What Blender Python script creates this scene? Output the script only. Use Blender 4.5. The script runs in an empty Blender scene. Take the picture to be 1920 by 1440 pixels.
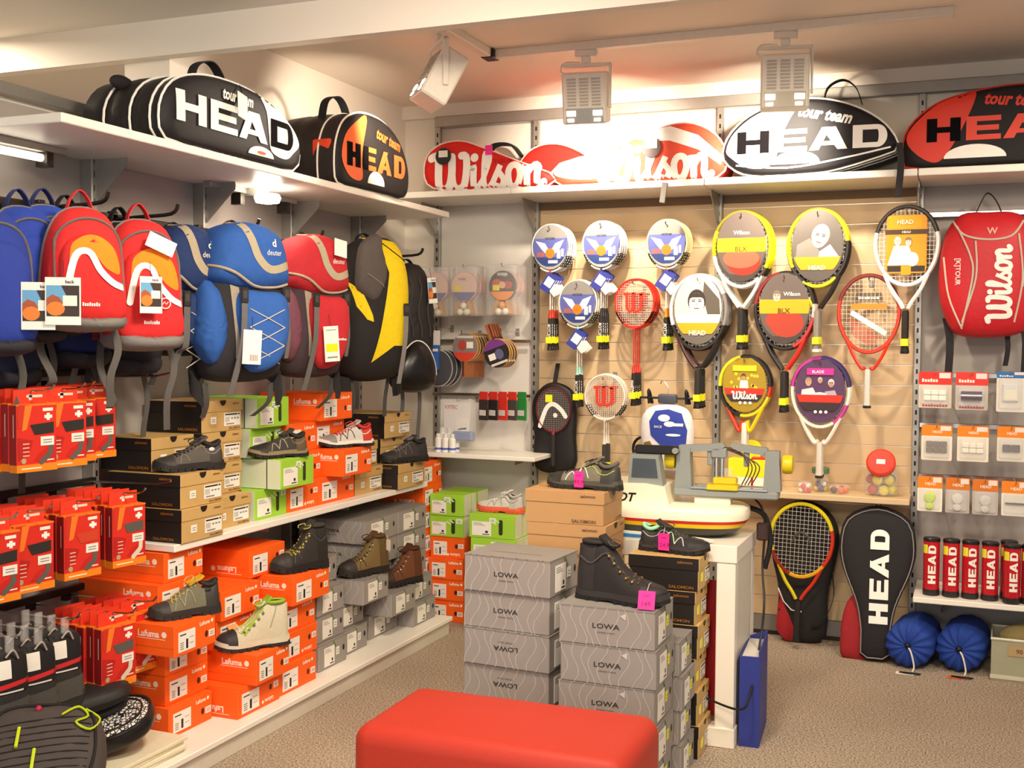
import bpy, bmesh, math, random
from mathutils import Vector as V, Matrix as MX, Euler
from math import sin, cos, pi, radians as rad
SC = bpy.context.scene
COL = SC.collection
# ---------------------------------------------------------------- camera, world, light, exposure
cam = bpy.data.objects.new('camera', bpy.data.cameras.new('camera'))
cam.data.sensor_width = 36
cam.data.lens = 39.71
cam.data.clip_start = .05
cam.location = (3.03, -5.88, 1.5)
_f = V((-sin(rad(21.85)) * cos(rad(2.14)), cos(rad(21.85)) * cos(rad(2.14)), -sin(rad(2.14))))
_q = _f.to_track_quat('-Z', 'Y').to_matrix().to_4x4()
cam.matrix_world = MX.Translation(cam.location) @ _q @ MX.Rotation(rad(.46), 4, 'Z')
COL.objects.link(cam)
SC.camera = cam
SC.view_settings.view_transform = 'Standard'
SC.view_settings.look = 'None'
SC.view_settings.exposure = -0.12
SC.view_settings.gamma = 1
SC.view_settings.use_curve_mapping = False
W = bpy.data.worlds.new('shop_light')
SC.world = W
W.use_nodes = True
W.node_tree.nodes['Background'].inputs[0].default_value = (1, .93, .86, 1)   # rest of the lit shop behind the camera
W.node_tree.nodes['Background'].inputs[1].default_value = .46
def light(name, kind, loc, aim, power, col, **kw):
    l = bpy.data.lights.new(name, kind)
    l.energy = power
    l.color = col
    for k, v in kw.items(): setattr(l, k, v)
    o = bpy.data.objects.new(name, l)
    o.location = loc
    o.rotation_euler = (V(aim) - V(loc)).to_track_quat('-Z', 'Y').to_euler()
    COL.objects.link(o)
WARM = (1, .86, .67)
DOWN = dict(shape='RECTANGLE', spread=rad(125))
light('ceiling_fill_left', 'AREA', (2.0, -3.3, 2.76), (.7, -1.9, .4), 58, WARM, size=.5, size_y=.5, **DOWN)  # added fill lamp without a fixture, brightens the left boxes
light('ceiling_fill_right', 'AREA', (3.6, -3.0, 2.76), (2.4, -.8, .6), 42, WARM, size=.5, size_y=.5, **DOWN)  # second added fill, out of view, for the right side
light('ceiling_fill_rear', 'AREA', (2.7, -5.6, 2.76), (1.7, -3.0, .3), 46, WARM, size=.9, size_y=.6, **DOWN)  # unseen fill added near the camera for the foreground
light('cool_rear_fill', 'AREA', (1.6, -7.3, 1.3), (1.2, -3.4, 2.0), 40, (.88, .94, 1), shape='RECTANGLE', size=3.0, size_y=1.6)      # unseen cool fill added behind the camera to lift the near ceiling
light('side_room_fill', 'AREA', (-1.0, -2.6, 2.72), (-1.2, -2.2, 0), 30, WARM, shape='RECTANGLE', size=.5, size_y=.5)  # unseen lamp added to brighten the far wall beyond the partition
# the halogen lamps of the three track spotlights, two each, and one further fixture right of the picture
SPOTS = [((.86, -1.50, 2.50), (.25, -2.35, 2.40), 42, 84), ((.80, -1.42, 2.52), (.30, -1.10, 2.45), 50, 80),
         ((1.36, -.86, 2.55), (1.22, 0, 2.42), 120, 84), ((1.48, -.86, 2.52), (1.40, 0, 1.35), 85, 84),
         ((2.24, -.86, 2.55), (2.08, 0, 2.42), 120, 84), ((2.36, -.86, 2.52), (2.35, 0, 1.35), 75, 84), ((4.1, -1.6, 2.6), (3.1, 0, 1.4), 60, 70)]
for i, (a, b, pw, ang) in enumerate(SPOTS):
    light('track_spot_lamp', 'SPOT', a, b, pw, WARM, spot_size=rad(ang), spot_blend=.8, shadow_soft_size=.025)
light('shelf_lamp', 'SPOT', (0.250,-1.967,2.093), (.25, -1.75, 1.0), 6, (1, .9, .72), spot_size=rad(150), spot_blend=.8, shadow_soft_size=.04)

# ---------------------------------------------------------------- helpers
def lin(h):
    h = h.lstrip('#')
    return [((int(h[i:i + 2], 16) / 255) + .055) ** 2.4 / 1.055 ** 2.4 if int(h[i:i + 2], 16) > 10 else int(h[i:i + 2], 16) / 255 / 12.92 for i in (0, 2, 4)]
MATS = {}
def mat(h, rough=.55, metal=0, var=.07, scale=40, bump=0, alpha=1, trans=0, emit=0, coat=0, spec=.4):
    key = (h, rough, metal, var, scale, bump, alpha, trans, emit, coat, spec)
    if key in MATS: return MATS[key]
    m = bpy.data.materials.new('m_' + h.strip('#'))
    m.use_nodes = True
    nt = m.node_tree
    b = nt.nodes['Principled BSDF']
    c = lin(h)
    b.inputs['Roughness'].default_value = rough
    b.inputs['Metallic'].default_value = metal
    b.inputs['Specular IOR Level'].default_value = spec
    b.inputs['Coat Weight'].default_value = coat
    tc = nt.nodes.new('ShaderNodeTexCoord')
    n = nt.nodes.new('ShaderNodeTexNoise')
    n.inputs['Scale'].default_value = scale
    n.inputs['Detail'].default_value = 4
    nt.links.new(tc.outputs['Object'], n.inputs['Vector'])
    mx = nt.nodes.new('ShaderNodeMix')
    mx.data_type = 'RGBA'
    mx.inputs[6].default_value = [min(1, x * (1 - var)) for x in c] + [1]
    mx.inputs[7].default_value = [min(1, x * (1 + var)) for x in c] + [1]
    nt.links.new(n.outputs[0], mx.inputs[0])
    nt.links.new(mx.outputs[2], b.inputs['Base Color'])
    if bump:
        bp = nt.nodes.new('ShaderNodeBump')
        bp.inputs['Strength'].default_value = bump
        bp.inputs['Distance'].default_value = .004
        nt.links.new(n.outputs[0], bp.inputs['Height'])
        nt.links.new(bp.outputs[0], b.inputs['Normal'])
    if alpha < 1: b.inputs['Alpha'].default_value = alpha
    if trans: b.inputs['Transmission Weight'].default_value = trans
    if emit:
        b.inputs['Emission Color'].default_value = c + [1]
        b.inputs['Emission Strength'].default_value = emit
    MATS[key] = m
    return m
fab = lambda h, **k: mat(h, **{**dict(rough=.8, var=.12, scale=60, bump=.25), **k})
card = lambda h: mat(h, rough=.6, var=.05, scale=25)
pla = lambda h, **k: mat(h, **{**dict(rough=.35, var=.03), **k})
PR = lambda h: mat(h, rough=.5, var=.02)           # flat print
WHITE, BLACK, GREY = PR('#f4efe6'), PR('#141214'), PR('#8a8784')
CHROME = mat('#c9c5bf', rough=.22, metal=1)
STEEL = mat('#a7a39c', rough=.4, metal=.6)
DARKMETAL = mat('#3a3431', rough=.35, metal=.7)
CLEAR = mat('#f2efec', rough=.12, alpha=.22, spec=.6)
LAMIN = mat('#f3ede2', rough=.4, var=.02)

def smooth(pts, k=6, closed=True):
    n = len(pts); out = []
    rng = range(n if closed else n - 1)
    g = (lambda i: V(pts[i % n])) if closed else (lambda i: V(pts[max(0, min(n - 1, i))]))
    for i in rng:
        a, b, c, d = g(i - 1), g(i), g(i + 1), g(i + 2)
        for j in range(k):
            t = j / k
            out.append(.5 * ((2 * b) + (c - a) * t + (2 * a - 5 * b + 4 * c - d) * t * t + (3 * b - a - 3 * c + d) * t ** 3))
    if not closed: out.append(V(pts[-1]))
    return out
def ell(rx, rz, n=28, cx=0, cz=0, a0=0, a1=2 * pi):
    full = abs(a1 - a0 - 2 * pi) < 1e-6
    return [(cx + rx * cos(a0 + (a1 - a0) * i / (n if full else n - 1)), cz + rz * sin(a0 + (a1 - a0) * i / (n if full else n - 1))) for i in range(n)]
def rrect(x0, z0, x1, z1, r, n=4):
    o = []
    for cx, cz, a in ((x1 - r, z1 - r, 0), (x0 + r, z1 - r, pi / 2), (x0 + r, z0 + r, pi), (x1 - r, z0 + r, 1.5 * pi)):
        o += [(cx + r * cos(a + pi / 2 * i / n), cz + r * sin(a + pi / 2 * i / n)) for i in range(n + 1)]
    return o
def rect(x0, z0, x1, z1): return [(x0, z0), (x1, z0), (x1, z1), (x0, z1)]
def band(rx, rz, w0, w1, n=10):
    r = [(rx * math.sqrt(max(0, 1 - (w / rz) ** 2)), w) for w in [w0 + (w1 - w0) * i / n for i in range(n + 1)]]
    return r + [(-x, w) for x, w in reversed(r)]

class G:
    """collects geometry of ONE mesh"""
    def __init__(s): s.v = []; s.f = []; s.m = []; s.mats = []
    def mi(s, m):
        if m not in s.mats: s.mats.append(m)
        return s.mats.index(m)
    def add(s, vs, fs, m):
        o = len(s.v); k = s.mi(m)
        s.v += [tuple(p) for p in vs]
        for f in fs: s.f.append([o + i for i in f]); s.m.append(k)
        return s
    def box(s, lo, hi, m, bev=0):
        (x0, y0, z0), (x1, y1, z1) = lo, hi
        if not bev:
            return s.add([(x, y, z) for x in (x0, x1) for y in (y0, y1) for z in (z0, z1)],
                         [(0, 1, 3, 2), (4, 6, 7, 5), (0, 4, 5, 1), (2, 3, 7, 6), (0, 2, 6, 4), (1, 5, 7, 3)], m)
        b = min(bev, (x1 - x0) * .45, (y1 - y0) * .45, (z1 - z0) * .45)
        bm = bmesh.new(); bmesh.ops.create_cube(bm, size=1)
        for v in bm.verts: v.co = ((x0 + x1) / 2 + v.co.x * (x1 - x0), (y0 + y1) / 2 + v.co.y * (y1 - y0), (z0 + z1) / 2 + v.co.z * (z1 - z0))
        bmesh.ops.bevel(bm, geom=bm.edges[:], offset=b, segments=1 if b < .012 else 4, affect='EDGES', profile=.5)
        bm.verts.index_update()
        s.add([v.co[:] for v in bm.verts], [[v.index for v in f.verts] for f in bm.faces], m); bm.free()
        return s
    def prism(s, out, d0, d1, m, fn=None):
        """outline (x,z) extruded from y=d0 to y=d1"""
        fn = fn or (lambda x, z, y: (x, y, z)); n = len(out)
        vs = [fn(p[0], p[1], d0) for p in out] + [fn(p[0], p[1], d1) for p in out]
        return s.add(vs, [list(range(n)), list(range(2 * n - 1, n - 1, -1))] + [(i, i + n, (i + 1) % n + n, (i + 1) % n) for i in range(n)], m)
    def flat(s, out, y, m, fn=None):
        fn = fn or (lambda x, z, y: (x, y, z))
        return s.add([fn(p[0], p[1], y) for p in out], [list(range(len(out)))], m)
    def tube(s, pts, r, m, n=6, closed=False, flat=1, up=None):
        pts = [V(p) for p in pts]; N = len(pts)
        rr = r if isinstance(r, (list, tuple)) else [r] * N
        vs = []; prev = None
        for i, p in enumerate(pts):
            a = pts[i - 1] if (i or closed) else p
            b = pts[(i + 1) % N] if (i < N - 1 or closed) else p
            t = (b - a).normalized() if (b - a).length > 1e-9 else V((0, 0, 1))
            if up is not None: nrm = V(up)
            elif prev is None: nrm = V((0, 0, 1)) if abs(t.z) < .9 else V((1, 0, 0))
            else: nrm = prev
            nrm = nrm - t * nrm.dot(t)
            if nrm.length < 1e-6: nrm = t.orthogonal()
            nrm.normalize(); prev = nrm; bi = t.cross(nrm)
            for k in range(n):
                q = 2 * pi * (k + .5) / n
                vs.append(p + (nrm * cos(q) * flat + bi * sin(q)) * rr[i])
        fs = []
        for i in range(N if closed else N - 1):
            j = (i + 1) % N
            for k in range(n): fs.append((i * n + k, i * n + (k + 1) % n, j * n + (k + 1) % n, j * n + k))
        if not closed: fs += [list(range(n - 1, -1, -1)), [(N - 1) * n + k for k in range(n)]]
        return s.add(vs, fs, m)
    def ribbon(s, pts, w, m, wd=(1, 0, 0), th=.003):
        """flat webbing along pts, width direction wd"""
        pts = [V(p) for p in pts]; wd = V(wd).normalized(); vs = []; N = len(pts)
        for i, p in enumerate(pts):
            t = (pts[min(i + 1, N - 1)] - pts[max(i - 1, 0)]).normalized(); nn = t.cross(wd)
            nn = nn.normalized() if nn.length > 1e-6 else V((0, -1, 0))
            ww = (w[i] if isinstance(w, (list, tuple)) else w) / 2
            vs += [p + wd * ww + nn * th / 2, p - wd * ww + nn * th / 2, p - wd * ww - nn * th / 2, p + wd * ww - nn * th / 2]
        fs = [(4 * i + k, 4 * i + (k + 1) % 4, 4 * i + 4 + (k + 1) % 4, 4 * i + 4 + k) for i in range(N - 1) for k in range(4)]
        return s.add(vs, fs + [(3, 2, 1, 0), (4 * N - 4, 4 * N - 3, 4 * N - 2, 4 * N - 1)], m)
    def lathe(s, prof, m, n=20, c=(0, 0, 0), ax='z'):
        vs = []; fs = []
        for r, z in prof:
            for k in range(n):
                a = 2 * pi * k / n; x, y = r * cos(a), r * sin(a)
                p = {'z': (x, y, z), 'y': (x, z, y), 'x': (z, x, y)}[ax]
                vs.append((p[0] + c[0], p[1] + c[1], p[2] + c[2]))
        for i in range(len(prof) - 1):
            for k in range(n): fs.append((i * n + k, i * n + (k + 1) % n, (i + 1) * n + (k + 1) % n, (i + 1) * n + k))
        return s.add(vs, fs + [list(range(n - 1, -1, -1)), [(len(prof) - 1) * n + k for k in range(n)]], m)
    def ball(s, c, r, m, n=12, sc=(1, 1, 1)):
        bm = bmesh.new(); bmesh.ops.create_uvsphere(bm, u_segments=n, v_segments=max(6, n * 2 // 3), radius=r)
        bm.verts.index_update()
        s.add([(c[0] + v.co.x * sc[0], c[1] + v.co.y * sc[1], c[2] + v.co.z * sc[2]) for v in bm.verts], [[v.index for v in f.verts] for f in bm.faces], m); bm.free()
        return s
    def shapes(s, polys, m, fn, maxlen=None):
        """2D polygons mapped by fn(x,z) to 3D, subdivided so that they follow the surface"""
        bm = bmesh.new()
        for i, p in enumerate(polys):
            vs = [bm.verts.new((q[0], q[1], 4e-5 * (i % 9))) for q in p]
            try: bm.faces.new(vs)
            except ValueError: pass
        s._conf(bm, m, fn, maxlen); return s
    def _conf(s, bm, m, fn, maxlen):
        if maxlen:
            bmesh.ops.triangulate(bm, faces=bm.faces[:])
            for _ in range(5):
                es = [e for e in bm.edges if e.calc_length() > maxlen]
                if not es: break
                bmesh.ops.subdivide_edges(bm, edges=es, cuts=1)
                bmesh.ops.triangulate(bm, faces=[f for f in bm.faces if len(f.verts) > 3])
        bm.verts.index_update()
        pts = []
        for v in bm.verts:
            q = fn(v.co.x, v.co.y); pts.append((q[0], q[1] - v.co.z, q[2]))
        s.add(pts, [[v.index for v in f.verts] for f in bm.faces], m); bm.free()
    def text(s, t, h, m, fn, bold=.02, shear=0, wide=None, maxlen=None, rot=0, at=(0, 0), flip=False, sx=1):
        """lettering centred on `at`, height h (or width `wide`), mapped by fn(x,z)"""
        vs, fs, w0 = font_mesh(t, bold, shear)
        k = h if wide is None else wide / w0
        bm = bmesh.new(); ca, sa = cos(rot), sin(rot); fl = -1 if flip else 1
        vv = []
        for x, y in vs:
            x, y = x * k * sx * fl, y * (h if h else k) * fl
            vv.append(bm.verts.new((at[0] + x * ca - y * sa, at[1] + x * sa + y * ca, 0)))
        for f in fs:
            try: bm.faces.new([vv[i] for i in f])
            except ValueError: pass
        s._conf(bm, m, fn, maxlen); return s
    def xf(s, M, start=0):
        s.v[start:] = [tuple(M @ V(p)) for p in s.v[start:]]; return s
    def mesh(s, name='mesh', ang=35):
        me = bpy.data.meshes.new(name); me.from_pydata(s.v, [], s.f)
        for m in s.mats: me.materials.append(m)
        me.polygons.foreach_set('material_index', s.m)
        me.polygons.foreach_set('use_smooth', [True] * len(me.polygons))
        me.update(); me.set_sharp_from_angle(angle=rad(ang)); return me
FONTS = {}
def font_mesh(t, bold, shear):
    """cap-height 1, centred"""
    key = (t, bold, shear)
    if key not in FONTS:
        cu = bpy.data.curves.new('t', 'FONT'); cu.body = t; cu.offset = bold; cu.shear = shear; cu.resolution_u = 2; cu.fill_mode = 'FRONT' if hasattr(cu, 'fill_mode') else cu.fill_mode
        ob = bpy.data.objects.new('t', cu); me = bpy.data.meshes.new_from_object(ob)
        vs = [(v.co.x, v.co.y) for v in me.vertices]; fs = [list(p.vertices) for p in me.polygons]
        bpy.data.objects.remove(ob); bpy.data.curves.remove(cu); bpy.data.meshes.remove(me)
        x0, x1 = min(v[0] for v in vs), max(v[0] for v in vs); y0, y1 = min(v[1] for v in vs), max(v[1] for v in vs)
        c = .72
        FONTS[key] = ([((x - (x0 + x1) / 2) / c, (y - (y0 + y1) / 2) / c) for x, y in vs], fs, (x1 - x0) / c)
    return FONTS[key]
def stroke(pts, w):
    """thick line with round ends as a strip of polygons that do not overlap"""
    pts = [V(p).to_2d() for p in pts]; N = len(pts); h = w / 2
    T_ = [(pts[min(i + 1, N - 1)] - pts[max(i - 1, 0)]).normalized() for i in range(N)]
    Lf = [p + V((-t.y, t.x)) * h for p, t in zip(pts, T_)]; Rt = [p - V((-t.y, t.x)) * h for p, t in zip(pts, T_)]
    out = [[tuple(Lf[i]), tuple(Rt[i]), tuple(Rt[i + 1]), tuple(Lf[i + 1])] for i in range(N - 1)]
    for p, t in ((pts[0], -T_[0]), (pts[-1], T_[-1])):
        a0 = math.atan2(t.y, t.x); out.append([(p.x + h * cos(a0 + u * pi / 6), p.y + h * sin(a0 + u * pi / 6)) for u in range(-3, 4)])
    return out
def bars(x0, x1, z, h, n):
    """small illegible print"""
    w = (x1 - x0) / n
    return [rect(x0 + i * w, z, x0 + (i + .72) * w, z + h * (1 if i % 3 else 1.3)) for i in range(n)]
def HEADLET(h, w=1.5, gap=.22, th=.27):
    """the wide block capitals H E A D, height 1 scaled to h, centred"""
    P = []; x = 0; t = th
    P += [rect(0, 0, .42, 1), rect(w - .42, 0, w, 1), rect(.42, .38, w - .42, .62)]
    x = w + gap
    P += [rect(x, 0, x + .42, 1), rect(x + .42, 0, x + w, .22), rect(x + .42, .39, x + w - .08, .61), rect(x + .42, .78, x + w, 1)]
    x += w + gap * .4
    P += [[(x, 0), (x + .42, 0), (x + .92, 1), (x + .55, 1)], [(x + w + .2 - .42, 0), (x + w + .2, 0), (x + w + .2 - .5, 1), (x + .55, 1), (x + .7, .72)], [(x + .4, .2), (x + w - .2, .2), (x + w - .2, .38), (x + .45, .38)]]
    x += w + .2 + gap
    P += [rect(x, 0, x + .42, 1)]
    P += [rect(x + .42, 0, x + w - .42, .22), rect(x + .42, .78, x + w - .42, 1)]
    q = [(x + w - .42 + .42 * cos(t0), .5 + .5 * sin(t0)) for t0 in [(-pi / 2 + pi * i / 12) for i in range(13)]]
    r = [(x + w - .42 + .06 * cos(t0), .5 + .28 * sin(t0)) for t0 in [(-pi / 2 + pi * i / 12) for i in range(13)]]
    for i in range(12): P.append([q[i], q[i + 1], r[i + 1], r[i]])
    tot = x + w
    return [[((p[0] - tot / 2) * h, (p[1] - .5) * h) for p in o] for o in P], tot * h
def WILSON(h):
    S = [([(-.1, .95), (.12, .95), (.14, .2), (.28, .04), (.48, .14), (.56, .5), (.56, .95)], .24), ([(.56, .6), (.6, .18), (.76, .04), (.95, .16), (1.02, .6), (1.0, .95), (.86, .98)], .22),
         ([(1.22, .62), (1.24, .62), (1.24, .14), (1.36, .04), (1.5, .2)], .2), ([(1.26, .9), (1.27, .91)], .24),
         ([(1.5, .2), (1.72, .8), (1.68, 1.02), (1.58, .95), (1.56, .2), (1.68, .04), (1.84, .2)], .16),
         ([(1.84, .2), (2.06, .66), (2.0, .5), (2.16, .26), (2.08, .06), (1.9, .1)], .17),
         ([(2.16, .16), (2.32, .1), (2.3, .45), (2.42, .64), (2.6, .6), (2.66, .35), (2.56, .08), (2.38, .06), (2.32, .2)], .19),
         ([(2.66, .4), (2.84, .62), (2.86, .08)], .2), ([(2.88, .42), (3.04, .64), (3.16, .55), (3.16, .14), (3.26, .06), (3.36, .14)], .2)]
    out = []
    for p, w in S: out += stroke(smooth(p, 3, False), w)
    return [[((q[0] - 1.6) * h, (q[1] - .5) * h) for q in o] for o in out]

class Puff:
    """inflated star-shaped outline; front bulges to -y by d, back to +y by b"""
    def __init__(s, out, d, b=.01, p=2.5, n=56, c=None, k=5):
        o = smooth(out, k) if k else [V(q) for q in out]
        s.c = V(c) if c else V((sum(q[0] for q in o) / len(o), sum(q[1] for q in o) / len(o)))
        s.d, s.b, s.p, s.n = d, b, p, n
        pol = sorted(((math.atan2(q[1] - s.c.y, q[0] - s.c.x), math.hypot(q[0] - s.c.x, q[1] - s.c.y)) for q in o))
        s.pol = [(pol[-1][0] - 2 * pi, pol[-1][1])] + pol + [(pol[0][0] + 2 * pi, pol[0][1])]
        s.tab = [s._R(-pi + 2 * pi * i / 360) for i in range(361)]
    def _R(s, a):
        for i in range(len(s.pol) - 1):
            if s.pol[i][0] <= a <= s.pol[i + 1][0]:
                u = (a - s.pol[i][0]) / max(1e-9, s.pol[i + 1][0] - s.pol[i][0]); return s.pol[i][1] * (1 - u) + s.pol[i + 1][1] * u
        return s.pol[-1][1]
    def R(s, a):
        u = (a + pi) / (2 * pi) * 360 % 360; i = int(u); return s.tab[i] * (1 - u + i) + s.tab[min(i + 1, 360)] * (u - i)
    def y(s, x, z, e=0):
        dx, dz = x - s.c.x, z - s.c.y; r = math.hypot(dx, dz) / s.R(math.atan2(dz, dx))
        return -s.d * max(0, 1 - min(r, 1) ** s.p) ** (1 / s.p) - e
    def fn(s, e=.002): return lambda x, z: (x, s.y(x, z, e), z)
    def pt(s, x, z, e=.002): return (x, s.y(x, z, e), z)
    def edge(s, k=1, y=0, n=None, a0=-pi, a1=pi):
        n = n or s.n
        return [(s.c.x + cos(a) * s.R(a) * k, y if y is not None else s.y(s.c.x + cos(a) * s.R(a) * k, s.c.y + sin(a) * s.R(a) * k), s.c.y + sin(a) * s.R(a) * k) for a in [a0 + (a1 - a0) * i / n for i in range(n)]]
    def put(s, g, m, mb=None, rings=9, wr=0, seed=0):
        n = s.n; rnd = random.Random(seed)
        for sgn, d, mm in ((-1, s.d, m), (1, s.b, mb or m)):
            vs = []; fs = []
            for i in range(rings):
                q = 1 - (i / rings) ** 1.6
                yy = sgn * d * max(0, 1 - q ** s.p) ** (1 / s.p)
                for k in range(n):
                    a = -pi + 2 * pi * k / n
                    w = 0
                    if wr and i and sgn < 0: w = wr * (sin(a * 5 + i * 1.7 + seed) * .5 + sin(a * 9 - i * 2.3 + seed) * .5) * sin(pi * i / rings)
                    r = s.R(a) * q
                    vs.append((s.c.x + cos(a) * r, yy - w, s.c.y + sin(a) * r))
            vs.append((s.c.x, sgn * d, s.c.y))
            for i in range(rings - 1):
                for k in range(n):
                    f = (i * n + k, i * n + (k + 1) % n, (i + 1) * n + (k + 1) % n, (i + 1) * n + k); fs.append(f if sgn < 0 else f[::-1])
            for k in range(n):
                f = ((rings - 1) * n + k, (rings - 1) * n + (k + 1) % n, len(vs) - 1); fs.append(f if sgn < 0 else f[::-1])
            g.add(vs, fs, mm)
        return s

def thing(name, label, cat, loc=(0, 0, 0), rot=0, group=None, scale=1):
    o = bpy.data.objects.new(name, None); COL.objects.link(o); o.empty_display_size = .05
    o.location = loc; o.rotation_euler = (0, 0, rot) if isinstance(rot, (int, float)) else rot; o.scale = (scale,) * 3
    o['label'] = label; o['category'] = cat
    if group: o['group'] = group
    return o
def part(name, g, parent, label=None, loc=(0, 0, 0), rot=(0, 0, 0), ang=35, stuff=False):
    me = g.mesh(name, ang) if isinstance(g, G) else g
    o = bpy.data.objects.new(name, me); COL.objects.link(o); o.parent = parent; o.location = loc; o.rotation_euler = rot
    if label: o['label'] = label
    if stuff: o['kind'] = 'stuff'
    return o
def one(name, g, label, cat, loc=(0, 0, 0), rot=0, group=None):
    o = part(name, g, None, label, loc, (0, 0, rot) if isinstance(rot, (int, float)) else rot); o['category'] = cat
    if group: o['group'] = group
    return o
def struct(name, g):
    o = part(name, g, None); o['kind'] = 'structure'; return o
def dup(root, loc, rot=None, label=None, group=None):
    r = root.copy(); COL.objects.link(r); r.location = loc
    if rot is not None: r.rotation_euler = (0, 0, rot) if isinstance(rot, (int, float)) else rot
    if label: r['label'] = label
    if group: r['group'] = group
    for ch in list(root.children):
        c = ch.copy(); COL.objects.link(c); c.parent = r
        for gch in ch.children:
            d = gch.copy(); COL.objects.link(d); d.parent = c
    return r
CACHE = {}
def cached(key, fn):
    if key not in CACHE: CACHE[key] = fn()
    return CACHE[key]
ORD = ['lowest', 'second', 'third', 'fourth', 'fifth', 'sixth', 'seventh', 'eighth']
def level(i, n):
    if n == 1: return ''
    return 'topmost' if i == n - 1 else 'bottom' if i == 0 else ORD[i] + ' from the bottom'

# ---------------------------------------------------------------- setting
def carpet():
    m = mat('#b5a089', rough=.95, var=.0)
    nt = m.node_tree; b = nt.nodes['Principled BSDF']; tc = next(n for n in nt.nodes if n.type == 'TEX_COORD')
    n1 = nt.nodes.new('ShaderNodeTexNoise'); n1.inputs['Scale'].default_value = 140; n1.inputs['Detail'].default_value = 3
    n2 = nt.nodes.new('ShaderNodeTexNoise'); n2.inputs['Scale'].default_value = 2.2; n2.inputs['Detail'].default_value = 2
    for n in (n1, n2): nt.links.new(tc.outputs['Object'], n.inputs['Vector'])
    rmp = nt.nodes.new('ShaderNodeValToRGB'); e = rmp.color_ramp.elements
    e[0].position = .36; e[0].color = lin('#7d6b59') + [1]; e[1].position = .64; e[1].color = lin('#d6c3ad') + [1]
    nt.links.new(n1.outputs[0], rmp.inputs[0])
    mx = nt.nodes.new('ShaderNodeMix'); mx.data_type = 'RGBA'; mx.blend_type = 'MULTIPLY'; mx.inputs[0].default_value = .25
    nt.links.new(rmp.outputs[0], mx.inputs[6]); nt.links.new(n2.outputs[0], mx.inputs[7]); nt.links.new(mx.outputs[2], b.inputs['Base Color'])
    bp = nt.nodes.new('ShaderNodeBump'); bp.inputs['Strength'].default_value = .6; bp.inputs['Distance'].default_value = .006
    nt.links.new(n1.outputs[0], bp.inputs['Height']); nt.links.new(bp.outputs[0], b.inputs['Normal'])
    return m
struct('floor', G().box((-2.1, -7.5, -.08), (6, .3, 0), carpet()))
PAINT = mat('#ece3d6', rough=.8, var=.02, scale=3)
PANEL = mat('#a39b95', rough=.55, var=.03, scale=4)
struct('wall_left', G().box((-.25, -2.07, 0), (-.02, .3, 3.2), PAINT).box((-.12, -7.5, 0), (-.02, -2.07, 2.32), PAINT).box((-2.1, -7.5, 0), (-2.0, .3, 3.2), PAINT))
struct('wall_back', G().box((-.02, .03, 0), (6, .25, 3.2), PAINT))
struct('ceiling', G().box((-2.1, -2.07, 2.85), (6, .3, 2.98), mat('#efe2d2', rough=.85, var=.02, scale=3)).box((-2.1, -7.5, 2.79), (6, -2.07, 2.92), mat('#e9e4dc', rough=.85, var=.02, scale=3)))
struct('trim_1', G().box((-2.0, -2.13, 2.645), (6, -2.07, 2.86), mat('#e9e0d4', rough=.8, var=.02, scale=3)))          # bulkhead across the ceiling
struct('trim_2', G().box((.2, -.04, 2.715), (6, .03, 2.775), STEEL, .004).box((-.02, -.012, 2.775), (6, .03, 2.85), PAINT))       # head rail of the back wall
struct('trim_3', G().box((-.02, -7, 2.318), (.02, -.25, 2.36), STEEL, .004))
struct('trim_4', G().box((.8, -.012, .02), (2.82, .03, .1), mat('#8f8a86', rough=.4, metal=.3), .004))
struct('trim_5', G().box((.8, -.006, 0), (2.82, .03, .02), mat('#2a2523')))
# wall panels between the uprights
wl = one('wall_panel', G().box((-.02, -6.8, .0), (0, -.52, 2.3), mat('#aaa29c', rough=.6, var=.03, scale=4)), 'long grey wall panel behind the hanging backpacks and sock boxes', 'panel')
wl['kind'] = 'structure'
for i, (x0, x1, z0, z1, m, lb) in enumerate([(.2, .81, 0, 2.27, mat('#d8d2ca', rough=.6, var=.03, scale=4), 'pale grey wall panel behind the table tennis bats'), (2.82, 4.2, 0, 2.27, PANEL, 'grey wall panel behind the red backpack and blister packs'),
                            (.83, 4.2, 2.3, 2.715, mat('#f3ead9', rough=.7, var=.02, scale=4), 'cream wall panel behind the racket bags on the back shelf')]):
    o = one('wall_panel', G().box((x0, 0, z0), (x1, .03, z1), m), lb, 'panel'); o['kind'] = 'structure'
# slatwall: one board per row and bay
MAPLE = mat('#d8bb92', rough=.45, var=.10, scale=5); SLATBACK = mat('#8a6f52', rough=.6); ALU = mat('#d8cdbd', rough=.3, metal=.7)
sw = thing('slat_wall', 'maple slat wall the rackets hang on', 'slatwall', (0, 0, 0))
part('backing', G().box((.83, .018, .1), (2.81, .03, 2.27), SLATBACK), sw, 'dark backing in the grooves')
for bx0, bx1 in ((.832, 1.813), (1.847, 2.80)):
    w = bx1 - bx0
    rows = [.1 + .045] + [.1 + .045 + .1 * i for i in range(1, 22)]
    me = G().box((0, 0, 0), (w, .018, .0965), MAPLE, .002).mesh('slat')
    strip = G().box((0, .003, 0), (w, .018, .0032), ALU).mesh('groove_strip')
    for k in range(22):
        z = .146 + .1 * (k - .45)
        if z < .1: z = .1
        o = part('slat', me, sw, loc=(bx0, 0, z))
        if k == 21: o.scale = (1, 1, .25)
        if k < 21: part('groove_strip', strip, sw, 'metal strip in the groove', loc=(bx0, 0, z + .0967))
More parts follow.
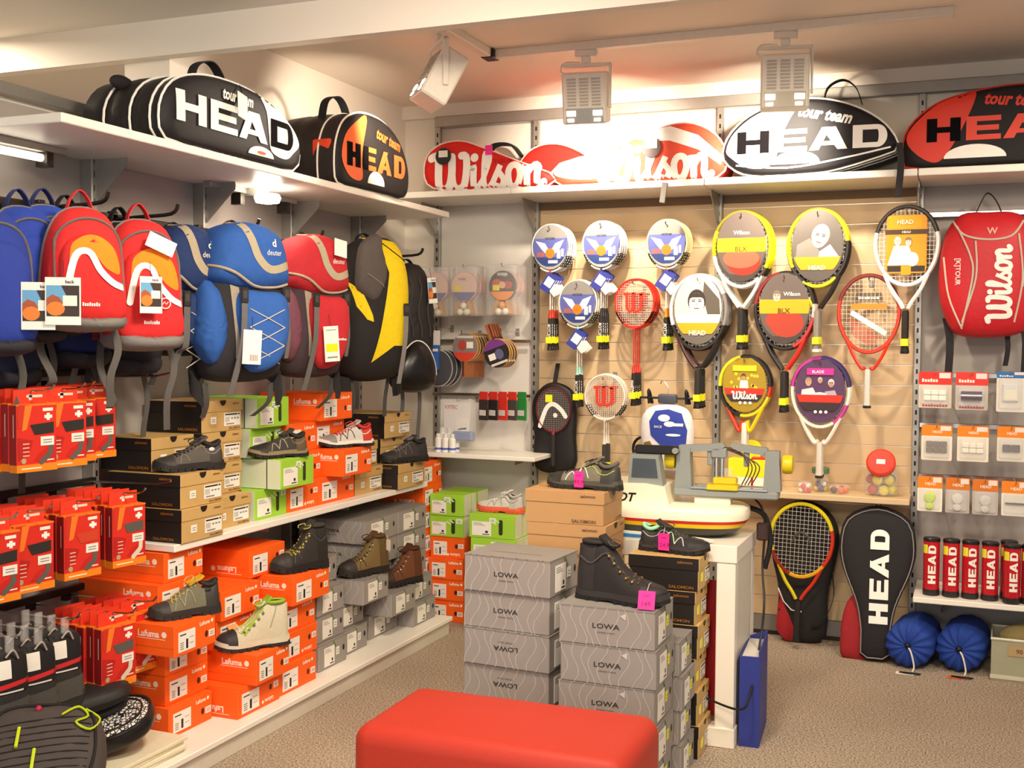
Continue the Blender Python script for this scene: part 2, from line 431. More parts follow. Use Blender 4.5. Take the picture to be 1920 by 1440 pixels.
# slotted uprights
def upright(w, d, z0, z1, side, slot_face):
    u = G().box((-w / 2, -d, z0), (w / 2, 0, z1), STEEL, .003)
    s = G()
    z = z0 + .04
    while z < z1 - .03:
        s.box((-.0045, -d - .0008, z), (.0045, -d + .001, z + .022), BLACK); z += .05
    return u.mesh('upright'), s.mesh('slots')
ub = upright(.034, .03, .02, 2.72, 0, 0)
for x, lb in ((.215, 'leftmost grey slotted upright of the back wall by the plastic packs'), (.815, 'grey slotted upright between table tennis bats and badminton rackets'), (1.83, 'grey slotted upright in the middle of the slat wall'), (2.812, 'grey slotted upright between slat wall and red backpack')):
    t = thing('shelf_upright', lb, 'upright', (x, 0, 0), 0, 'slotted shelf uprights')
    part('rail', ub[0], t); part('slots', ub[1], t, 'dark punched slots', stuff=True)
ul = upright(.03, .055, .0, 2.3, 0, 0)
for y, lb in ((-3.27, 'slotted upright in front of the nearest hanging backpacks'), (-2.585, 'slotted upright behind the red penguin backpack'), (-1.93, 'slotted upright behind the blue trekking pack'), (-1.27, 'slotted upright behind the red trekking pack'), (-.615, 'slotted upright behind the black pack in the corner')):
    t = thing('shelf_upright', lb, 'upright', (0, y, 0), pi / 2, 'slotted shelf uprights')
    part('rail', ul[0], t); part('slots', ul[1], t, 'dark punched slots', stuff=True)
# ---- shelves
def bracket(L_, H_, w=.004):
    return G().prism([(0, 0), (L_, 0), (L_, -.03), (.05, -H_), (0, -H_)], -w / 2, w / 2, STEEL, lambda x, z, y: (y, -x, z)).mesh('bracket')
def shelf(name, label, lo, hi, m, br=None, group=None, axis='y', brk=(.22, .16), edge=None):
    """board with its brackets; axis y: along the back wall, axis x: along the left wall"""
    t = thing(name, label, 'shelf', (lo[0], lo[1], lo[2]), 0, group)
    d = [hi[i] - lo[i] for i in range(3)]
    part('board', G().box((0, 0, 0), tuple(d), m, .003), t)
    for b in br or []:
        if axis == 'y': part('bracket', cached(('br', brk), lambda: bracket(*brk)), t, 'steel bracket', loc=(b - lo[0], d[1] - .002, 0))
        else: part('bracket', cached(('br', brk), lambda: bracket(*brk)), t, 'steel bracket', loc=(.002, b - lo[1], 0), rot=(0, 0, pi / 2))
    return t
for x0, x1, br, lb in ((.03, .812, [.215], 'white top shelf board at the corner under the red tennis bag'), (.815, 1.828, [.815], 'white top shelf board left of the middle upright'), (1.832, 2.81, [1.83], 'white top shelf board right of the middle upright'), (2.814, 4.1, [2.812], 'white top shelf board above the red tennis backpack')):
    shelf('wall_shelf', lb, (x0, -.4, 2.27), (x1, -.004, 2.303), LAMIN, br, 'top shelf boards of the back wall')
for i, (y0, y1) in enumerate(((-3.19, -2.505), (-2.502, -1.838), (-1.835, -1.17), (-1.167, -.42))):
    lb = ['white top shelf board at the near end above the children backpacks', 'white top shelf board under the black and white bag', 'white top shelf board under the orange and black bag', 'white top shelf board at the far corner'][i]
    shelf('wall_shelf', lb, (.0, y0, 2.155), (.475, y1, 2.185), LAMIN, [[-2.585], [-1.93], [-1.27], [-.615]][i], 'top shelf boards of the left wall', 'x', (.2, .17))
shelf('shoe_shelf', 'long white shelf carrying the upper rows of shoe boxes', (.0, -2.6, .735), (.42, -.55, .762), LAMIN, [-1.93, -1.27, -.615], None, 'x', (.36, .05))
pl = thing('plinth', 'low white plinth carrying the lower rows of shoe boxes', 'plinth', (0, 0, 0))
part('top_board', G().box((.0, -4.0, .07), (.62, -.66, .092), LAMIN, .003), pl)
part('front_board', G().box((.585, -3.99, .0), (.605, -.67, .07), mat('#d9cfc0', rough=.45), .002), pl)
shelf('wood_shelf', 'maple shelf with jars below the tennis rackets', (1.85, -.26, .742), (2.80, -.002, .77), MAPLE, None)
shelf('corner_shelf', 'white shelf with small white spray bottles', (.12, -.37, .872), (.95, -.004, .895), LAMIN, [.815], None, 'y', (.3, .017))
shelf('can_shelf', 'white shelf carrying the red ball cans', (2.83, -.42, .32), (4.1, -.004, .345), LAMIN, [2.95], None, 'y', (.3, .12))
# rails along the left wall
o = one('hanging_rail', G().box((.05, -4.6, 1.935), (.075, -.5, 1.965), DARKMETAL, .003), 'dark rail above the row of hanging backpacks', 'rail')
o = one('hanging_rail', G().box((.05, -4.6, 1.365), (.07, -2.6, 1.39), DARKMETAL, .003), 'dark rail the upper row of sock boxes hooks on', 'rail')
o = one('hanging_rail', G().box((.05, -4.6, .965), (.07, -2.6, .99), DARKMETAL, .003), 'dark rail the middle row of sock boxes hooks on', 'rail')
o = one('hanging_rail', G().box((.05, -4.6, .585), (.07, -2.6, .61), DARKMETAL, .003), 'dark rail the lowest row of sock boxes hooks on', 'rail')
# ---- track and its three spotlights
trm = mat('#e6ddd0', rough=.4)
t = thing('light_track', 'white lighting track on the ceiling with black corner joint', 'track', (0, 0, 0))
part('track_rail', G().box((.93, -1.02, 2.812), (2.96, -.975, 2.85), trm, .003), t)
part('track_rail', G().box((.93, -1.6, 2.812), (.975, -1.04, 2.85), trm, .003), t)
part('corner_joint', G().box((.925, -1.05, 2.808), (.985, -.97, 2.85), BLACK, .003), t, 'black corner joint')
LAMP = mat('#fff3d8', emit=14)
GRILL = mat('#b8aea0', rough=.5)
def spot(loc, yaw, tilt, label):
    t = thing('track_spotlight', label, 'spotlight', loc, (0, 0, yaw), 'track spotlights')
    part('adapter', G().box((-.05, -.018, -.03), (.05, .018, 0), trm, .004).box((-.02, -.012, -.06), (.02, .012, -.03), trm, .003), t)
    g = G().box((-.115, -.012, -.075), (.115, .012, -.06), trm, .003).box((.105, -.012, -.26), (.115, .012, -.06), trm, .002)
    part('yoke', g, t)
    R_ = (tilt, 0, 0); c = (0, 0, -.2)
    h = G().box((-.1, -.05, -.125), (.1, .07, .1), trm, .008)
    hd = part('housing', h, t, loc=c, rot=R_)
    g = G()
    for k in range(3):
        for j in range(9): g.box((-.075 + k * .055, -.054, -.045 + j * .014), (-.035 + k * .055, -.049, -.037 + j * .014), GRILL)
    part('vent_grille', g, hd, 'grey slotted vent', stuff=True)
    part('reflector', G().box((-.085, -.052, -.118), (.085, -.049, -.055), mat('#8d8478', rough=.3, metal=.6)), hd)
    for x in (-.06, .06):
        part('lamp', G().box((x - .02, -.0545, -.088), (x + .02, -.051, -.066), LAMP), hd, 'glowing halogen lamp')
        part('lamp', G().box((x - .017, -.0545, -.113), (x + .012, -.051, -.1), LAMP), hd, 'glowing halogen lamp')
    part('cable', G().tube(smooth([(-.03, .02, -.05), (-.1, .01, -.05), (-.115, 0, -.09), (-.07, -.01, -.11), (-.05, 0, -.1)], 4, False), .004, trm), t, 'white looped cable')
spot((.953, -1.56, 2.812), rad(-48), rad(-28), 'white track spotlight tilted at the left shelf beside the bulkhead')
spot((1.42, -1.0, 2.812), rad(8), rad(14), 'white track spotlight in the middle above the red tennis bags')
spot((2.30, -1.0, 2.812), rad(10), rad(4), 'white track spotlight in front of the white tennis bag')
# lamps under the left top shelf
def strip_lamp(label, y0, y1, lampy, power):
    t = thing('shelf_light', label, 'lamp', (.11, y0, 2.11), 0, 'lights under the left shelf')
    part('rail', G().box((-.02, 0, .02), (.02, y1 - y0, .045), STEEL, .003), t)
    part('clip', G().box((-.025, .2, -.03), (.025, .23, .02), DARKMETAL), t)
    part('clip', G().box((-.025, y1 - y0 - .1, -.03), (.025, y1 - y0 - .07, .02), DARKMETAL), t)
    return t
t = strip_lamp('fluorescent tube light under the near end of the left shelf', -3.9, -2.8, 0, 0)
part('tube', G().lathe([(.013, 0), (.013, .9)], mat('#fff2da', emit=6), 10, (0, .1, 0), 'y'), t, 'lit white tube')
t = strip_lamp('bright halogen lamp under the left shelf above the blue trekking pack', -2.0, -1.35, 0, 0)
part('lamp', G().lathe([(.0, -.028), (.05, -.02), (.058, .0), (.05, .015)], mat('#fff4dd', emit=30), 16, (.12, .26, 0)), t, 'glowing lamp disc')
part('arm', G().box((0, .25, .02), (.12, .27, .04), STEEL), t)

# ---------------------------------------------------------------- shoe boxes
KRAFT, ORANGE, GREEN, LOWG = '#c9a467', '#ff6414', '#9fd03a', '#9b948f'
def label_mesh(w, h, style):
    g = G().box((-w / 2, -.0012, 0), (w / 2, 0, h), WHITE); y = -.0016; r = random.Random(len(style))
    if style == 'kraft':
        g.flat(rect(-w * .46, h * .82, w * .3, h * .93), y, BLACK).flat(rect(w * .34, h * .82, w * .46, h * .93), y, BLACK)
        for i in range(4): g.flat(rect(-w * .44 + i * w * .07, h * .3, -w * .41 + i * w * .07, h * .7), y, GREY)
        for i in range(3): g.flat(rect(w * (-.08 + .18 * i), h * .5, w * (.04 + .18 * i), h * .62), y, GREY)
        g.flat(rect(-w * .4, h * .1, w * .1, h * .2), y, GREY)
    elif style == 'orange':
        g.flat(rect(-w * .06, h * .1, w * .06, h * .58), y, BLACK)
        for i in range(4): g.flat(rect(-w * .4, h * (.12 + i * .1), -w * .2, h * (.17 + i * .1)), y, GREY)
        g.flat(rect(-w * .42, h * .8, -w * .05, h * .86), y, BLACK).flat(rect(w * .15, h * .6, w * .4, h * .63), y, GREY).flat(rect(w * .15, h * .3, w * .4, h * .33), y, GREY)
    else:
        for i in range(3): g.flat(rect(-w * .42, h * (.72 + i * .08), w * (.2 - i * .1), h * (.75 + i * .08)), y, GREY)
        g.flat(rect(w * .2, h * .2, w * .34, h * .36), y, BLACK).flat(rect(w * .05, h * .07, w * .42, h * .13), y, BLACK)
    return g.mesh('label')
def flatfn(y): return lambda x, z: (x, y, z)
def leftfn(x0, d=0): return lambda x, z: (x0, d - x, z)      # on the long side face (-x), read from outside; d is measured from the end face
def contour(w, h, y, seed, side, l=0):
    r = random.Random(seed); g = G(); m = mat('#bdb3ac', rough=.6)
    n = 9
    for i in range(n):
        u0 = -.48 + .98 * i / n + r.uniform(-.03, .03); pts = []
        for j in range(7):
            z = h * j / 6
            pts.append((u0 * w + .05 * w * sin(j * .9 + i * .8 + seed) + .035 * j / 6 * w, z))
        pts = [(max(-w * .49, min(w * .49, p[0])), p[1]) for p in pts]
        wd = .0016
        for a, b in zip(pts, pts[1:]):
            q = [(a[0] - wd, a[1]), (a[0] + wd, a[1]), (b[0] + wd, b[1]), (b[0] - wd, b[1])]
            g.flat(q, 0, m, side)
    return g
def shoe_box(kind, w, l, h, label, loc, rot=pi / 2, flip=False, group=None, seed=0, mark=None):
    """end face -y, long side -x; loc is the middle of the bottom edge of the end face"""
    t = thing('shoe_box', label, 'shoe box', loc, rot, group)
    key = (kind, w, l, h, flip, seed if kind == 'grey' else 0); W2 = w / 2; ins = .003; lh = h * .36
    def P(nm, fn, lb=None, st=False): part(nm, cached((nm,) + key, lambda: fn().mesh(nm)), t, lb, stuff=st or nm in ('lettering', 'contour_lines', 'side_line', 'logo'))
    tz = lambda z: (h - z) if flip else z
    if kind in ('kraft', 'brown'):
        side = mat('#1d1613', rough=.6) if kind == 'kraft' else card('#b88c5c'); km = card(KRAFT) if kind == 'kraft' else card('#b88c5c')
        def body():
            g = G().box((-W2 + ins, ins, 0), (W2 - ins, l - ins, h - lh), km, .0015)
            return g.box((-W2 + ins - .0012, ins + .002, .001), (-W2 + ins, l - ins, h - lh), side).box((W2 - ins, ins + .002, .001), (W2 - ins + .0012, l - ins, h - lh), side)
        P('body', body)
        def lid():
            g = G().box((-W2, 0, h - lh), (W2, l, h), km, .0015)
            return g.box((-W2 - .001, .002, h - lh), (-W2, l, h - .001), side).box((W2, .002, h - lh), (W2 + .001, l, h - .001), side)
        P('lid', lid)
        P('thumb_notch', lambda: G().flat([(.02 * cos(a), h - .02 * abs(sin(a)) * 1.1) for a in [pi + pi * i / 8 for i in range(9)]], -.0012, mat('#1b1210')), 'dark half-round thumb notch')
        gold = PR('#9a5f22') if kind == 'kraft' else PR('#5e4327')
        def let():
            g = G().text('SALOMON', .011, gold, leftfn(-W2 - .0022, l * .25), at=(0, .014), sx=1.25).text('salomon', .011, gold, leftfn(-W2 - .0022, l * .2), at=(0, h - .016), sx=1.1)
            return g.text('SALOMON', .009, PR('#7a5a30'), flatfn(-.0016 + ins), at=(w * .3, .01), sx=1.25).text('salomon', .009, PR('#7a5a30'), flatfn(-.0016), at=(w * .32, h - .014))
        P('lettering', let, 'brown print')
        if kind == 'kraft':
            part('size_label', cached(('lk', w, h), lambda: label_mesh(w * .4, h * .42, 'kraft')), t, 'white barcode label', loc=(w * .24, ins - .0008, h * .16))
            part('price_sticker', cached('ps', lambda: G().box((-.017, -.001, 0), (.017, 0, .028), WHITE).flat(rect(-.01, .008, .01, .011), -.0014, GREY).flat(rect(-.01, .016, .01, .019), -.0014, GREY).mesh('price_sticker')), t, 'small white price sticker', loc=(-w * .22, ins - .0008, h * .26))
    elif kind == 'orange':
        om = card(ORANGE); lm = PR('#fff0dc')
        P('body', lambda: G().box((-W2, 0, 0), (W2, l, h), om, .002))
        P('lid_flap', lambda: G().box((-W2 - .001, .002, h * .3), (-W2, l - .002, h - .001), om).box((-W2, .001, h), (W2, l - .002, h + .0006), om), 'folded lid')
        def let():
            g = G(); z1, z2 = tz(h * .82), tz(h * .72)
            g.text('Lafuma', .0145, lm, flatfn(-.0008), .03, at=(w * .23, z1), flip=flip).flat(ell(.007, .007, 10, w * .23 + (.041 if not flip else -.041), z1), -.0008, lm)
            g.text('Lafuma', .023, lm, leftfn(-W2 - .0018, l * .3), .03, at=(0, z2), flip=flip).flat(ell(.011, .011, 10, .066 if not flip else -.066, z2), -W2 - .0018, lm, lambda x, z, y: (y, l * .3 - x, z))
            return g.flat(rect(-.05, z2 - .018, .07, z2 - .016), -W2 - .0018, lm, lambda x, z, y: (y, l * .3 - x, z))
        # side lettering reads from the front end backwards, so it is mapped on -y
        P('lettering', let, 'white lettering')
        P('thumb_hole', lambda: G().flat(ell(.009, .012, 12, w * .27, tz(h * .42)), -.0008, mat('#4a1a10')), 'dark thumb hole')
        part('size_label', cached(('lo', w, h), lambda: label_mesh(w * .4, h * .66, 'orange')), t, 'white size label', loc=(-w * .21, -.0004, h * .12))
        part('price_sticker', cached('pso', lambda: G().box((-.016, -.001, 0), (.016, 0, .024), PR('#ffe6da')).flat(rect(-.01, .007, .01, .01), -.0014, GREY).flat(rect(-.01, .014, .01, .017), -.0014, GREY).mesh('price_sticker')), t, 'small pale price sticker', loc=(w * .4, -.0004, tz(h * .4) - .012))
    elif kind == 'green':
        gm = card(GREEN); sm = card('#d9dcbd')
        P('body', lambda: G().box((-W2 + .001, .0, 0), (W2 - .001, l, h), gm, .002).box((-W2, .004, .001), (-W2 + .001, l - .003, h - .003), sm).box((W2 - .001, .012, .001), (W2, l - .003, h - .001), sm))
        P('side_line', lambda: G().box((-W2 - .0008, l * .2, 0), (-W2 + .0002, l * .2 + .004, h), mat('#2a2a22')).box((W2, l * .3, 0), (W2 + .0008, l * .3 + .006, h), gm).box((W2, l * .5, 0), (W2 + .0008, l * .5 + .02, h), gm), 'printed side line')
        P('handle_hole', lambda: G().flat(rrect(w * .2 - .011, h * .16, w * .2 + .011, h * .82, .0105, 4), -.0008, mat('#2c3414')), 'long dark handle slot')
        P('logo', lambda: G().shapes([[(-.004, h * .74), (.004, h * .78), (.03, h * .62), (.022, h * .58)], [(.012, h * .82), (.02, h * .86), (.046, h * .7), (.038, h * .66)]], PR('#cfe9a0'), flatfn(-.0008)), 'pale diagonal strokes', )
        part('size_label', cached(('lg', w, h), lambda: label_mesh(w * .42, h * .6, 'green')), t, 'white size label', loc=(-w * .22, -.0004, h * .1))
        part('price_sticker', cached('psg', lambda: G().box((-.018, -.001, 0), (.018, 0, .026), PR('#e4efd2')).flat(rect(-.01, .007, .01, .01), -.0014, GREY).flat(rect(-.01, .014, .01, .017), -.0014, GREY).mesh('price_sticker')), t, 'small pale price sticker', loc=(w * .02 if seed % 2 else w * .38, -.0006, h * .66))
    else:   # grey
        gm = card(LOWG)
        P('body', lambda: G().box((-W2, 0, 0), (W2, l, h), gm, .003))
        P('lid_edge', lambda: G().box((-W2 - .0008, -.0008, h - .004), (W2 + .0008, l + .0006, h + .0005), card('#8b8580')), 'lid edge')
        cfn = lambda x, z, y: (-W2 - .0008, l / 2 - x, z)
        P('contour_lines', lambda: contour(l, h, 0, seed, cfn), 'pale printed contour lines')
        dk = PR('#3a3634')
        fl = flip
        def let():
            g = G().text('LOWA', .0165, dk, lambda x, z: (-W2 - .0012, l / 2 - x, z), .015, at=(.0, h * .52), flip=fl, sx=1.35).text('simply more', .0065, dk, lambda x, z: (-W2 - .0012, l / 2 - x, z), .0, at=(.0, h * (.52 + (.17 if fl else -.17))), flip=fl, sx=1.3)
            return g.text('TREKKING & SPORTS', .011, PR('#6b6560'), lambda x, z: (x * 0 - W2 * .3 - z * -1, l / 2 - x, h + .001), .0, at=(0, 0), sx=1.3)
        P('lettering', let, 'dark lettering')
        if mark: P('triangle_mark', lambda: G().flat([(-.012, h * .82), (.008, h * .9), (.008, h * .72)], 0, PR('#cfc6c0'), lambda x, z, y: (-W2 - .0014, l * .32 - x, z)), 'pale printed triangle')
        P('thumb_hole', lambda: G().flat(ell(.008, .013, 12, w * .38, h * .55), -.0012, mat('#171514')), 'dark thumb hole')
        part('size_label', cached(('lw', w, h), lambda: label_mesh(w * .36, h * .72, 'grey')), t, 'white size label', loc=(-w * .14, -.0012, h * .1))
        P('hang_mark', lambda: G().flat([(w * .0, h * .95), (w * .03, h * .97), (w * .12, h * .72), (w * .09, h * .68)], -.0018, PR('#5d8a44')), 'green printed tag')
        yl = PR('#f2ee1e') if mark else PR('#eceae2')
        part('price_sticker', cached(('psw', bool(mark)), lambda: G().box((-.014, -.001, 0), (.014, 0, .034), yl).flat(rect(-.009, .009, .009, .012), -.0014, GREY).flat(rect(-.009, .02, .009, .023), -.0014, GREY).mesh('price_sticker')), t, 'yellow price sticker' if mark else 'small pale price sticker', loc=(w * .16, -.001, h * .38))
    return t
CW = {'kraft': 'black-sided brown shoe box', 'orange': 'orange shoe box', 'green': 'green shoe box', 'grey': 'grey shoe box', 'brown': 'plain brown shoe box'}
H1, Z1 = .1245, .762
def stackbox(kind, xf, y0, y1, z, h, where, flip=False, l=.33, seed=0, group=None):
    """box on the left wall with its end face towards the aisle at x = xf"""
    return shoe_box(kind, round(y1 - y0, 3), min(l, xf - .03), h, CW[kind] + ' ' + where, (xf, (y0 + y1) / 2, z), pi / 2, flip, group, seed)
U = 'shoe boxes on the long shelf'
for kind, xf, y0, y1, k, flip, where in [
    ('kraft', .43, -2.572, -2.322, 0, 0, 'at the bottom left corner of the long shelf'),
    ('kraft', .42, -2.566, -2.312, 1, 0, 'carrying the dark shoe at the left shelf end'),
    ('kraft', .27, -2.54, -2.295, 2, 0, 'standing behind the leftmost dark shoe'),
    ('kraft', .36, -2.30, -2.05, 0, 0, 'at the bottom beside the lowest green box'),
    ('kraft', .30, -2.28, -2.025, 1, 0, 'second from bottom, left of the green boxes'),
    ('kraft', .30, -2.28, -2.025, 2, 0, 'third from bottom, left of the green boxes'),
    ('kraft', .30, -2.285, -2.02, 3, 0, 'topmost, below the blue trekking pack straps'),
    ('green', .36, -2.022, -1.79, 0, 0, 'lowest on the long shelf'),
    ('green', .445, -1.962, -1.712, 1, 0, 'jutting out under the second dark shoe'),
    ('green', .31, -1.98, -1.755, 2, 0, 'behind the second dark shoe'),
    ('green', .345, -1.98, -1.75, 3, 0, 'topmost, touched by a hanging grey strap'),
    ('orange', .36, -1.785, -1.537, 0, 1, 'upside down at the bottom right of the green boxes'),
    ('orange', .34, -1.70, -1.485, 1, 0, 'just right of the jutting green box'),
    ('orange', .32, -1.735, -1.495, 2, 0, 'right of the second dark shoe'),
    ('orange', .36, -1.533, -1.215, 0, 0, 'at the bottom below the jutting orange box'),
    ('orange', .45, -1.475, -1.212, 1, 0, 'jutting out under the white and red shoe'),
    ('orange', .31, -1.49, -1.225, 2, 0, 'behind the white and red shoe'),
    ('orange', .355, -1.505, -1.23, 3, 0, 'topmost, below the red trekking pack'),
    ('kraft', .36, -1.207, -.935, 0, 0, 'at the bottom right of the orange boxes'),
    ('kraft', .34, -1.205, -.95, 1, 0, 'second level, right of the white and red shoe'),
    ('kraft', .44, -.92, -.63, 0, 0, 'carrying the dark shoe at the far shelf end'),
    ('kraft', .33, -.9, -.625, 1, 0, 'behind the dark shoe at the far shelf end'),
    ('kraft', .355, -.905, -.62, 2, 0, 'topmost at the far end of the shelf')]:
    stackbox(kind, xf, y0, y1, Z1 + k * H1, H1 - .0012, where, bool(flip), group=U, seed=k)
H2, Z2 = .114, .0925
LW = 'shoe boxes on the plinth'
for kind, xf, y0, y1, k, flip, where in [
    ('orange', .46, -2.685, -2.44, 0, 0, 'at the bottom beside the cream boards'),
    ('orange', .43, -2.665, -2.425, 1, 0, 'second from bottom in the nearest plinth stack'),
    ('orange', .43, -2.665, -2.425, 2, 0, 'third from bottom in the nearest plinth stack'),
    ('orange', .55, -2.767, -2.54, 3, 0, 'jutting out under the grey-green hiking shoe'),
    ('orange', .40, -2.665, -2.435, 4, 0, 'behind the grey-green hiking shoe'),
    ('orange', .39, -2.62, -2.40, 5, 0, 'topmost of the nearest stack on the plinth'),
    ('orange', .56, -2.42, -2.145, 0, 1, 'upside down at the plinth front edge'),
    ('orange', .60, -2.36, -2.14, 1, 0, 'carrying the beige and green hiking boot'),
    ('orange', .43, -2.37, -2.13, 2, 0, 'half hidden behind the beige and green boot'),
    ('orange', .45, -2.37, -2.12, 3, 0, 'above the beige and green boot'),
    ('orange', .41, -2.13, -1.88, 4, 1, 'large, upside down, close under the long shelf'),
    ('orange', .55, -2.135, -1.86, 0, 0, 'at the bottom left of the grey boxes'),
    ('orange', .53, -2.09, -1.82, 1, 1, 'upside down right of the beige and green boot'),
    ('orange', .52, -2.09, -1.82, 2, 0, 'below the box with the black boot'),
    ('orange', .56, -2.05, -1.775, 3, 0, 'carrying the black boot with yellow-green laces'),
    ('grey', .52, -1.79, -1.56, 0, 0, 'at the bottom right next to the orange boxes'),
    ('grey', .50, -1.77, -1.55, 1, 0, 'second from bottom next to the orange boxes'),
    ('grey', .50, -1.77, -1.55, 2, 0, 'third from bottom next to the orange boxes'),
    ('grey', .44, -1.73, -1.51, 3, 0, 'right behind the black boot'),
    ('grey', .49, -1.545, -1.32, 0, 0, 'at the bottom below the olive-brown boot'),
    ('grey', .47, -1.545, -1.32, 1, 0, 'second from bottom below the olive-brown boot'),
    ('grey', .57, -1.50, -1.265, 2, 0, 'jutting out under the olive-brown boot'),
    ('grey', .46, -1.25, -.965, 0, 0, 'in shade at the bottom below the brown leather boot'),
    ('grey', .57, -1.235, -.985, 1, 0, 'jutting out under the brown leather boot'),
    ('grey', .43, -1.26, -.97, 2, 0, 'between the two brown boots, third level'),
    ('grey', .46, -1.27, -.97, 3, 0, 'behind the olive-brown boot shaft'),
    ('grey', .46, -1.29, -.97, 4, 0, 'topmost left, close under the long shelf'),
    ('grey', .54, -.95, -.70, 0, 0, 'at the bottom right end of the plinth'),
    ('grey', .52, -.95, -.70, 1, 0, 'second from bottom at the right plinth end'),
    ('grey', .46, -.955, -.65, 2, 0, 'third from bottom at the right plinth end'),
    ('grey', .46, -.955, -.65, 3, 0, 'fourth from bottom at the right plinth end'),
    ('grey', .46, -.96, -.65, 4, 0, 'topmost at the right plinth end')]:
    hh = .1065 if y1 < -2.38 else H2
    stackbox(kind, xf, y0, y1, Z2 + k * hh, hh - .0012, where, bool(flip), group=LW, seed=k + int(-y0 * 10), l=.36)
for k in range(7):
    stackbox('orange', .372 + .005 * (k % 2), -.515, -.285, k * .122, .1208, level(k, 7) + ' in the tall stack in the corner', group='orange boxes stacked in the corner', flip=k % 3 == 2)
# boxes on the floor below the back wall, ends towards the camera
for k in range(6):
    shoe_box('green' if k > 3 else 'orange', .198, .33, .113, ('orange shoe box, ' + level(k, 6) + ' under the two green boxes by the back wall') if k < 4 else ('green shoe box on top of the orange ones by the back wall' if k == 5 else 'green shoe box between orange boxes and upper green box by the back wall'), (.481 + .003 * (k % 2), -.44 - .006 * (k % 3), .1142 * k), 0, k == 3, 'boxes on the floor by the back wall', k)
for k in range(5):
    shoe_box('green', .255, .34, .121, ['green shoe box at the very bottom behind the big grey boxes', 'green shoe box second from bottom behind the big grey boxes', 'green shoe box in the middle behind the big grey boxes', 'green shoe box just below the one with the silver running shoe', 'green shoe box carrying the silver running shoe'][k], (.79 + .01 * (k % 2), -.56, .1222 * k), 0, False, 'boxes on the floor by the back wall', 1)
# big grey boot boxes in the middle of the floor
hb = .1275
for k in range(6):
    lb = ['lowest in the left column of grey boxes behind the red bench', 'second from bottom, left column behind the red bench', 'grey shoe box partly hidden by the red bench, upside down print', 'grey shoe box with upside down print, left column', 'grey shoe box second from top of the left column', 'grey shoe box on top of the left column with speckled lid'][k]
    if k < 2: lb = 'grey shoe box ' + lb
    shoe_box('grey', .245, .325, hb - .001, lb, (1.757 + .004 * (k % 2), -2.21 - .008 * (k % 2), k * hb), pi / 2 + rad(-4), k in (2, 3), 'big grey boxes behind the bench', 11 + (k > 3) * 5, None)
for k in range(5):
    lb = ['grey shoe box at the floor, right column behind the bench', 'grey shoe box second from floor, right column behind the bench', 'grey shoe box third from floor, right column above the bench edge', 'grey shoe box just below the one with the black boot', 'grey shoe box carrying the black winter boot'][k]
    shoe_box('grey', .245, .325, hb - .001, lb, (2.125 + .006 * (k % 2), -2.255, k * hb), pi / 2, False, 'big grey boxes behind the bench', 12, True)
for k in range(4):
    shoe_box('grey', .2, .25, .118, 'grey shoe box, ' + level(k, 4) + ' in the short column beside the black boot', (2.155 - .012 * (k % 2), -2.015, k * .119), pi / 2, False, 'grey boxes beside the table', 13, True)
for k in range(6):
    kd = 'kraft'
    lb = [CW[kd] + ' at the floor beside the table leg', CW[kd] + ' second from floor beside the table leg', CW[kd] + ' third from floor beside the table leg', CW[kd] + ' fourth from floor, with yellow sticker', CW[kd] + ' below the one with the black trail shoe', CW[kd] + ' carrying the black trail shoe with mint lining'][k]
    t = shoe_box(kd, .2, .262, .1205, lb, (2.15 + (.02 if k == 0 else 0) + .012 * (k % 2), -1.80, k * .1215), pi / 2, False, 'boxes beside the table', k)
    part('yellow_sticker', cached('ysk', lambda: G().box((-.014, -.0014, 0), (.014, 0, .034), PR('#f2ee1e')).mesh('yellow_sticker')), t, 'yellow price sticker', loc=(-.045, .001, .03))
for k in range(8):
    lb = 'plain brown shoe box carrying the grey trail shoe with pink tag' if k == 7 else 'plain brown shoe box just below the topmost of the plain brown stack' if k == 6 else 'plain brown shoe box hidden in the stack behind the big grey boxes'
    shoe_box('brown', .24, .30, .12, lb, (1.858 - .008 * (k % 2), -1.93, k * .1208), pi / 2, False, 'plain brown boxes behind the grey ones', k)

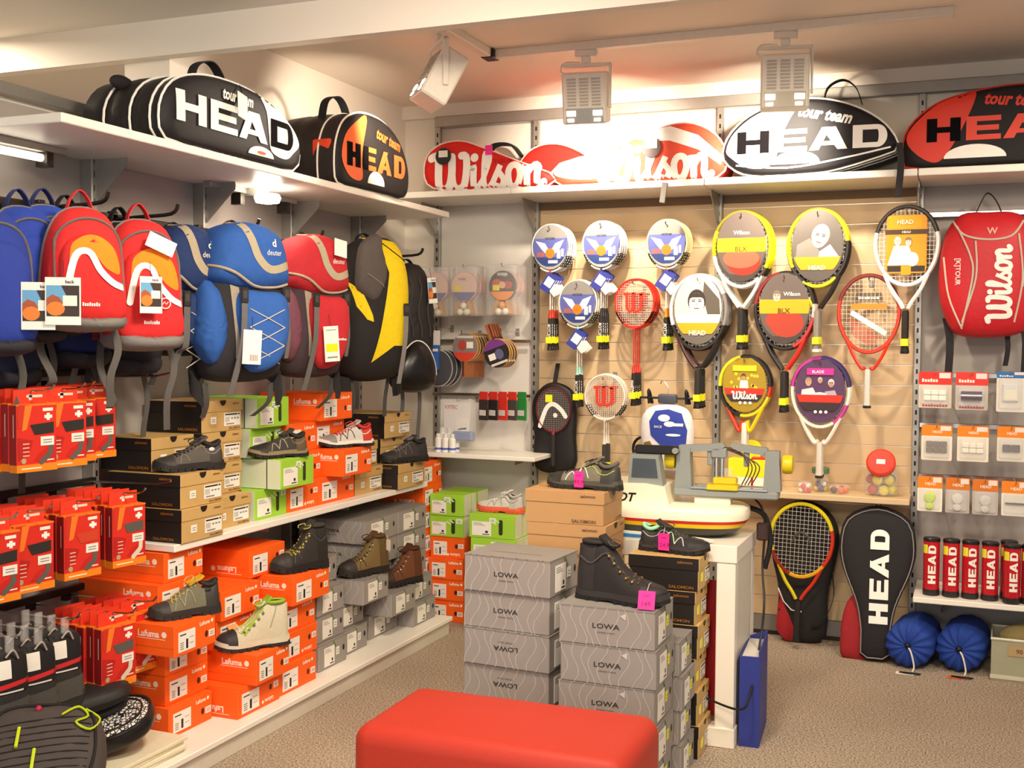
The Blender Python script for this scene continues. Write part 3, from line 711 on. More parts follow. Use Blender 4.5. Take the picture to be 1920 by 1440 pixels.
# ---------------------------------------------------------------- shoes
class Shoe:
    """length L along x (toe +x), sole on z = 0"""
    def __init__(s, L, w, col, toe, boot, sole):
        s.L, s.w, s.col, s.toe, s.boot, s.sole = L, w, col, toe, boot, sole
    def hw(s, u):     # half width, u in 0..1 heel to toe
        pts = [(0, .0), (.03, .5), (.1, .68), (.25, .72), (.4, .74), (.6, .92), (.75, 1), (.88, .88), (.96, .58), (1, .0)]
        return s._in(pts, u) * s.w / 2
    def top(s, u):
        c = s.col; b = s.sole
        if s.boot: pts = [(0, c * .95), (.06, c), (.34, c * 1.0), (.40, c * .93), (.5, c * .66), (.62, b + (c - b) * .34 + .008), (.75, s.toe + .014), (.9, s.toe), (.97, s.toe * .8), (1, b + .012)]
        else: pts = [(0, c * .9), (.05, c), (.14, c * .86), (.28, c * .80), (.34, c * 1.02), (.42, c * .98), (.58, c * .74), (.72, s.toe + .010), (.88, s.toe), (.96, s.toe * .8), (1, b + .01)]
        return s._in(pts, u)
    def _in(s, pts, u):
        for (a, x), (b, y) in zip(pts, pts[1:]):
            if a <= u <= b:
                t = (u - a) / (b - a); t = t * t * (3 - 2 * t) * .5 + t * .5; return x + (y - x) * t
        return pts[-1][1]
    def lift(s, u): return .016 * max(0, (u - .72) / .28) ** 2
    def pt(s, u, a, off=0):
        """a: 0 = +y side at the sole, pi/2 = top, pi = -y side"""
        ca, sa = cos(a), sin(a); z0 = s.sole * .75 + s.lift(u); z1 = s.top(u) + s.lift(u) * .6
        cy = (abs(ca) ** .55) * (1 if ca > 0 else -1); sz = abs(sa) ** .8
        nar = .30 if not s.boot else .22
        y = s.hw(u) * cy * (1 - nar * sz * sz)
        k = 1 + off / max(.02, s.hw(u))
        lean = .02 * s.L * sz if u < .15 else 0
        return V(((u - .5) * s.L + (lean * .6 if s.boot else lean), y * k, z0 + (z1 - z0) * sz * (1 + off / .06)))
    def loft(s, g, m, u0=0, u1=1, a0=0, a1=pi, off=0, nu=26, na=16):
        vs = []; fs = []
        for i in range(nu + 1):
            u = u0 + (u1 - u0) * (.5 - .5 * cos(pi * i / nu) if u0 == 0 and u1 == 1 else i / nu)
            for k in range(na + 1): vs.append(s.pt(min(.999, max(.001, u)), a0 + (a1 - a0) * k / na, off))
        for i in range(nu):
            for k in range(na):
                q = i * (na + 1) + k; fs.append((q, q + 1, q + na + 2, q + na + 1))
        return g.add(vs, fs, m)
    def footprint(s, k=1.0, n=18):
        us = [.5 - .5 * cos(pi * i / n) for i in range(n + 1)]
        return [((u - .5) * s.L * k, s.hw(max(.0, u)) * k, u) for u in us] + [((u - .5) * s.L * k, -s.hw(u) * k, u) for u in reversed(us[1:-1])]
    def slab(s, g, m, zb, zt, k=1.06, arch=0):
        f = s.footprint(k); n = len(f)
        ar = lambda u: arch * max(0, 1 - ((u - .42) / .14) ** 2)
        vs = [(x, y, zb + s.lift(u) + ar(u)) for x, y, u in f] + [(x * .985, y * .97, zt + s.lift(u) + (.006 * (1 - u))) for x, y, u in f]
        fs = [(i, (i + 1) % n, (i + 1) % n + n, i + n) for i in range(n)]
        h = n // 2
        for base, fl in ((0, 1), (n, 0)):
            for i in range(0, h):
                a, b, c, d = i, i + 1, (n - i - 1) % n, (n - i) % n
                q = []
                for e in (a, b, c, d):
                    if base + e not in q: q.append(base + e)
                if len(q) > 2: fs.append(q[::-1] if not fl else q)
        return g.add(vs, fs, m)
def shoe(name, label, loc, rot, L=.29, boot=False, upper='#4a4540', sole='#1e1b1a', mid=None, toe=None, heel=None, trim=None, lace='#222020', lining='#2a2626', stripes=None, tag=None, col=None, w=None, group=None, tongue=None, badge=None, hooks=None):
    S = Shoe(L, w or L * .36, col or (.155 if boot else .082), .062 if boot else .05, boot, .03 if boot else .027)
    t = thing(name, label, 'boot' if boot else 'shoe', loc, rot, group)
    um = fab(upper, scale=90)
    g = G(); S.slab(g, mat(sole, rough=.7), .0, .014, 1.06, .008)
    part('sole', g, t)
    g = G(); S.slab(g, mat(mid or sole, rough=.65), .0135, S.sole, 1.045, .002)
    part('midsole', g, t, 'lighter midsole' if mid else None)
    g = G(); n = 9
    for i in range(n):
        u = .06 + .88 * i / (n - 1)
        if .34 < u < .5: continue
        for sg in (-1, 1):
            y = sg * S.hw(u) * 1.05; z = S.lift(u)
            g.box(((u - .5) * L - .007, y - .006, z - .0), ((u - .5) * L + .007, y + .006, z + .012), mat(sole, rough=.7))
    part('tread_lugs', g, t, stuff=True)
    g = G(); S.loft(g, um); part('upper', g, t, ang=60)
    if toe: g = G(); S.loft(g, mat(toe, rough=.6), .76, .998, .04, pi - .04, .0025, 10, 14); part('toe_cap', g, t, 'rubber toe cap', ang=60)
    if heel: g = G(); S.loft(g, mat(heel, rough=.6), .002, .24, .04, 1.15, .002, 8, 8); S.loft(g, mat(heel, rough=.6), .002, .24, pi - 1.15, pi - .04, .002, 8, 8); part('heel_counter', g, t, None, ang=60)
    # opening, tongue, laces
    zc = S.col
    u0, u1 = (.05, .30) if boot else (.05, .30)
    cx = ((u0 + u1) / 2 - .5) * L + (.012 * L if boot else 0); rx = (u1 - u0) / 2 * L * .98; ry = S.hw(.2) * (.66 if boot else .6)
    g = G(); zt = zc * (.985 if boot else .90)
    ring = [(cx + rx * cos(a), ry * sin(a), zt + (.006 if boot else .014 * abs(cos(a)) ** 2 * (1 if cos(a) < 0 else 1.1))) for a in [2 * pi * i / 20 for i in range(20)]]
    g.tube(ring, .0075, fab(lining), 8, True); part('collar', g, t, 'padded collar', ang=80)
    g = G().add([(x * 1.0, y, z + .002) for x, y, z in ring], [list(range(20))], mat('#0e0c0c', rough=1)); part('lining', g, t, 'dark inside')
    ut = .31; p0 = S.pt(.36, pi / 2); up = S.pt(.30, pi / 2)
    g = G(); tw = S.hw(.3) * .55; hz = .022 if boot else .02
    pts = [V((p0.x + .028, 0, p0.z - .006)), p0 + V((.0, 0, .006)), V(((ut - .5) * L - .004, 0, zc + hz * .7)), V(((ut - .5) * L - .014, 0, zc + hz * 1.2))]
    g.ribbon(smooth(pts, 4, False), tw * 2, fab(tongue or upper), (0, 1, 0), .009); part('tongue', g, t, ang=60)
    g = G(); lm = mat(lace, rough=.7); us = [.38 + .34 * i / 6 for i in range(7)]
    for i, u in enumerate(us):
        a = pi / 2 - .62
        for sg in (-1, 1):
            q0 = S.pt(u, pi / 2 + sg * .62, .003); q1 = S.pt(us[min(i + 1, 6)] if i < 6 else u, pi / 2 - sg * .62, .003); md = (q0 + q1) / 2 + V((0, 0, .006))
            g.tube([q0, md, q1], .0024, lm, 5)
    q = S.pt(.4, pi / 2, .004)
    for sg in (-1, 1): g.tube(smooth([q, q + V((-.012, sg * .02, .014)), q + V((.006, sg * .04, .006)), q + V((.02, sg * .02, .0))], 3, False), .0022, lm, 5)
    part('laces', g, t, stuff=True)
    if hooks:
        g = G()
        for u in (.39, .45, .52, .59, .66):
            for sg in (-1, 1): p = S.pt(u, pi / 2 + sg * .72, .003); g.ball(p, .0055, mat(hooks, rough=.3, metal=.8), 8)
        part('lace_hooks', g, t, 'metal lace hooks', stuff=True)
    for j, (cl, path, r) in enumerate(stripes or []):
        g = G()
        for sd in (0, 1):
            pp = [S.pt(u, (a if sd == 0 else pi - a), .002) for u, a in smooth2(path)]
            g.tube(pp, r, mat(cl, rough=.45), 5)
        part('side_stripe', g, t, 'contrasting side stripe', stuff=True)
    if badge:
        g = G()
        for sd in (0, 1): 
            p = S.pt(.2, .9 if sd == 0 else pi - .9, .003); g.ball(p, .012, mat(badge), 10, (1, .3, .7))
        part('badge', g, t, 'small badge', stuff=True)
    if tag:
        cl, u, ang, sd, tw_, th_, txt = tag
        p = S.pt(u, ang, .012) + V((0, .016 if ang < pi / 2 else -.016, 0)); g = G()
        g.box((-tw_ / 2, -.0008, -th_), (tw_ / 2, .0008, 0), PR(cl))
        if txt:
            for sg in (-1, 1):
                fn = lambda x, z: (x * -sg, sg * .0014, z)
                g.text('statt', .008, PR('#7a1238'), fn, 0, at=(0, -th_ * .25)).text(txt, .016, PR('#7a1238'), fn, 0, at=(0, -th_ * .7))
        part('price_tag', g, t, 'hanging price tag', loc=p, rot=sd)
        part('tag_string', G().tube([S.pt(u - .04, pi / 2, .004), (S.pt(u - .04, pi / 2, .004) + p) / 2 + V((0, 0, .01)), p], .001, mat('#d8d0c4'), 4), t)
    return t
def smooth2(path): return [tuple(p) for p in smooth(path, 4, False)]
ZIG = lambda c, r=.0018: (c, [(.70, .2), (.64, 1.0), (.56, .25)], r)
ZAG = lambda c, r=.0018: (c, [(.56, .25), (.49, 1.05), (.40, .2)], r)
SW = lambda c, r=.002: (c, [(.05, .7), (.2, .55), (.36, .9), (.45, .8)], r)
S1 = (2, 1)
def top_of(z): return z + .0005
zl = lambda k: Z1 + k * H1
zp = lambda k, h=H2: Z2 + k * h
# toe to the left of the picture and a little to the aisle
shoe('trail_shoe', 'dark grey low hiking shoe on the leftmost brown boxes of the long shelf', (.345, -2.423, 1.0115), rad(243), .27, False, '#57504a', '#231f1e', None, '#35302e', '#3a3431', lace='#2a2626', stripes=[SW('#8a8378'), ZIG('#8a8378')], col=.10, badge='#d8d4d0')
shoe('trail_shoe', 'black low hiking shoe with beige sole edge on the jutting green box', (.375, -1.875, 1.0115), rad(240), .26, False, '#3d3833', '#1f1b1a', '#8b7a5c', '#2a2523', '#5c4c34', lace='#4a433b', stripes=[ZIG('#b6ab97'), ZAG('#b6ab97'), SW('#8a7a5e')], col=.092)
shoe('running_shoe', 'silver running shoe with red laces on the jutting orange box', (.385, -1.336, 1.0115), rad(238), .27, False, '#cfcac2', '#26211f', '#e9e4dc', '#8d8a85', '#c33a2c', lace='#d5382c', lining='#c8342a', stripes=[ZIG('#3a3634'), ZAG('#3a3634'), SW('#f5f0ea')], tongue='#b9b5ae', col=.095)
shoe('trail_shoe', 'black and dark grey shoe at the far end of the long shelf', (.40, -0.787, .887), rad(240), .275, False, '#3b3535', '#1e1a1a', None, '#332e2d', '#2b2727', lace='#8d8783', stripes=[ZIG('#6d6764'), ZAG('#6d6764')], col=.11)
h1 = .1065
shoe('hiking_shoe', 'grey-green hiking shoe with yellow tag on the nearest orange stack', (.475, -2.614, .5188), rad(238), .255, False, '#6f6c58', '#2c2826', None, '#3a3533', '#35302d', lace='#c3b25a', stripes=[ZIG('#9c9a7c'), ZAG('#9c9a7c')], col=.115, badge='#2a2624', tongue='#d9a521')
shoe('hiking_boot', 'beige and lime green hiking boot with black toe cap', (.515, -2.260, .3208), rad(234), .285, True, '#c9bfa4', '#2b2726', '#cfc5ad', '#2d2729', None, lace='#e8e4d2', lining='#8fae35', stripes=[('#9cc03c', [(.70, .8), (.62, 1.25), (.5, 1.2), (.38, 1.15)], .004), ('#9cc03c', [(.66, .6), (.56, 1.0), (.5, 1.1)], .004), ('#a89e84', [(.3, .3), (.22, .8), (.2, 1.2)], .0025)], tongue='#8fae35', col=.165, tag=('#f5a25c', .74, pi / 2 + .3, (rad(60), 0, rad(10)), .045, .075, None), hooks='#8d8578')
shoe('hiking_boot', 'black hiking boot with yellow-green laces on an orange box', (.49, -1.892, .5488), rad(246), .265, True, '#2b2725', '#1d1a1a', None, '#322e2c', '#25211f', lace='#b8b04a', lining='#3a3532', stripes=[ZIG('#4b463f'), SW('#565048')], col=.175, hooks='#c8bf6a', tongue='#35302c')
shoe('hiking_boot', 'olive-brown leather hiking boot on a jutting grey box', (.505, -1.381, .4348), rad(246), .265, True, '#6f5a32', '#231d1a', None, '#2d2522', '#5a4326', lace='#3a2c1e', lining='#53391f', stripes=[ZIG('#57431f')], col=.165, hooks='#b8b2a4', tongue='#5a3c22', tag=('#e9dcc4', .1, .8, (0, 0, rad(90)), .03, .05, None))
shoe('hiking_boot', 'reddish brown leather hiking boot on the rightmost jutting grey box', (.51, -1.033, .3208), rad(248), .26, True, '#6a3d22', '#211b19', None, '#3a2317', '#5a3019', lace='#3a2a22', lining='#4d2a18', stripes=[ZIG('#4f2c18')], col=.165, hooks='#c9c2b6', tongue='#4d2817')
shoe('running_shoe', 'silver running shoe with coral sole on a green box by the back wall', (.79, -.44, .6115), pi - rad(6), .265, False, '#cfcac2', '#d9583c', '#e8674a', None, '#bdb8b0', lace='#e3ded6', lining='#b7b1a8', stripes=[ZIG('#a19c94'), ZAG('#a19c94'), SW('#8f8a84')], tongue='#d8d3cb', col=.092)
PK = '#ff2f9a'
shoe('trail_shoe', 'grey and black trail shoe with pink tag on plain brown boxes', (1.745, -1.95, .9672), pi - rad(4), .285, False, '#6d6658', '#23201f', '#4b473c', '#2c2927', '#33302b', lace='#2a2725', lining='#5c5549', stripes=[ZIG('#e8e2d4'), ZAG('#e8e2d4'), SW('#b3bd4a', .0016)], col=.092, tag=(PK, .5, pi * .2, (0, 0, 0), .036, .058, '99,9'))
shoe('winter_boot', 'black winter boot with pink tag on the right grey boxes', (1.985, -2.27, 5 * hb), rad(-8), .325, True, '#262222', '#1a1716', '#332f2e', '#231f1f', '#2e2a2a', lace='#5a4a35', lining='#2c2827', stripes=[SW('#4a4545', .004)], col=.19, hooks='#b98a4a', tag=(PK, .86, pi * .78, (rad(-18), 0, rad(12)), .055, .06, '149'))
shoe('trail_shoe', 'black trail shoe with mint lining and pink tag beside the white table', (2.045, -1.80, 6 * .1215), rad(-6), .265, False, '#2e2a2b', '#1c1919', '#3a3636', '#262223', '#2b2728', lace='#4a4444', lining='#9fdcb4', stripes=[ZIG('#d8d4d0'), ZAG('#c8e8b0'), SW('#bdb9b5', .0014)], col=.09, tag=(PK, .42, pi * .8, (0, 0, 0), .042, .062, '124,9'))

# ---------------------------------------------------------------- racket bags on the top shelves
def bag_body(out, thick, m, d=.03, pinch=(.33, .66), n=72):
    """thick soft bag: outline lofted backwards, dips along the seams"""
    P_ = Puff(out, d, .02, 5, n); g = G(); P_.put(g, m, m, 6)
    g = G(); vs = []; fs = []; K = 13
    for j in range(K):
        u = j / (K - 1); s_ = .985 + .03 * sin(pi * u)
        for q in pinch: s_ -= .03 * math.exp(-((u - q) / .03) ** 2)
        for (x, y, z) in P_.edge(1, 0, n): vs.append((P_.c.x + (x - P_.c.x) * s_, thick * u, max(0.001, P_.c.y + (z - P_.c.y) * s_)))
    for j in range(K - 1):
        for k in range(n): fs.append((j * n + k, (j + 1) * n + k, (j + 1) * n + (k + 1) % n, j * n + (k + 1) % n))
    fs += [[(K - 1) * n + k for k in range(n)][::-1], list(range(n))]
    return P_, g.add(vs, fs, m)
def racket_bag(label, loc, rot, out, thick, body, panel, piping, pipes=(0, .33, .66), handle=True, group='racket bags on the top shelves', low=None):
    t = thing('racket_bag', label, 'sports bag', loc, rot, group)
    P_, g = bag_body(out, thick, fab(body, rough=.5))
    part('body', g, t, ang=60)
    g = G(); P_.put(g, fab(panel, rough=.6, bump=.1, spec=.25), fab(panel), 7); part('front_panel', g, t, ang=60)
    for u in pipes:
        g = G(); g.tube([(x, thick * u + (-.004 if u == 0 else 0), max(.004, z)) for x, y, z in P_.edge(1.005, 0, 72)], .0045, fab(piping, bump=0), 6, True); part('piping', g, t, 'contrasting piping')
    if handle:
        hx, hz = P_.c.x + handle[0], handle[1]
        g = G(); g.ribbon(smooth([(hx - .09, thick * .4, hz - .02), (hx - .07, thick * .38, hz + .06), (hx, thick * .34, hz + .09), (hx + .06, thick * .33, hz + .05), (hx + .09, thick * .33, hz - .03)], 5, False), .04, fab('#1b191b'), (0, 1, 0), .004); part('carry_handle', g, t, 'black webbing handle')
    return t, P_
def deco(t, P_, name, polys, m, e=.003, label=None, ml=.03, st=True):
    if name.endswith('field') and len(polys) == 1: polys = [[tuple(q) for q in smooth(polys[0], 4)]]
    part(name, G().shapes(polys, m, P_.fn(e), ml), t, label, ang=60, stuff=st)
def letters(h, cx, cz, w=1.5):
    P, tot = HEADLET(h, w)
    return [[(p[0] + cx, p[1] + cz) for p in o] for o in P], tot
def clipx(poly, f, keep):   # rough split by centre
    return (sum(p[0] for p in poly) / len(poly) < f) == keep
def tourteam(t, P_, m, x, z, h, shear=.25, rot=0):
    part('lettering', G().text('tour team', h, m, P_.fn(.004), .035, shear, at=(x, z), maxlen=.05, rot=rot, sx=.8), t, 'tour team lettering', stuff=True)
BK, WH, OR = mat('#121012', rough=.9, var=.02, spec=.05), PR('#fbf6ee'), PR('#e8531f')
dome = [(-.43, .035), (-.425, .13), (-.35, .215), (-.2, .262), (.0, .272), (.18, .252), (.33, .2), (.42, .125), (.435, .05), (.38, .003), (.2, 0), (0, 0), (-.2, 0), (-.39, .003)]
# black bag with white end, left shelf
t, P_ = racket_bag('black and white racket bag with huge white letters on the left shelf', (.462, -2.30, 2.186), pi / 2, dome, .33, '#1c1a1c', '#201d20', '#f4efe8', (0, .1, .36, .7), (.0, .272))
deco(t, P_, 'white_field', [[(.12, .27), (.165, .2), (.18, .12), (.2, .05), (.3, .035), (.36, .07), (.405, .11), (.37, .16), (.3, .2), (.24, .235)]], WH, .002, 'white end field')
deco(t, P_, 'white_disc', [ell(.085, .036, 16, .13, .022, 0, pi)], WH, .0026, 'white half disc')
L_, tot = letters(.108, -.01, .125, 1.5)
deco(t, P_, 'lettering', [o for o in L_ if clipx(o, .19, True)], WH, .0035, 'large white letters')
deco(t, P_, 'lettering', [o for o in L_ if clipx(o, .19, False)], BK, .0038, 'black letter on the white field')
tourteam(t, P_, WH, -.02, .213, .042)
part('logo', G().flat(ell(.03, .006, 12, .13, .034), 0, OR, lambda x, z, y: P_.pt(x, z, .004)), t, 'small orange print')
part('hang_tag', G().box((-.03, -.002, -.07), (.03, 0, .03), PR('#f5f1ea')).tube([(0, 0, .03), (0, .01, .07)], .0015, BK, 4), t, 'white hang tag', loc=(-.02, -.05, .2), rot=(rad(-10), rad(12), 0))
for x, z in ((.2, .235), (-.38, .2)): part('strap_end', G().ball((0, 0, 0), .045, fab('#1b191b'), 12, (1.3, .5, .6)), t, 'black padded strap end', loc=(x, .12 if x > 0 else .2, z + .01))
# orange and black bag beside it
d2 = [(x * .74, z * 1.28) for x, z in dome]
t, P_ = racket_bag('orange and black racket bag with orange letters at the right of the left shelf', (.466, -1.25, 2.186), pi / 2 - rad(2), d2, .33, '#231c1c', '#1c191a', '#f0e6da', (0, .25), (-.12, .33))
deco(t, P_, 'orange_field', [[(-.09, .33), (-.125, .2), (-.135, .12), (-.13, .045), (-.18, .03), (-.25, .05), (-.295, .12), (-.265, .22), (-.18, .29)]], PR('#f0692b'), .002, 'orange end field')
deco(t, P_, 'white_disc', [ell(.075, .06, 16, -.01, .03, 0, pi)], WH, .0026, 'white half disc')
L_, tot = letters(.105, .0, .14, 1.05)
deco(t, P_, 'lettering', [o for o in L_ if clipx(o, -.1, True)], BK, .0035, 'black letter on the orange field')
deco(t, P_, 'lettering', [o for o in L_ if clipx(o, -.1, False)], PR('#f0692b'), .0038, 'large orange letters')
tourteam(t, P_, PR('#f0692b'), .1, .25, .05, .25, rad(-8))
part('side_field', G().box((-.315, .02, .1), (-.285, .12, .2), fab('#d9431c'), .02), t, 'orange side field')
# back wall, from left to right
wil = [(-.39, .1), (-.37, .19), (-.29, .245), (-.17, .255), (-.04, .21), (.1, .155), (.24, .1), (.34, .06), (.36, .03), (.33, .003), (.1, 0), (-.1, 0), (-.26, .002), (-.36, .03)]
t, P_ = racket_bag('red tennis bag with white script lettering at the left end of the back shelf', (.70, -.385, 2.304), 0, wil, .2, '#c21f1c', '#d8261f', '#f4e8dc', (0,), None)
part('lettering', G().shapes([[(p[0] - .02, p[1] + .085) for p in o] for o in WILSON(.185)], WH, P_.fn(.004), .03).text('TOUR', .022, PR('#8e1512'), P_.fn(.003), .0, at=(.08, .135), sx=1.3), t, 'white script lettering', stuff=True)
part('hang_tag', G().lathe([(0, -.002), (.045, -.002), (.045, .001), (0, .001)], PR('#2b2526'), 20, ax='y').box((-.026, -.004, -.005), (.026, -.002, .03), WHITE), t, 'round black hang tag with white sticker', loc=(-.26, -.04, .175))
part('price_tag', G().box((-.02, -.002, -.03), (.02, 0, .02), PR(PK)), t, 'pink price tag', loc=(.0, -.034, .2))
w2 = [(-.24, .05), (-.22, .16), (-.14, .235), (-.02, .25), (.1, .21), (.2, .14), (.27, .06), (.27, .01), (.15, 0), (-.15, 0)]
t, P_ = racket_bag('plain red tennis bag wedged behind the red script bag', (1.0, -.17, 2.304), 0, w2, .15, '#c21f1c', '#d2281f', '#f0dccd', (0,), None)
t2 = one('backpack_strap', G().ribbon(smooth([(-.1, 0, .0), (-.06, 0, .05), (.04, 0, .045), (.1, 0, -.02)], 5, False), .06, fab('#1e1b1d'), (0, 1, 0), .012), 'black padded strap sticking up behind the left red tennis bag', 'strap', (.66, -.1, 2.53))
w3 = [(-.46, .03), (-.45, .09), (-.36, .13), (-.2, .15), (-.05, .2), (.1, .26), (.25, .275), (.37, .22), (.43, .13), (.43, .05), (.38, .003), (.1, 0), (-.2, 0), (-.42, .002)]
t, P_ = racket_bag('red and white tennis bag glaring under the middle spotlight', (1.50, -.375, 2.304), 0, w3, .22, '#c93325', '#e0523b', '#f6ece0', (0,), None)
deco(t, P_, 'white_stripe', [[(-.07, .185), (.05, .232), (.13, .262), (.26, .2), (.36, .13), (.42, .08), (.42, .14), (.36, .22), (.24, .27), (.14, .262), (.2, .235), (.1, .2), (.0, .17)]][:0] + [[(-.02, .208), (.08, .25), (.16, .262), (.3, .21), (.425, .1), (.41, .06), (.3, .14), (.16, .19), (.05, .195)]], WH, .0025, 'white diagonal stripe')
deco(t, P_, 'pale_field', [[(-.44, .05), (-.42, .1), (-.3, .13), (-.12, .16), (-.04, .16), (-.12, .04), (-.3, .02)]], PR('#f2d9bf'), .0022, 'cream end field')
part('lettering', G().shapes([[(p[0] + .06, p[1] + .085) for p in o] for o in WILSON(.175)], WH, P_.fn(.004), .03), t, 'white script lettering', stuff=True)
part('hang_tag', G().lathe([(0, -.002), (.05, -.002), (.05, .001), (0, .001)], PR('#4a3535'), 20, ax='y').box((-.03, -.004, -.005), (.03, -.002, .045), WHITE), t, 'round dark hang tag with white sticker', loc=(.07, -.045, .16))
hd = [(-.41, .1), (-.38, .2), (-.28, .29), (-.12, .345), (.05, .345), (.2, .3), (.32, .225), (.385, .14), (.385, .09), (.3, .06), (.1, .01), (-.05, 0), (-.25, .0), (-.35, .03)]
t, P_ = racket_bag('white and black racket bag with rounded front right of the middle spotlight', (2.33, -.385, 2.304), 0, hd, .32, '#201c1e', '#1f1c1f', '#fbf3e6', (0, .18, .4), (.14, .36))
deco(t, P_, 'white_field', [[(-.06, .34), (-.12, .2), (-.17, .05), (-.28, .035), (-.37, .09), (-.39, .13), (-.35, .21), (-.24, .29)]], WH, .002, 'white end field')
deco(t, P_, 'white_disc', [ell(.11, .06, 16, -.06, .045, 0, pi)], WH, .0026, 'white half disc')
L_, tot = letters(.105, .005, .155, 1.45)
deco(t, P_, 'lettering', [o for o in L_ if clipx(o, -.17, True)], BK, .0035, 'black letter on the white field')
deco(t, P_, 'lettering', [o for o in L_ if clipx(o, -.17, False)], WH, .0038, 'large white letters')
tourteam(t, P_, WH, .07, .265, .055, .25, rad(-12))
deco(t, P_, 'piping_curve', stroke(smooth([(-.34, .05), (-.1, .028), (.15, .06), (.36, .1)], 4, False), .008), WH, .003, 'white curved piping')
hr = [(-.36, .03), (-.35, .17), (-.24, .28), (-.08, .33), (.12, .35), (.3, .33), (.42, .25), (.45, .12), (.43, .02), (.2, 0), (0, 0), (-.3, 0)]
t, P_ = racket_bag('red and black racket bag at the right end of the back shelf', (3.11, -.37, 2.304), 0, hr, .3, '#1f1a1b', '#1e1a1b', '#c9301f', (0, .3), None)
deco(t, P_, 'red_field', [[(-.06, .33), (-.1, .2), (-.19, .04), (-.26, .03), (-.34, .1), (-.34, .17), (-.24, .27), (-.15, .31)]], PR('#d9341f'), .002, 'red end field')
deco(t, P_, 'white_disc', [ell(.13, .06, 16, -.06, .035, 0, pi)], WH, .0026, 'white half disc')
L_, tot = letters(.105, .06, .165, 1.36)
deco(t, P_, 'lettering', [o for o in L_ if clipx(o, -.13, True)], BK, .0035, 'black letter on the red field')
deco(t, P_, 'lettering', [o for o in L_ if clipx(o, -.13, False)], PR('#e0402a'), .0038, 'large red letters')
tourteam(t, P_, PR('#d9341f'), .1, .28, .055, .25, rad(-6))
one('bag_strap', G().ribbon(smooth([(0, 0, 0), (.01, -.02, -.1), (.0, -.02, -.25)], 5, False), .03, fab('#2a2628'), (1, 0, 0), .004), 'dark strap end hanging over the back shelf edge under the white bag', 'strap', (2.73, -.415, 2.42), 0)
one('shelf_clip', G().box((-.014, -.01, -.1), (.014, .0, .0), mat('#6a645f', rough=.6), .002), 'grey metal tongue hanging from the back shelf edge', 'clip', (1.64, -.405, 2.29), (rad(4), rad(9), 0))

# ---------------------------------------------------------------- backpacks on the left rail
ZG = mat('#8a8680', rough=.5)
def hang_tag(t, x, y, z, w=.09, h=.13, rot=(0, 0, 0), kind='photo'):
    g = G().box((-w / 2, -.001, -h), (w / 2, .001, 0), PR('#f3efe6'))
    if kind == 'photo':
        g.flat(rect(-w * .46, -h * .82, w * .46, -h * .17), -.0016, PR('#3a2a22'))
        g.flat([(-w * .46, -h * .17), (-w * .05, -h * .17), (w * .12, -h * .42), (w * .08, -h * .6), (-w * .46, -h * .6)], -.002, PR('#69a5cf'))
        g.flat([(-w * .46, -h * .45), (-w * .3, -h * .36), (-w * .1, -h * .42), (w * .02, -h * .55), (-w * .46, -h * .62)], -.0024, PR('#a8532f'))
        g.flat(ell(w * .26, h * .15, 12, -w * .2, -h * .66), -.0028, PR('#e8802a')).flat(rect(w * .0, -h * .6, w * .4, -h * .38), -.003, PR('#efe9dc'))
        g.text('back', h * .07, BLACK, flatfn(-.0018), at=(w * .2, -h * .09))
    elif kind == 'price':
        g.flat(rect(-w * .4, -h * .72, w * .4, -h * .5), -.0016, PR('#f6e71c')).flat(rect(-w * .35, -h * .12, w * .35, -h * .1), -.0016, GREY).flat(rect(-w * .35, -h * .9, w * .35, -h * .86), -.0016, GREY)
    else:
        for i in range(5): g.flat(rect(-w * .1 + i * w * .09, -h * .9, -w * .06 + i * w * .09, -h * .72), -.0016, PR('#9a5a44'))
    g.tube([(0, 0, 0), (0, .01, .05)], .001, BLACK, 4)
    part('hang_tag', g, t, {'photo': 'picture hang tag', 'price': 'white tag with yellow price'}.get(kind, 'white hang tag'), loc=(x, y, z), rot=rot)
def webbing(t, pts, w=.028, col='#57534f', nm='hanging_strap', wd=(1, .3, 0)):
    part(nm, G().ribbon(smooth(pts, 5, False), w, fab(col), wd, .0025), t, ang=60)
def buckle(t, p, w=.03, col='#2a2826'):
    part('buckle', G().box((-w / 2, -.008, -.03), (w / 2, 0, .03), pla(col), .004).box((-w * .3, -.0095, -.012), (w * .3, -.007, .018), pla('#45423f'), .002), t, 'dark plastic buckle', loc=p)
def loop(t, col, h=.06, w=.028, y=.02, half=.045):
    part('grab_loop', G().ribbon(smooth([(-half, y, -.03), (-half * .7, y, h * .5), (0, y, h), (half * .7, y, h * .5), (half, y, -.03)], 5, False), w, fab(col), (0, 1, 0), .004), t, ang=60)
PG = 'backpacks hanging on the left rail'
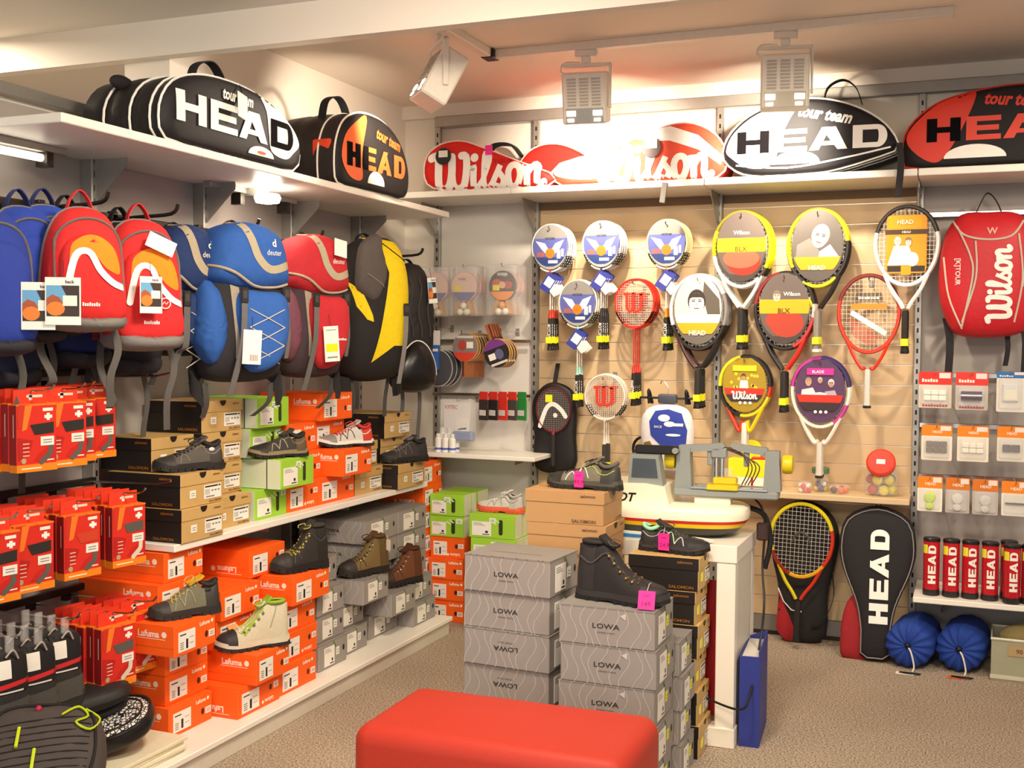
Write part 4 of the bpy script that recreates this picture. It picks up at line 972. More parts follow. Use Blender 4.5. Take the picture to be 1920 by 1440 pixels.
def kid_pack(label, loc, rot, col, dark, W_=.25, H_=.40, reflect=True, tagp=None, orange=True, logo=None, straps=True):
    t = thing('kids_backpack', label, 'backpack', loc, rot, PG)
    a = W_ / 2
    out = [(-a * .55, -.01), (0, .015), (a * .55, -.01), (a * .88, -H_ * .28), (a, -H_ * .65), (a * .98, -H_ * .93), (a * .8, -H_), (0, -H_ * 1.0), (-a * .8, -H_), (-a * .98, -H_ * .93), (-a, -H_ * .65), (-a * .88, -H_ * .28)]
    P_ = Puff(out, .10, .06, 3, 56)
    g = G(); P_.put(g, fab(col), fab(dark), 10, .004, 3); part('body', g, t, ang=60)
    g = G(); g.tube(P_.edge(.995, .0, 56), .006, fab('#7d7873'), 6, True); part('seam_piping', g, t, 'grey piping')
    g = G(); g.tube([P_.pt(x, z, .002) for x, z in [(-a * .82, -H_ * .75)] + [(a * .8 * cos(u), -H_ * .32 + H_ * .25 * sin(u)) for u in [pi - pi * i / 14 for i in range(15)]] + [(a * .82, -H_ * .75)]], .0045, fab('#6d6864'), 6); part('zip', g, t, 'grey zip line')
    po = [(-a * .62, -H_ * .30), (0, -H_ * .19), (a * .62, -H_ * .30), (a * .76, -H_ * .6), (a * .84, -H_ * .93), (0, -H_ * .97), (-a * .84, -H_ * .93), (-a * .76, -H_ * .6)]
    Q = Puff(po, .045, .0, 3, 48)
    sh = lambda x, z: (x, Q.y(x, z) - .075, z)
    g = G(); Q.put(g, fab(col), fab(col), 8, .002, 1); g.xf(MX.Translation((0, -.075, 0))); part('front_pocket', g, t, ang=60)
    pf = lambda e: (lambda x, z: (x, Q.y(x, z, e) - .075, z))
    if orange: part('orange_field', G().shapes([[tuple(q) for q in smooth([(-a * .52, -H_ * .34), (-a * .3, -H_ * .25), (0, -H_ * .215), (a * .3, -H_ * .25), (a * .55, -H_ * .35), (a * .66, -H_ * .54), (a * .3, -H_ * .5), (0, -H_ * .38), (-a * .3, -H_ * .4), (-a * .55, -H_ * .58)], 4)]], fab('#f08a1c'), pf(.002), .03), t, 'orange pocket field', stuff=True)
    if reflect: part('reflective_stripe', G().shapes(stroke(smooth([(-a * .6, -H_ * .66), (-a * .42, -H_ * .40), (-a * .1, -H_ * .37), (a * .15, -H_ * .52), (a * .45, -H_ * .62), (a * .72, -H_ * .66)], 5, False), .02), mat('#f5f4f2', rough=.25), pf(.004), .03), t, 'white reflective stripe', stuff=True)
    if logo: part('lettering', G().shapes(bars(-.035, .02, -H_ * .83, .009, 8), WH, pf(.003)), t, 'small white lettering', stuff=True)
    g = G(); B_ = Puff([(-a * .95, -H_ * .90), (0, -H_ * .93), (a * .95, -H_ * .90), (a * .9, -H_ * 1.02), (0, -H_ * 1.05), (-a * .9, -H_ * 1.02)], .135, .05, 2.5, 40); B_.put(g, fab('#7b7774' if orange else '#2b2930'), fab('#3b3936'), 7, .003, 2); part('bottom_panel', g, t, 'grey bottom panel' if orange else None, ang=60)
    loop(t, col if orange else dark, .07)
    for sg in (-1, 1):
        part('shoulder_strap', G().ribbon(smooth([(sg * a * .3, .06, -.02), (sg * a * .7, .11, -H_ * .35), (sg * a * .8, .09, -H_ * .75), (sg * a * .9, .05, -H_ * .95)], 5, False), .05, fab(dark), (1, 0, 0), .012), t, ang=60)
        if straps: webbing(t, [(sg * a * .85, .05, -H_ * .95), (sg * a * .95, .02, -H_ * 1.2), (sg * a * .7, .0, -H_ * 1.45), (sg * a * .75, .02, -H_ * (1.62 + .1 * sg))])
    if tagp: hang_tag(t, *tagp)
    return t
RT = rad(64)
kid_pack('dark navy backpack hanging low behind the left red kids backpack', (0.170,-2.841,1.920), rad(74), '#1f2c66', '#1c1c26', .25, .50, False, None, False)
kid_pack('black backpack hanging low behind the right red kids backpack', (0.170,-2.578,1.909), rad(74), '#242226', '#1b1a1c', .25, .52, False, None, False)
kid_pack('black and navy backpack hanging low at the left edge behind the blue ones', (0.140,-3.129,1.880), rad(74), '#1e2440', '#1b1a1c', .25, .52, False, None, False)
kid_pack('blue kids backpack at the left picture edge', (0.330,-3.341,1.864), rad(72), '#2a3f9c', '#20295a', orange=False, reflect=False, tagp=(.08, -.15, -.2, .095, .14, (0, 0, rad(-40))))
hang_tag(t := [o for o in COL.objects if o.name == 'kids_backpack.003'][0], .13, -.2, -.185, .1, .14, (0, 0, rad(-40)))
kid_pack('blue kids backpack, second from the left edge, orange zip pulls', (0.250,-3.132,1.900), rad(72), '#2b46ae', '#222c66', orange=False, reflect=False, tagp=None)
kid_pack('blue kids backpack just left of the red penguin-size pack', (0.210,-2.988,1.922), rad(70), '#2d4ab5', '#222c66', orange=False, reflect=False, tagp=None) ['label'] = 'blue kids backpack half covered by the left red kids backpack'
kid_pack('red kids backpack with orange field and white wavy stripe, left one', (0.430,-3.062,1.898), RT - rad(4), '#d82a2a', '#8d2430', .255, .36, logo=True)
t = kid_pack('red kids backpack with round white logo and picture tag, right one', (0.420,-2.777,1.889), RT - rad(2), '#d62a2c', '#8d2430', .27, .41, logo=True, tagp=(-.03, -.165, -.185, .075, .12))
part('price_tag', G().box((-.05, -.001, -.025), (.05, .001, .025), WHITE), t, 'white paper tag', loc=(.02, -.13, -.075), rot=(0, rad(22), 0))
part('logo', G().tube([(.035 * cos(a_ * pi / 8) * .5, 0, .035 * sin(a_ * pi / 8) * .5) for a_ in range(16)], .0018, WH, 5, True).tube([(-.01, 0, -.004), (-.003, 0, .005), (.003, 0, -.003), (.01, 0, .005)], .0015, WH, 4), t, 'round white logo', loc=(.035, -.128, -.27))

def trek_pack(label, loc, rot, col, side, W_=.33, H_=.60, kind='daypack', tag=None, back=False):
    t = thing('trekking_backpack', label, 'backpack', loc, rot, PG)
    a = W_ / 2; dk = '#2a2628'
    out = [(-a * .7, -.03), (0, .01), (a * .7, -.03), (a * .95, -H_ * .2), (a, -H_ * .55), (a * .95, -H_ * .88), (a * .7, -H_), (-a * .7, -H_), (-a * .95, -H_ * .88), (-a, -H_ * .55), (-a * .95, -H_ * .2)]
    P_ = Puff(out, .14, .08, 3.2, 60)
    g = G(); P_.put(g, fab(side), fab(dk), 10, .004, 5); part('body', g, t, ang=60)
    # lid
    lo = [(-a * .95, -.13), (-a * .8, -.02), (-a * .3, .03), (a * .3, .03), (a * .8, -.02), (a * .98, -.13), (a * .95, -.21), (0, -.235), (-a * .92, -.2)]
    Q = Puff(lo, .19, .1, 3.5, 56); sh = MX.Translation((0, 0, 0)); qf = lambda e: (lambda x, z: (x, Q.y(x, z, e), z))
    g = G(); Q.put(g, fab(col), fab(col), 10, .004, 2); part('lid', g, t, ang=60)
    part('lid_piping', G().tube([qf(.002)(x, z) for x, z in smooth([(-a * .93, -.14), (-a * .5, -.165), (0, -.21), (a * .5, -.215), (a * .9, -.2)], 5, False)], .006, fab('#b5a88f'), 6), t, 'beige lid piping')
    part('lid_stripe', G().shapes(stroke(smooth([(-a * .25, .022), (-a * .12, -.04), (a * .05, -.11), (a * .35, -.15), (a * .8, -.13)], 5, False), .03), fab('#b5a88f'), qf(.003), .03), t, 'beige curved stripe', stuff=True)
    part('lettering', G().text('deuter', .022, WH, qf(.004), .0, at=(a * .42, -.085), maxlen=.05, sx=.8).text('d', .03, WH, qf(.004), .02, at=(a * .42, -.048)), t, 'white lettering', stuff=True)
    # front pocket
    po = [(-a * .35, -.24), (a * .3, -.23), (a * .85, -.25), (a * .9, -H_ * .7), (a * .6, -H_ * .9), (-a * .05, -H_ * .93), (-a * .3, -H_ * .7)]
    R_ = Puff(po, .055, .0, 3, 48); rf = lambda e: (lambda x, z: (x, R_.y(x, z, e) - .12, z))
    g = G(); R_.put(g, fab(col), fab(col), 8, .004, 4); g.xf(MX.Translation((0, -.12, 0))); part('front_pocket', g, t, ang=60)
    so = [(-a * 1.0, -.2), (-a * .6, -.22), (-a * .42, -.36), (-a * .5, -H_ * .8), (-a * .75, -H_ * .9), (-a * 1.05, -H_ * .8), (-a * 1.15, -.4)]
    S_ = Puff(so, .09, .06, 2.4, 44); g = G(); S_.put(g, fab(col if kind == 'daypack' else '#7d4a5a'), None, 8, .006, 7); g.xf(MX.Translation((-.01, -.07, 0)) @ MX.Rotation(rad(-0), 4, 'Z')); part('side_pocket', g, t, ang=60)
    part('beige_panel', G().shapes([[(-a * .5, -.21), (-a * .3, -.22), (-a * .22, -.4), (-a * .2, -H_ * .85), (-a * .34, -H_ * .85), (-a * .36, -.42)]], fab('#a89d89'), lambda x, z: (x, min(P_.y(x, z, .004), -.11), z), .03), t, 'beige panel', stuff=True)
    if kind == 'daypack':
        g = G()
        for i in range(3):
            z0 = -.3 - i * .07
            for s_ in (-1, 1): g.tube([rf(.004)(a * (.3 - s_ * .42), z0), rf(.005)(a * .3, z0 - .035), rf(.004)(a * (.3 + s_ * .42), z0 - .07)], .0022, fab('#c9c4b8'), 5)
        part('bungee_cord', g, t, 'grey zigzag cord', stuff=True)
    else:
        part('pocket_lettering', G().shapes(bars(a * .2, a * .75, -H_ * .73, .008, 9), WH, rf(.004)), t, stuff=True)
    buckle(t, (-a * .26, -.175, -.25)); buckle(t, (a * .86, -.135, -.24))
    webbing(t, [(-a * .26, -.178, -.28), (-a * .3, -.18, -.42), (-a * .42, -.15, -H_ * .98), (-a * .5, -.13, -H_ * 1.1)], .028, '#6d6a68')
    webbing(t, [(a * .86, -.14, -.27), (a * .9, -.14, -.4), (a * .9, -.12, -H_ * .85)], .02, '#6d6a68')
    for sg in (-1, 1):
        part('hip_belt', G().ribbon(smooth([(sg * a * .7, .05, -H_ * .88), (sg * a * 1.05, .0, -H_ * 1.0), (sg * a * .9, -.04, -H_ * 1.1)], 5, False), .09, fab('#262324'), (0, .2, 1), .02), t, 'black hip belt', ang=60)
        webbing(t, [(sg * a * .8, -.02, -H_ * 1.02), (sg * a * .75, -.02, -H_ * 1.15), (sg * a * (.6 - .2 * sg), .0, -H_ * 1.25)], .026, '#4b4846')
        part('shoulder_strap', G().ribbon(smooth([(sg * a * .35, .09, -.06), (sg * a * .6, .15, -H_ * .4), (sg * a * .6, .1, -H_ * .85)], 5, False), .06, fab('#262324'), (1, 0, 0), .014), t, ang=60)
    loop(t, '#262324', .05, .03, .05)
    if tag: hang_tag(t, *tag)
    return t
RB = rad(60)
trek_pack('dark blue trekking backpack half hidden between red kids pack and blue pack', (0.210,-2.316,1.901), RB, '#23386a', '#25262c', .26, .46)
trek_pack('bright blue trekking backpack with beige stripes and zigzag cord', (0.380,-2.178,1.917), RB, '#2f5fae', '#2b292c', .345, .575, 'daypack', (-.015, -.185, -.38, .075, .13, (0, rad(3), 0), 'plain'))
t = trek_pack('red trekking backpack with beige stripes and yellow price tag', (0.360,-1.648,1.920), RB, '#c42a33', '#45363c', .30, .575, 'travel', (.015, -.2, -.36, .07, .15, (0, rad(-4), 0), 'price'))
part('price_tag', G().box((-.03, -.001, -.04), (.03, .001, .04), WHITE), t, 'white paper tag on the lid', loc=(.06, -.205, -.03), rot=(rad(-20), rad(12), 0))
# black and yellow pack
t = thing('trekking_backpack', 'black and yellow trekking backpack with drop-shaped lid', 'backpack', (0.360,-1.091,1.977), RB - rad(2), PG)
a, H_ = .17, .66
P_ = Puff([(-a * .6, -.02), (0, .02), (a * .6, 0), (a * .95, -.14), (a, -.36), (a * .9, -.56), (a * .6, -H_), (-a * .7, -H_), (-a * 1.05, -.55), (-a * 1.1, -.3), (-a * .95, -.12)], .19, .1, 2.8, 60)
g = G(); P_.put(g, fab('#262223'), fab('#1f1c1d'), 10, .004, 2); part('body', g, t, ang=60)
YE = fab('#f2d416')
part('yellow_panel', G().shapes([[(-a * .3, .012), (a * .55, -.01), (a * .9, -.12), (a * .97, -.32), (a * .85, -.5), (a * .25, -.5), (-a * .4, -.58), (-a * .2, -.42), (-a * .05, -.28), (a * .06, -.16), (-a * .1, -.07)]], YE, P_.fn(.004), .03), t, 'yellow front panel', stuff=True)
part('yellow_panel', G().shapes([[(-a * 1.0, -.2), (-a * .7, -.26), (-a * .45, -.36), (-a * .42, -.39), (-a * .6, -.38), (-a * .85, -.32)]], YE, P_.fn(.004), .03), t, 'yellow side flash', stuff=True)
g = G(); Q = Puff([(-a * .9, -.16), (-a * .75, -.03), (-a * .2, .025), (-a * .16, -.03), (a * .02, -.15), (-a * .12, -.25), (-a * .4, -.3), (-a * .85, -.24)], .06, 0, 2.6, 44); Q.put(g, fab('#5a524e'), None, 8, .004, 6); g.xf(MX.Translation((0, -.155, 0))); part('lid_pocket', g, t, 'dark grey lid pocket', ang=60)
part('zip', G().tube([(x, Q.y(x, z) - .158, z) for x, z in smooth([(-a * .7, -.17), (-a * .2, -.22), (a * .12, -.26)], 5, False)], .003, ZG, 5), t)
part('elastic_cord', G().tube([P_.pt(x, z, .006) for x, z in smooth([(-a * .1, .0), (a * .3, -.06), (a * .75, -.1)], 5, False)], .0025, BK, 5), t)
buckle(t, (a * .6, -.185, -.33)); webbing(t, [(a * .6, -.19, -.36), (a * .55, -.19, -.5), (a * .5, -.15, -.68)], .028, '#8a8682')
for sg in (-1, 1):
    part('hip_belt', G().ribbon(smooth([(sg * a * .7, .05, -H_ * .9), (sg * a * 1.0, .0, -H_ * 1.02), (sg * a * .7, -.05, -H_ * 1.06)], 5, False), .09, fab('#1f1c1d'), (0, .2, 1), .025), t, 'black hip belt', ang=60)
    webbing(t, [(sg * a * .6, -.02, -H_ * 1.0), (sg * a * .5, -.02, -H_ * 1.15), (sg * a * .55, 0, -H_ * 1.28)], .024, '#4b4846')
loop(t, '#262324', .04, .03, .05)
# black pack in the corner
t = thing('daypack', 'black daypack in the corner with rounded glossy helmet pouch', 'backpack', (0.360,-0.666,1.882), rad(56), PG)
a, H_ = .115, .56
P_ = Puff([(-a * .6, -.02), (0, .02), (a * .6, -.02), (a, -.2), (a * .95, -.45), (a * .6, -H_), (-a * .6, -H_), (-a * .95, -.45), (-a, -.2)], .12, .06, 3, 52)
g = G(); P_.put(g, fab('#242021', rough=.6), fab('#1c191a'), 9, .006, 9); part('body', g, t, ang=60)
for x in (-.05, .0, .055): part('zip', G().tube([P_.pt(x + .012 * sin(j * 1.4), -.06 - j * .05, .004) for j in range(7)], .004, mat('#4a4543', rough=.35), 5), t)
g = G(); Q = Puff([(0, -.37), (.07, -.4), (.12, -.5), (.12, -.6), (.06, -.64), (-.06, -.64), (-.13, -.6), (-.12, -.5), (-.07, -.42)], .09, .02, 2.4, 48); Q.put(g, mat('#171516', rough=.28), None, 9); g.xf(MX.Translation((-.02, -.08, 0))); part('helmet_pouch', g, t, 'glossy black pouch', ang=60)
part('reflective_trim', G().tube([(x * .98 - .02, y - .082, z) for x, y, z in Q.edge(.93, None, 24, -.3, pi + .3)], .004, mat('#f2f2ee', rough=.25), 6), t, 'white reflective trim')
hang_tag(t, .06, -.13, -.06, .05, .13, (0, rad(-6), 0))
for x in (-.04, .06): webbing(t, [(x, .0, -.58), (x + .01, .0, -.7), (x - .005, .0, -.86 - x)], .026, '#5f5c5a')
loop(t, '#262324', .04, .03, .03)
# hooks of the rail, tips past the packs
def hook_arm(x, y, z, l, label):
    g = G().tube(smooth([(.07, 0, 0), (l * .5, 0, .005), (l - .03, 0, .012), (l, 0, .045)], 4, False), .007, DARKMETAL, 8).box((.045, -.015, -.03), (.075, .015, .03), DARKMETAL, .003)
    one('rail_hook', g, label, 'hook', (x, y, z), 0, 'hooks on the backpack rail')
for px, py, lb in ((184, 362, 'dark rail hook above the left red kids backpack'), (322, 380, 'dark rail hook above the right red kids backpack'), (486, 410, 'dark rail hook above the bright blue backpack'), (606, 438, 'dark rail hook above the red trekking backpack'), (792, 470, 'dark rail hook right of the yellow backpack')):
    pass
for y, lb in ((-2.86, 'dark rail hook above the left red kids backpack'), (-2.50, 'dark rail hook above the right red kids backpack'), (-1.99, 'dark rail hook above the bright blue backpack'), (-1.50, 'dark rail hook above the red trekking backpack'), (-.50, 'dark rail hook right of the yellow backpack')):
    hook_arm(0, y, 1.945, .36, lb)

# ---------------------------------------------------------------- rackets
def ring_pts(a, b, t0, t1, n, egg=.0):
    out = []
    for i in range(n + 1):
        t = t0 + (t1 - t0) * i / n
        z = b * sin(t); x = a * cos(t) * (1 + egg * (z / b))
        out.append((x, 0, -b + z))
    return out
def racket_meshes(key, kind, segs, throat, grip, strings, butt, L, a, b):
    def mk():
        r = .0095 if kind == 'tennis' else .0048
        fl = 1.35 if kind == 'tennis' else 1.0
        g = G()
        for d0, d1, c in segs:
            g.tube(ring_pts(a, b, rad(d0), rad(d1), max(3, int((d1 - d0) / 7)), .05), r, pla(c), 6, False, 1, (0, 1, 0))
        hz = -2 * b; gl = .2 * L / .685 if kind == 'tennis' else .17
        if kind == 'tennis':
            for sg, c in ((-1, throat[0]), (1, throat[1])):
                g.tube(smooth([(sg * a * .70, 0, -2 * b * .855), (sg * a * .46, 0, hz - .022), (sg * a * .2, 0, hz - .078), (sg * .011, 0, -L + gl + .01)], 5, False), .0088, pla(c), 6)
        else:
            g.tube([(0, 0, hz), (0, 0, -L + gl)], .0036, pla(throat[0]), 6)
            g.lathe([(.006, hz - .012), (.008, hz), (.004, hz + .012)], pla(throat[1]), 8)
            g.lathe([(.004, -L + gl + .045), (.011, -L + gl)], pla(throat[1]), 8)
        fr = g.mesh('frame', 50)
        s = G(); sm = mat(strings, rough=.4); w = .0007 if kind == 'tennis' else .0005
        nx, nz = (15, 18) if kind == 'tennis' else (20, 21)
        for i in range(1, nx):
            x = -a + 2 * a * i / nx; h = b * math.sqrt(max(0, 1 - (x / a) ** 2)) * .99
            if h > .01: s.box((x - w, -w, -b - h), (x + w, w, -b + h), sm)
        for i in range(1, nz):
            z = -b + 2 * b * i / nz; h = a * math.sqrt(max(0, 1 - (z / b) ** 2)) * .99 * (1 + .05 * z / b)
            if h > .01: s.box((-h, -w * 1.6, -b + z - w), (h, -w * .2, -b + z + w), sm)
        st = s.mesh('strings')
        rg = .0165 if kind == 'tennis' else .0125
        g = G().lathe([(rg * 1.12, -L), (rg * 1.1, -L + .012), (rg * .95, -L + .03), (rg * .88, -L + gl * .95), (rg * .7, -L + gl)], mat(grip, rough=.8, var=.12, scale=120), 8)
        gr = g.mesh('grip')
        g = G().lathe([(rg * 1.15, -L - .001), (rg * 1.18, -L + .004), (rg * 1.1, -L + .012)], pla(butt), 8); bc = g.mesh('butt_cap')
        return fr, st, gr, bc
    return cached(('rk', key), mk)
def racket(key, kind, label, loc, L, segs, throat, grip, strings='#e8e2d6', butt='#1c1a1a', cardf=None, n=1, tilt=0, group=None, behind=None, sticker='#f2ee1e', hook=True, a=None, b=None, paint=None, gl_txt=None, dy=.03):
    a = a or (.140 if kind == 'tennis' else .104); b = b or (.186 if kind == 'tennis' else .125)
    fr, st, gr, bc = racket_meshes(key, kind, segs, throat, grip, strings, butt, L, a, b)
    cat = 'racket'
    def mk(lb, lc, front):
        t = thing({'tennis': 'tennis_racket', 'badminton': 'badminton_racket'}[kind], lb, cat, lc, (0, tilt, 0), group)
        part('frame', fr, t); part('strings', st, t, stuff=True); part('grip', gr, t); part('butt_cap', bc, t)
        if cardf: cardf(t, a, b)
        if paint: paint(t, a, b)
        if sticker: part('price_sticker', cached(('stk', sticker, kind), lambda: G().lathe([(.0175 if kind == 'tennis' else .0135, 0), (.0175 if kind == 'tennis' else .0135, .035)], PR(sticker), 8).box((-.016, -.022, .002), (.016, -.014, .034), PR(sticker)).mesh('price_sticker')), t, 'yellow price sticker', loc=(0, 0, -L + .035))
        if gl_txt: part('lettering', cached(('glt', gl_txt), lambda: G().text(gl_txt, .016, WHITE, lambda x, z: (z, -.0145, x), .02).mesh('lettering')), t, 'white grip lettering', loc=(0, 0, -L + .1), stuff=True)
        return t
    mk(label, loc, True)
    for i in range(1, n):
        c = mk(behind or label, (loc[0] + .002 * i, loc[1] + dy * i, loc[2] + .003 * (i % 2)), False)
    if hook:
        g = G().tube([(0, -.005, -.024), (0, -abs(loc[1]) + -.0 - .03, -.024), (0, -abs(loc[1]) - .035, -.012)], .003, CHROME, 6).box((-.012, -.006, -.05), (.012, 0, .012), STEEL, .002)
        one('wall_hook', g, 'chrome wall hook holding ' + label.split(',')[0].split(' with')[0].split(' at ')[0], 'hook', (loc[0], 0, loc[2]), 0, 'hooks on the slat wall')
def cardbase(t, polys_base, layers, y=-.012, name='display_card', txts=()):
    g = G().prism(polys_base[0], y, y + .0012, PR(polys_base[1]))
    e = .0004
    for P, c in layers:
        for p in (P if isinstance(P[0][0], (tuple, list)) else [P]):
            g.flat(p, y - e, PR(c))
        e += .0003
    for tx_, h, c, at_, sh in txts: g.text(tx_, h, PR(c), flatfn(y - e - .0004), .02, sh, at=at_)
    part(name, g, t, 'printed display card')
def eband(a, b, w0, w1): return [(x, z - b) for x, z in band(a, b, w0, w1)]
def eoval(a, b, k=.9): return [(x, z - b) for x, z in ell(a * k, b * k, 36)]
def face(cx, cz, s, skin='#e9d8c4', hair='#2c2522', tilt=0):
    f = lambda P: [(cx + p[0] * s * cos(tilt) - p[1] * s * sin(tilt), cz + p[0] * s * sin(tilt) + p[1] * s * cos(tilt)) for p in P]
    return [(f(ell(.62, .8, 20, 0, .18)), hair), (f(ell(.52, .72, 20, 0, 0)), skin), (f([(-.54, .3), (-.4, .62), (0, .72), (.4, .62), (.54, .3), (.3, .42), (-.3, .42)]), hair),
            ([f(rect(-.34, .12, -.1, .19)), f(rect(.1, .12, .34, .19)), f(rect(-.34, .24, -.08, .29)), f(rect(.08, .24, .34, .29))], '#4a3a33'), ([f([(-.06, .1), (.03, .1), (.09, -.14), (-.05, -.14)])], '#c9ae98'), ([f(rect(-.18, -.36, .18, -.29))], '#8d5a4e')]
def victor(t, a, b):
    A, B_ = a * .93, b * .90
    lay = [(eband(A, B_, B_ * .35, B_ * .99), '#8f8a86'), (eband(A, B_, -B_ * .75, B_ * .34), '#5b62a8'), (eband(A, B_, -B_ * .98, -B_ * .55), '#2c3f7a'),
           ([(-A * .85, -b + B_ * .34), (-A * .3, -b + B_ * .22), (0, -b - B_ * .2), (A * .3, -b + B_ * .22), (A * .8, -b + B_ * .38), (A * .55, -b - B_ * .05), (0, -b - B_ * .5), (-A * .5, -b - B_ * .05)], '#f6f5f2'),
           (ell(A * .28, A * .28, 18, 0, -b - B_ * .25), '#ea7a22'), ([rect(-A * .78, -b - B_ * .42, -A * .35, -b - B_ * .2)], '#a5615c'), ([rect(A * .4, -b - B_ * .5, A * .62, -b - B_ * .1), rect(A * .66, -b - B_ * .4, A * .8, -b - B_ * .05)], '#cfd6e6'), ([rect(-A * .1, -b - B_ * .72, A * .45, -b - B_ * .58)], '#f2f1ee')]
    cardbase(t, (eoval(a, b, .91), '#a8a39f'), lay, -.008, txts=[('VICTOR', .011, '#3a3634', (0, -b + B_ * .45), 0)])
    part('hang_tag', cached('victag', lambda: G().box((-.03, -.001, -.05), (.03, .001, .05), PR('#3a429c')).flat(rect(-.02, -.02, .025, .03), -.0016, PR('#e9e6f2')).mesh('hang_tag')), t, 'blue hang tag', loc=(-.005, -.018, -.31), rot=(0, rad(35), 0))
    part('hang_tag', cached('victag2', lambda: G().box((-.024, -.001, -.04), (.024, .001, .04), PR('#efece6')).mesh('hang_tag')), t, 'white hang tag', loc=(.02, -.014, -.34), rot=(0, rad(-40), 0))
BG = 'badminton rackets on the slat wall'
def badm(key, label, top, c1, c2, thr, n, behind, L=.668, gt='VICTOR', cardf=victor, paint=None, strings='#d8d4cc', a=None, b=None, grip='#2a2625'):
    racket(key, 'badminton', label, top, L, [(-60, 240, c1), (240, 300, c2), (200, 235, '#2a2626'), (305, 340, '#2a2626')], thr, grip, strings, '#1d1a1a', cardf, n, 0, BG, behind, '#f2ee1e', True, a, b, paint, gt)
badm('b1', 'badminton racket with white frame and round red sticker card, leftmost of the top row', (.968, -.2, 2.125), '#efe9df', '#efe9df', ('#efe9df', '#c9321f'), 4, 'red framed badminton racket hanging behind the leftmost one of the top row')
badm('b2', 'badminton racket with pale frame, middle of the three in the top row', (1.252, -.2, 2.133), '#e8e0d2', '#efe9df', ('#efe9df', '#2a2626'), 4, 'dark framed badminton racket behind the middle one of the top row')
badm('b3', 'badminton racket with yellow and white frame, right one of the top row', (1.60, -.2, 2.13), '#f0d9a0', '#efe9df', ('#efe9df', '#e08a1c'), 4, 'badminton racket behind the yellow and white one of the top row')
badm('b4', 'badminton racket with cream frame in the second row, mint handle cone', (1.127, -.21, 1.826), '#efe6d2', '#efe6d2', ('#e9e2d6', '#9fd0bd'), 3, 'badminton racket behind the cream framed one in the second row')
def big_w(col):
    def f(t, a, b):
        g = G(); s = a * .95
        g.shapes(stroke([(-.42 * s, .5 * s), (-.40 * s, -.25 * s), (-.24 * s, -.45 * s), (-.06 * s, -.25 * s), (-.06 * s, .5 * s)], .15 * s) + stroke([(-.06 * s, -.25 * s), (.12 * s, -.45 * s), (.36 * s, -.25 * s), (.36 * s, .5 * s)], .15 * s) + stroke([(-.54 * s, .5 * s), (-.36 * s, .5 * s)], .14 * s) + stroke([(-.14 * s, .5 * s), (.0 * s, .5 * s)], .14 * s) + stroke([(.28 * s, .5 * s), (.46 * s, .5 * s)], .14 * s), PR(col), lambda x, z: (x, -.0018, z - b))
        part('string_stencil', g, t, 'large letter stencilled on the strings')
    return f
badm('b5', 'red badminton racket with stencilled letter on its strings', (1.432, -.2, 1.828), '#d8321f', '#d8321f', ('#c92f20', '#d8321f'), 4, 'badminton racket behind the red one with stencilled letter', .655, 'Wilson', None, big_w('#cf3a22'), '#e6d8c8')
badm('b6', 'white badminton racket with red stencilled letter in a clear sleeve', (1.274, -.19, 1.33), '#efe8dc', '#efe8dc', ('#ded4c6', '#ded4c6'), 3, 'white badminton racket behind the one with the red stencilled letter', .535, None, None, big_w('#d5402a'), '#f0e2d2', .108, .118, '#3a3634')
TG = 'tennis rackets on the slat wall'
def man_card(t, a, b):
    A, B_ = a * .86, b * .88
    L_ = [(eband(A, B_, -B_ * .46, B_ * .99), '#d9d2c6'), ([(A * .25, -b + B_ * .95), (A * .9, -b + B_ * .4), (A * .95, -b - B_ * .1), (A * .5, -b - B_ * .3), (A * .2, -b + B_ * .5)], '#5e564c'), (eband(A, B_, -B_ * .46, -B_ * .2), '#f2eee8')]
    L_ += [([(-A * .75, -b - B_ * .45), (-A * .6, -b - B_ * .12), (-A * .1, -b + B_ * .0), (A * .4, -b - B_ * .16), (A * .75, -b - B_ * .45)], '#f4f0ea')]
    L_ += face(-A * .05, -b + B_ * .27, B_ * .45, '#efe6dc', '#3a322d')
    L_ += [(eband(A, B_, -B_ * .8, -B_ * .46), '#f2a51a')]
    cardbase(t, (eoval(a, b, .87), '#6a625c'), L_, txts=[('HEAD', .024, '#fdf6e2', (0, -b - B_ * .63), 0)])
def man2_card(t, a, b):
    A, B_ = a * .86, b * .88
    L_ = [(eband(A, B_, -B_ * .4, B_ * .99), '#6a625c'), ([(-A * .85, -b - B_ * .35), (-A * .8, -b + B_ * .1), (-A * .3, -b + B_ * .3), (A * .1, -b - B_ * .1), (A * .0, -b - B_ * .4)], '#8d877e'), ([(A * .0, -b - B_ * .4), (A * .1, -b - B_ * .1), (A * .5, -b + B_ * .1), (A * .88, -b - B_ * .3), (A * .85, -b - B_ * .4)], '#efece8')]
    L_ += face(A * .1, -b + B_ * .3, B_ * .42, '#d9cfc4', '#b5aca2', rad(-14))
    L_ += [(eband(A, B_, -B_ * .78, -B_ * .4), '#f2a81a')]
    cardbase(t, (eoval(a, b, .87), '#5e5650'), L_, txts=[('HEAD', .022, '#fdf6e2', (0, -b - B_ * .58), 0)])
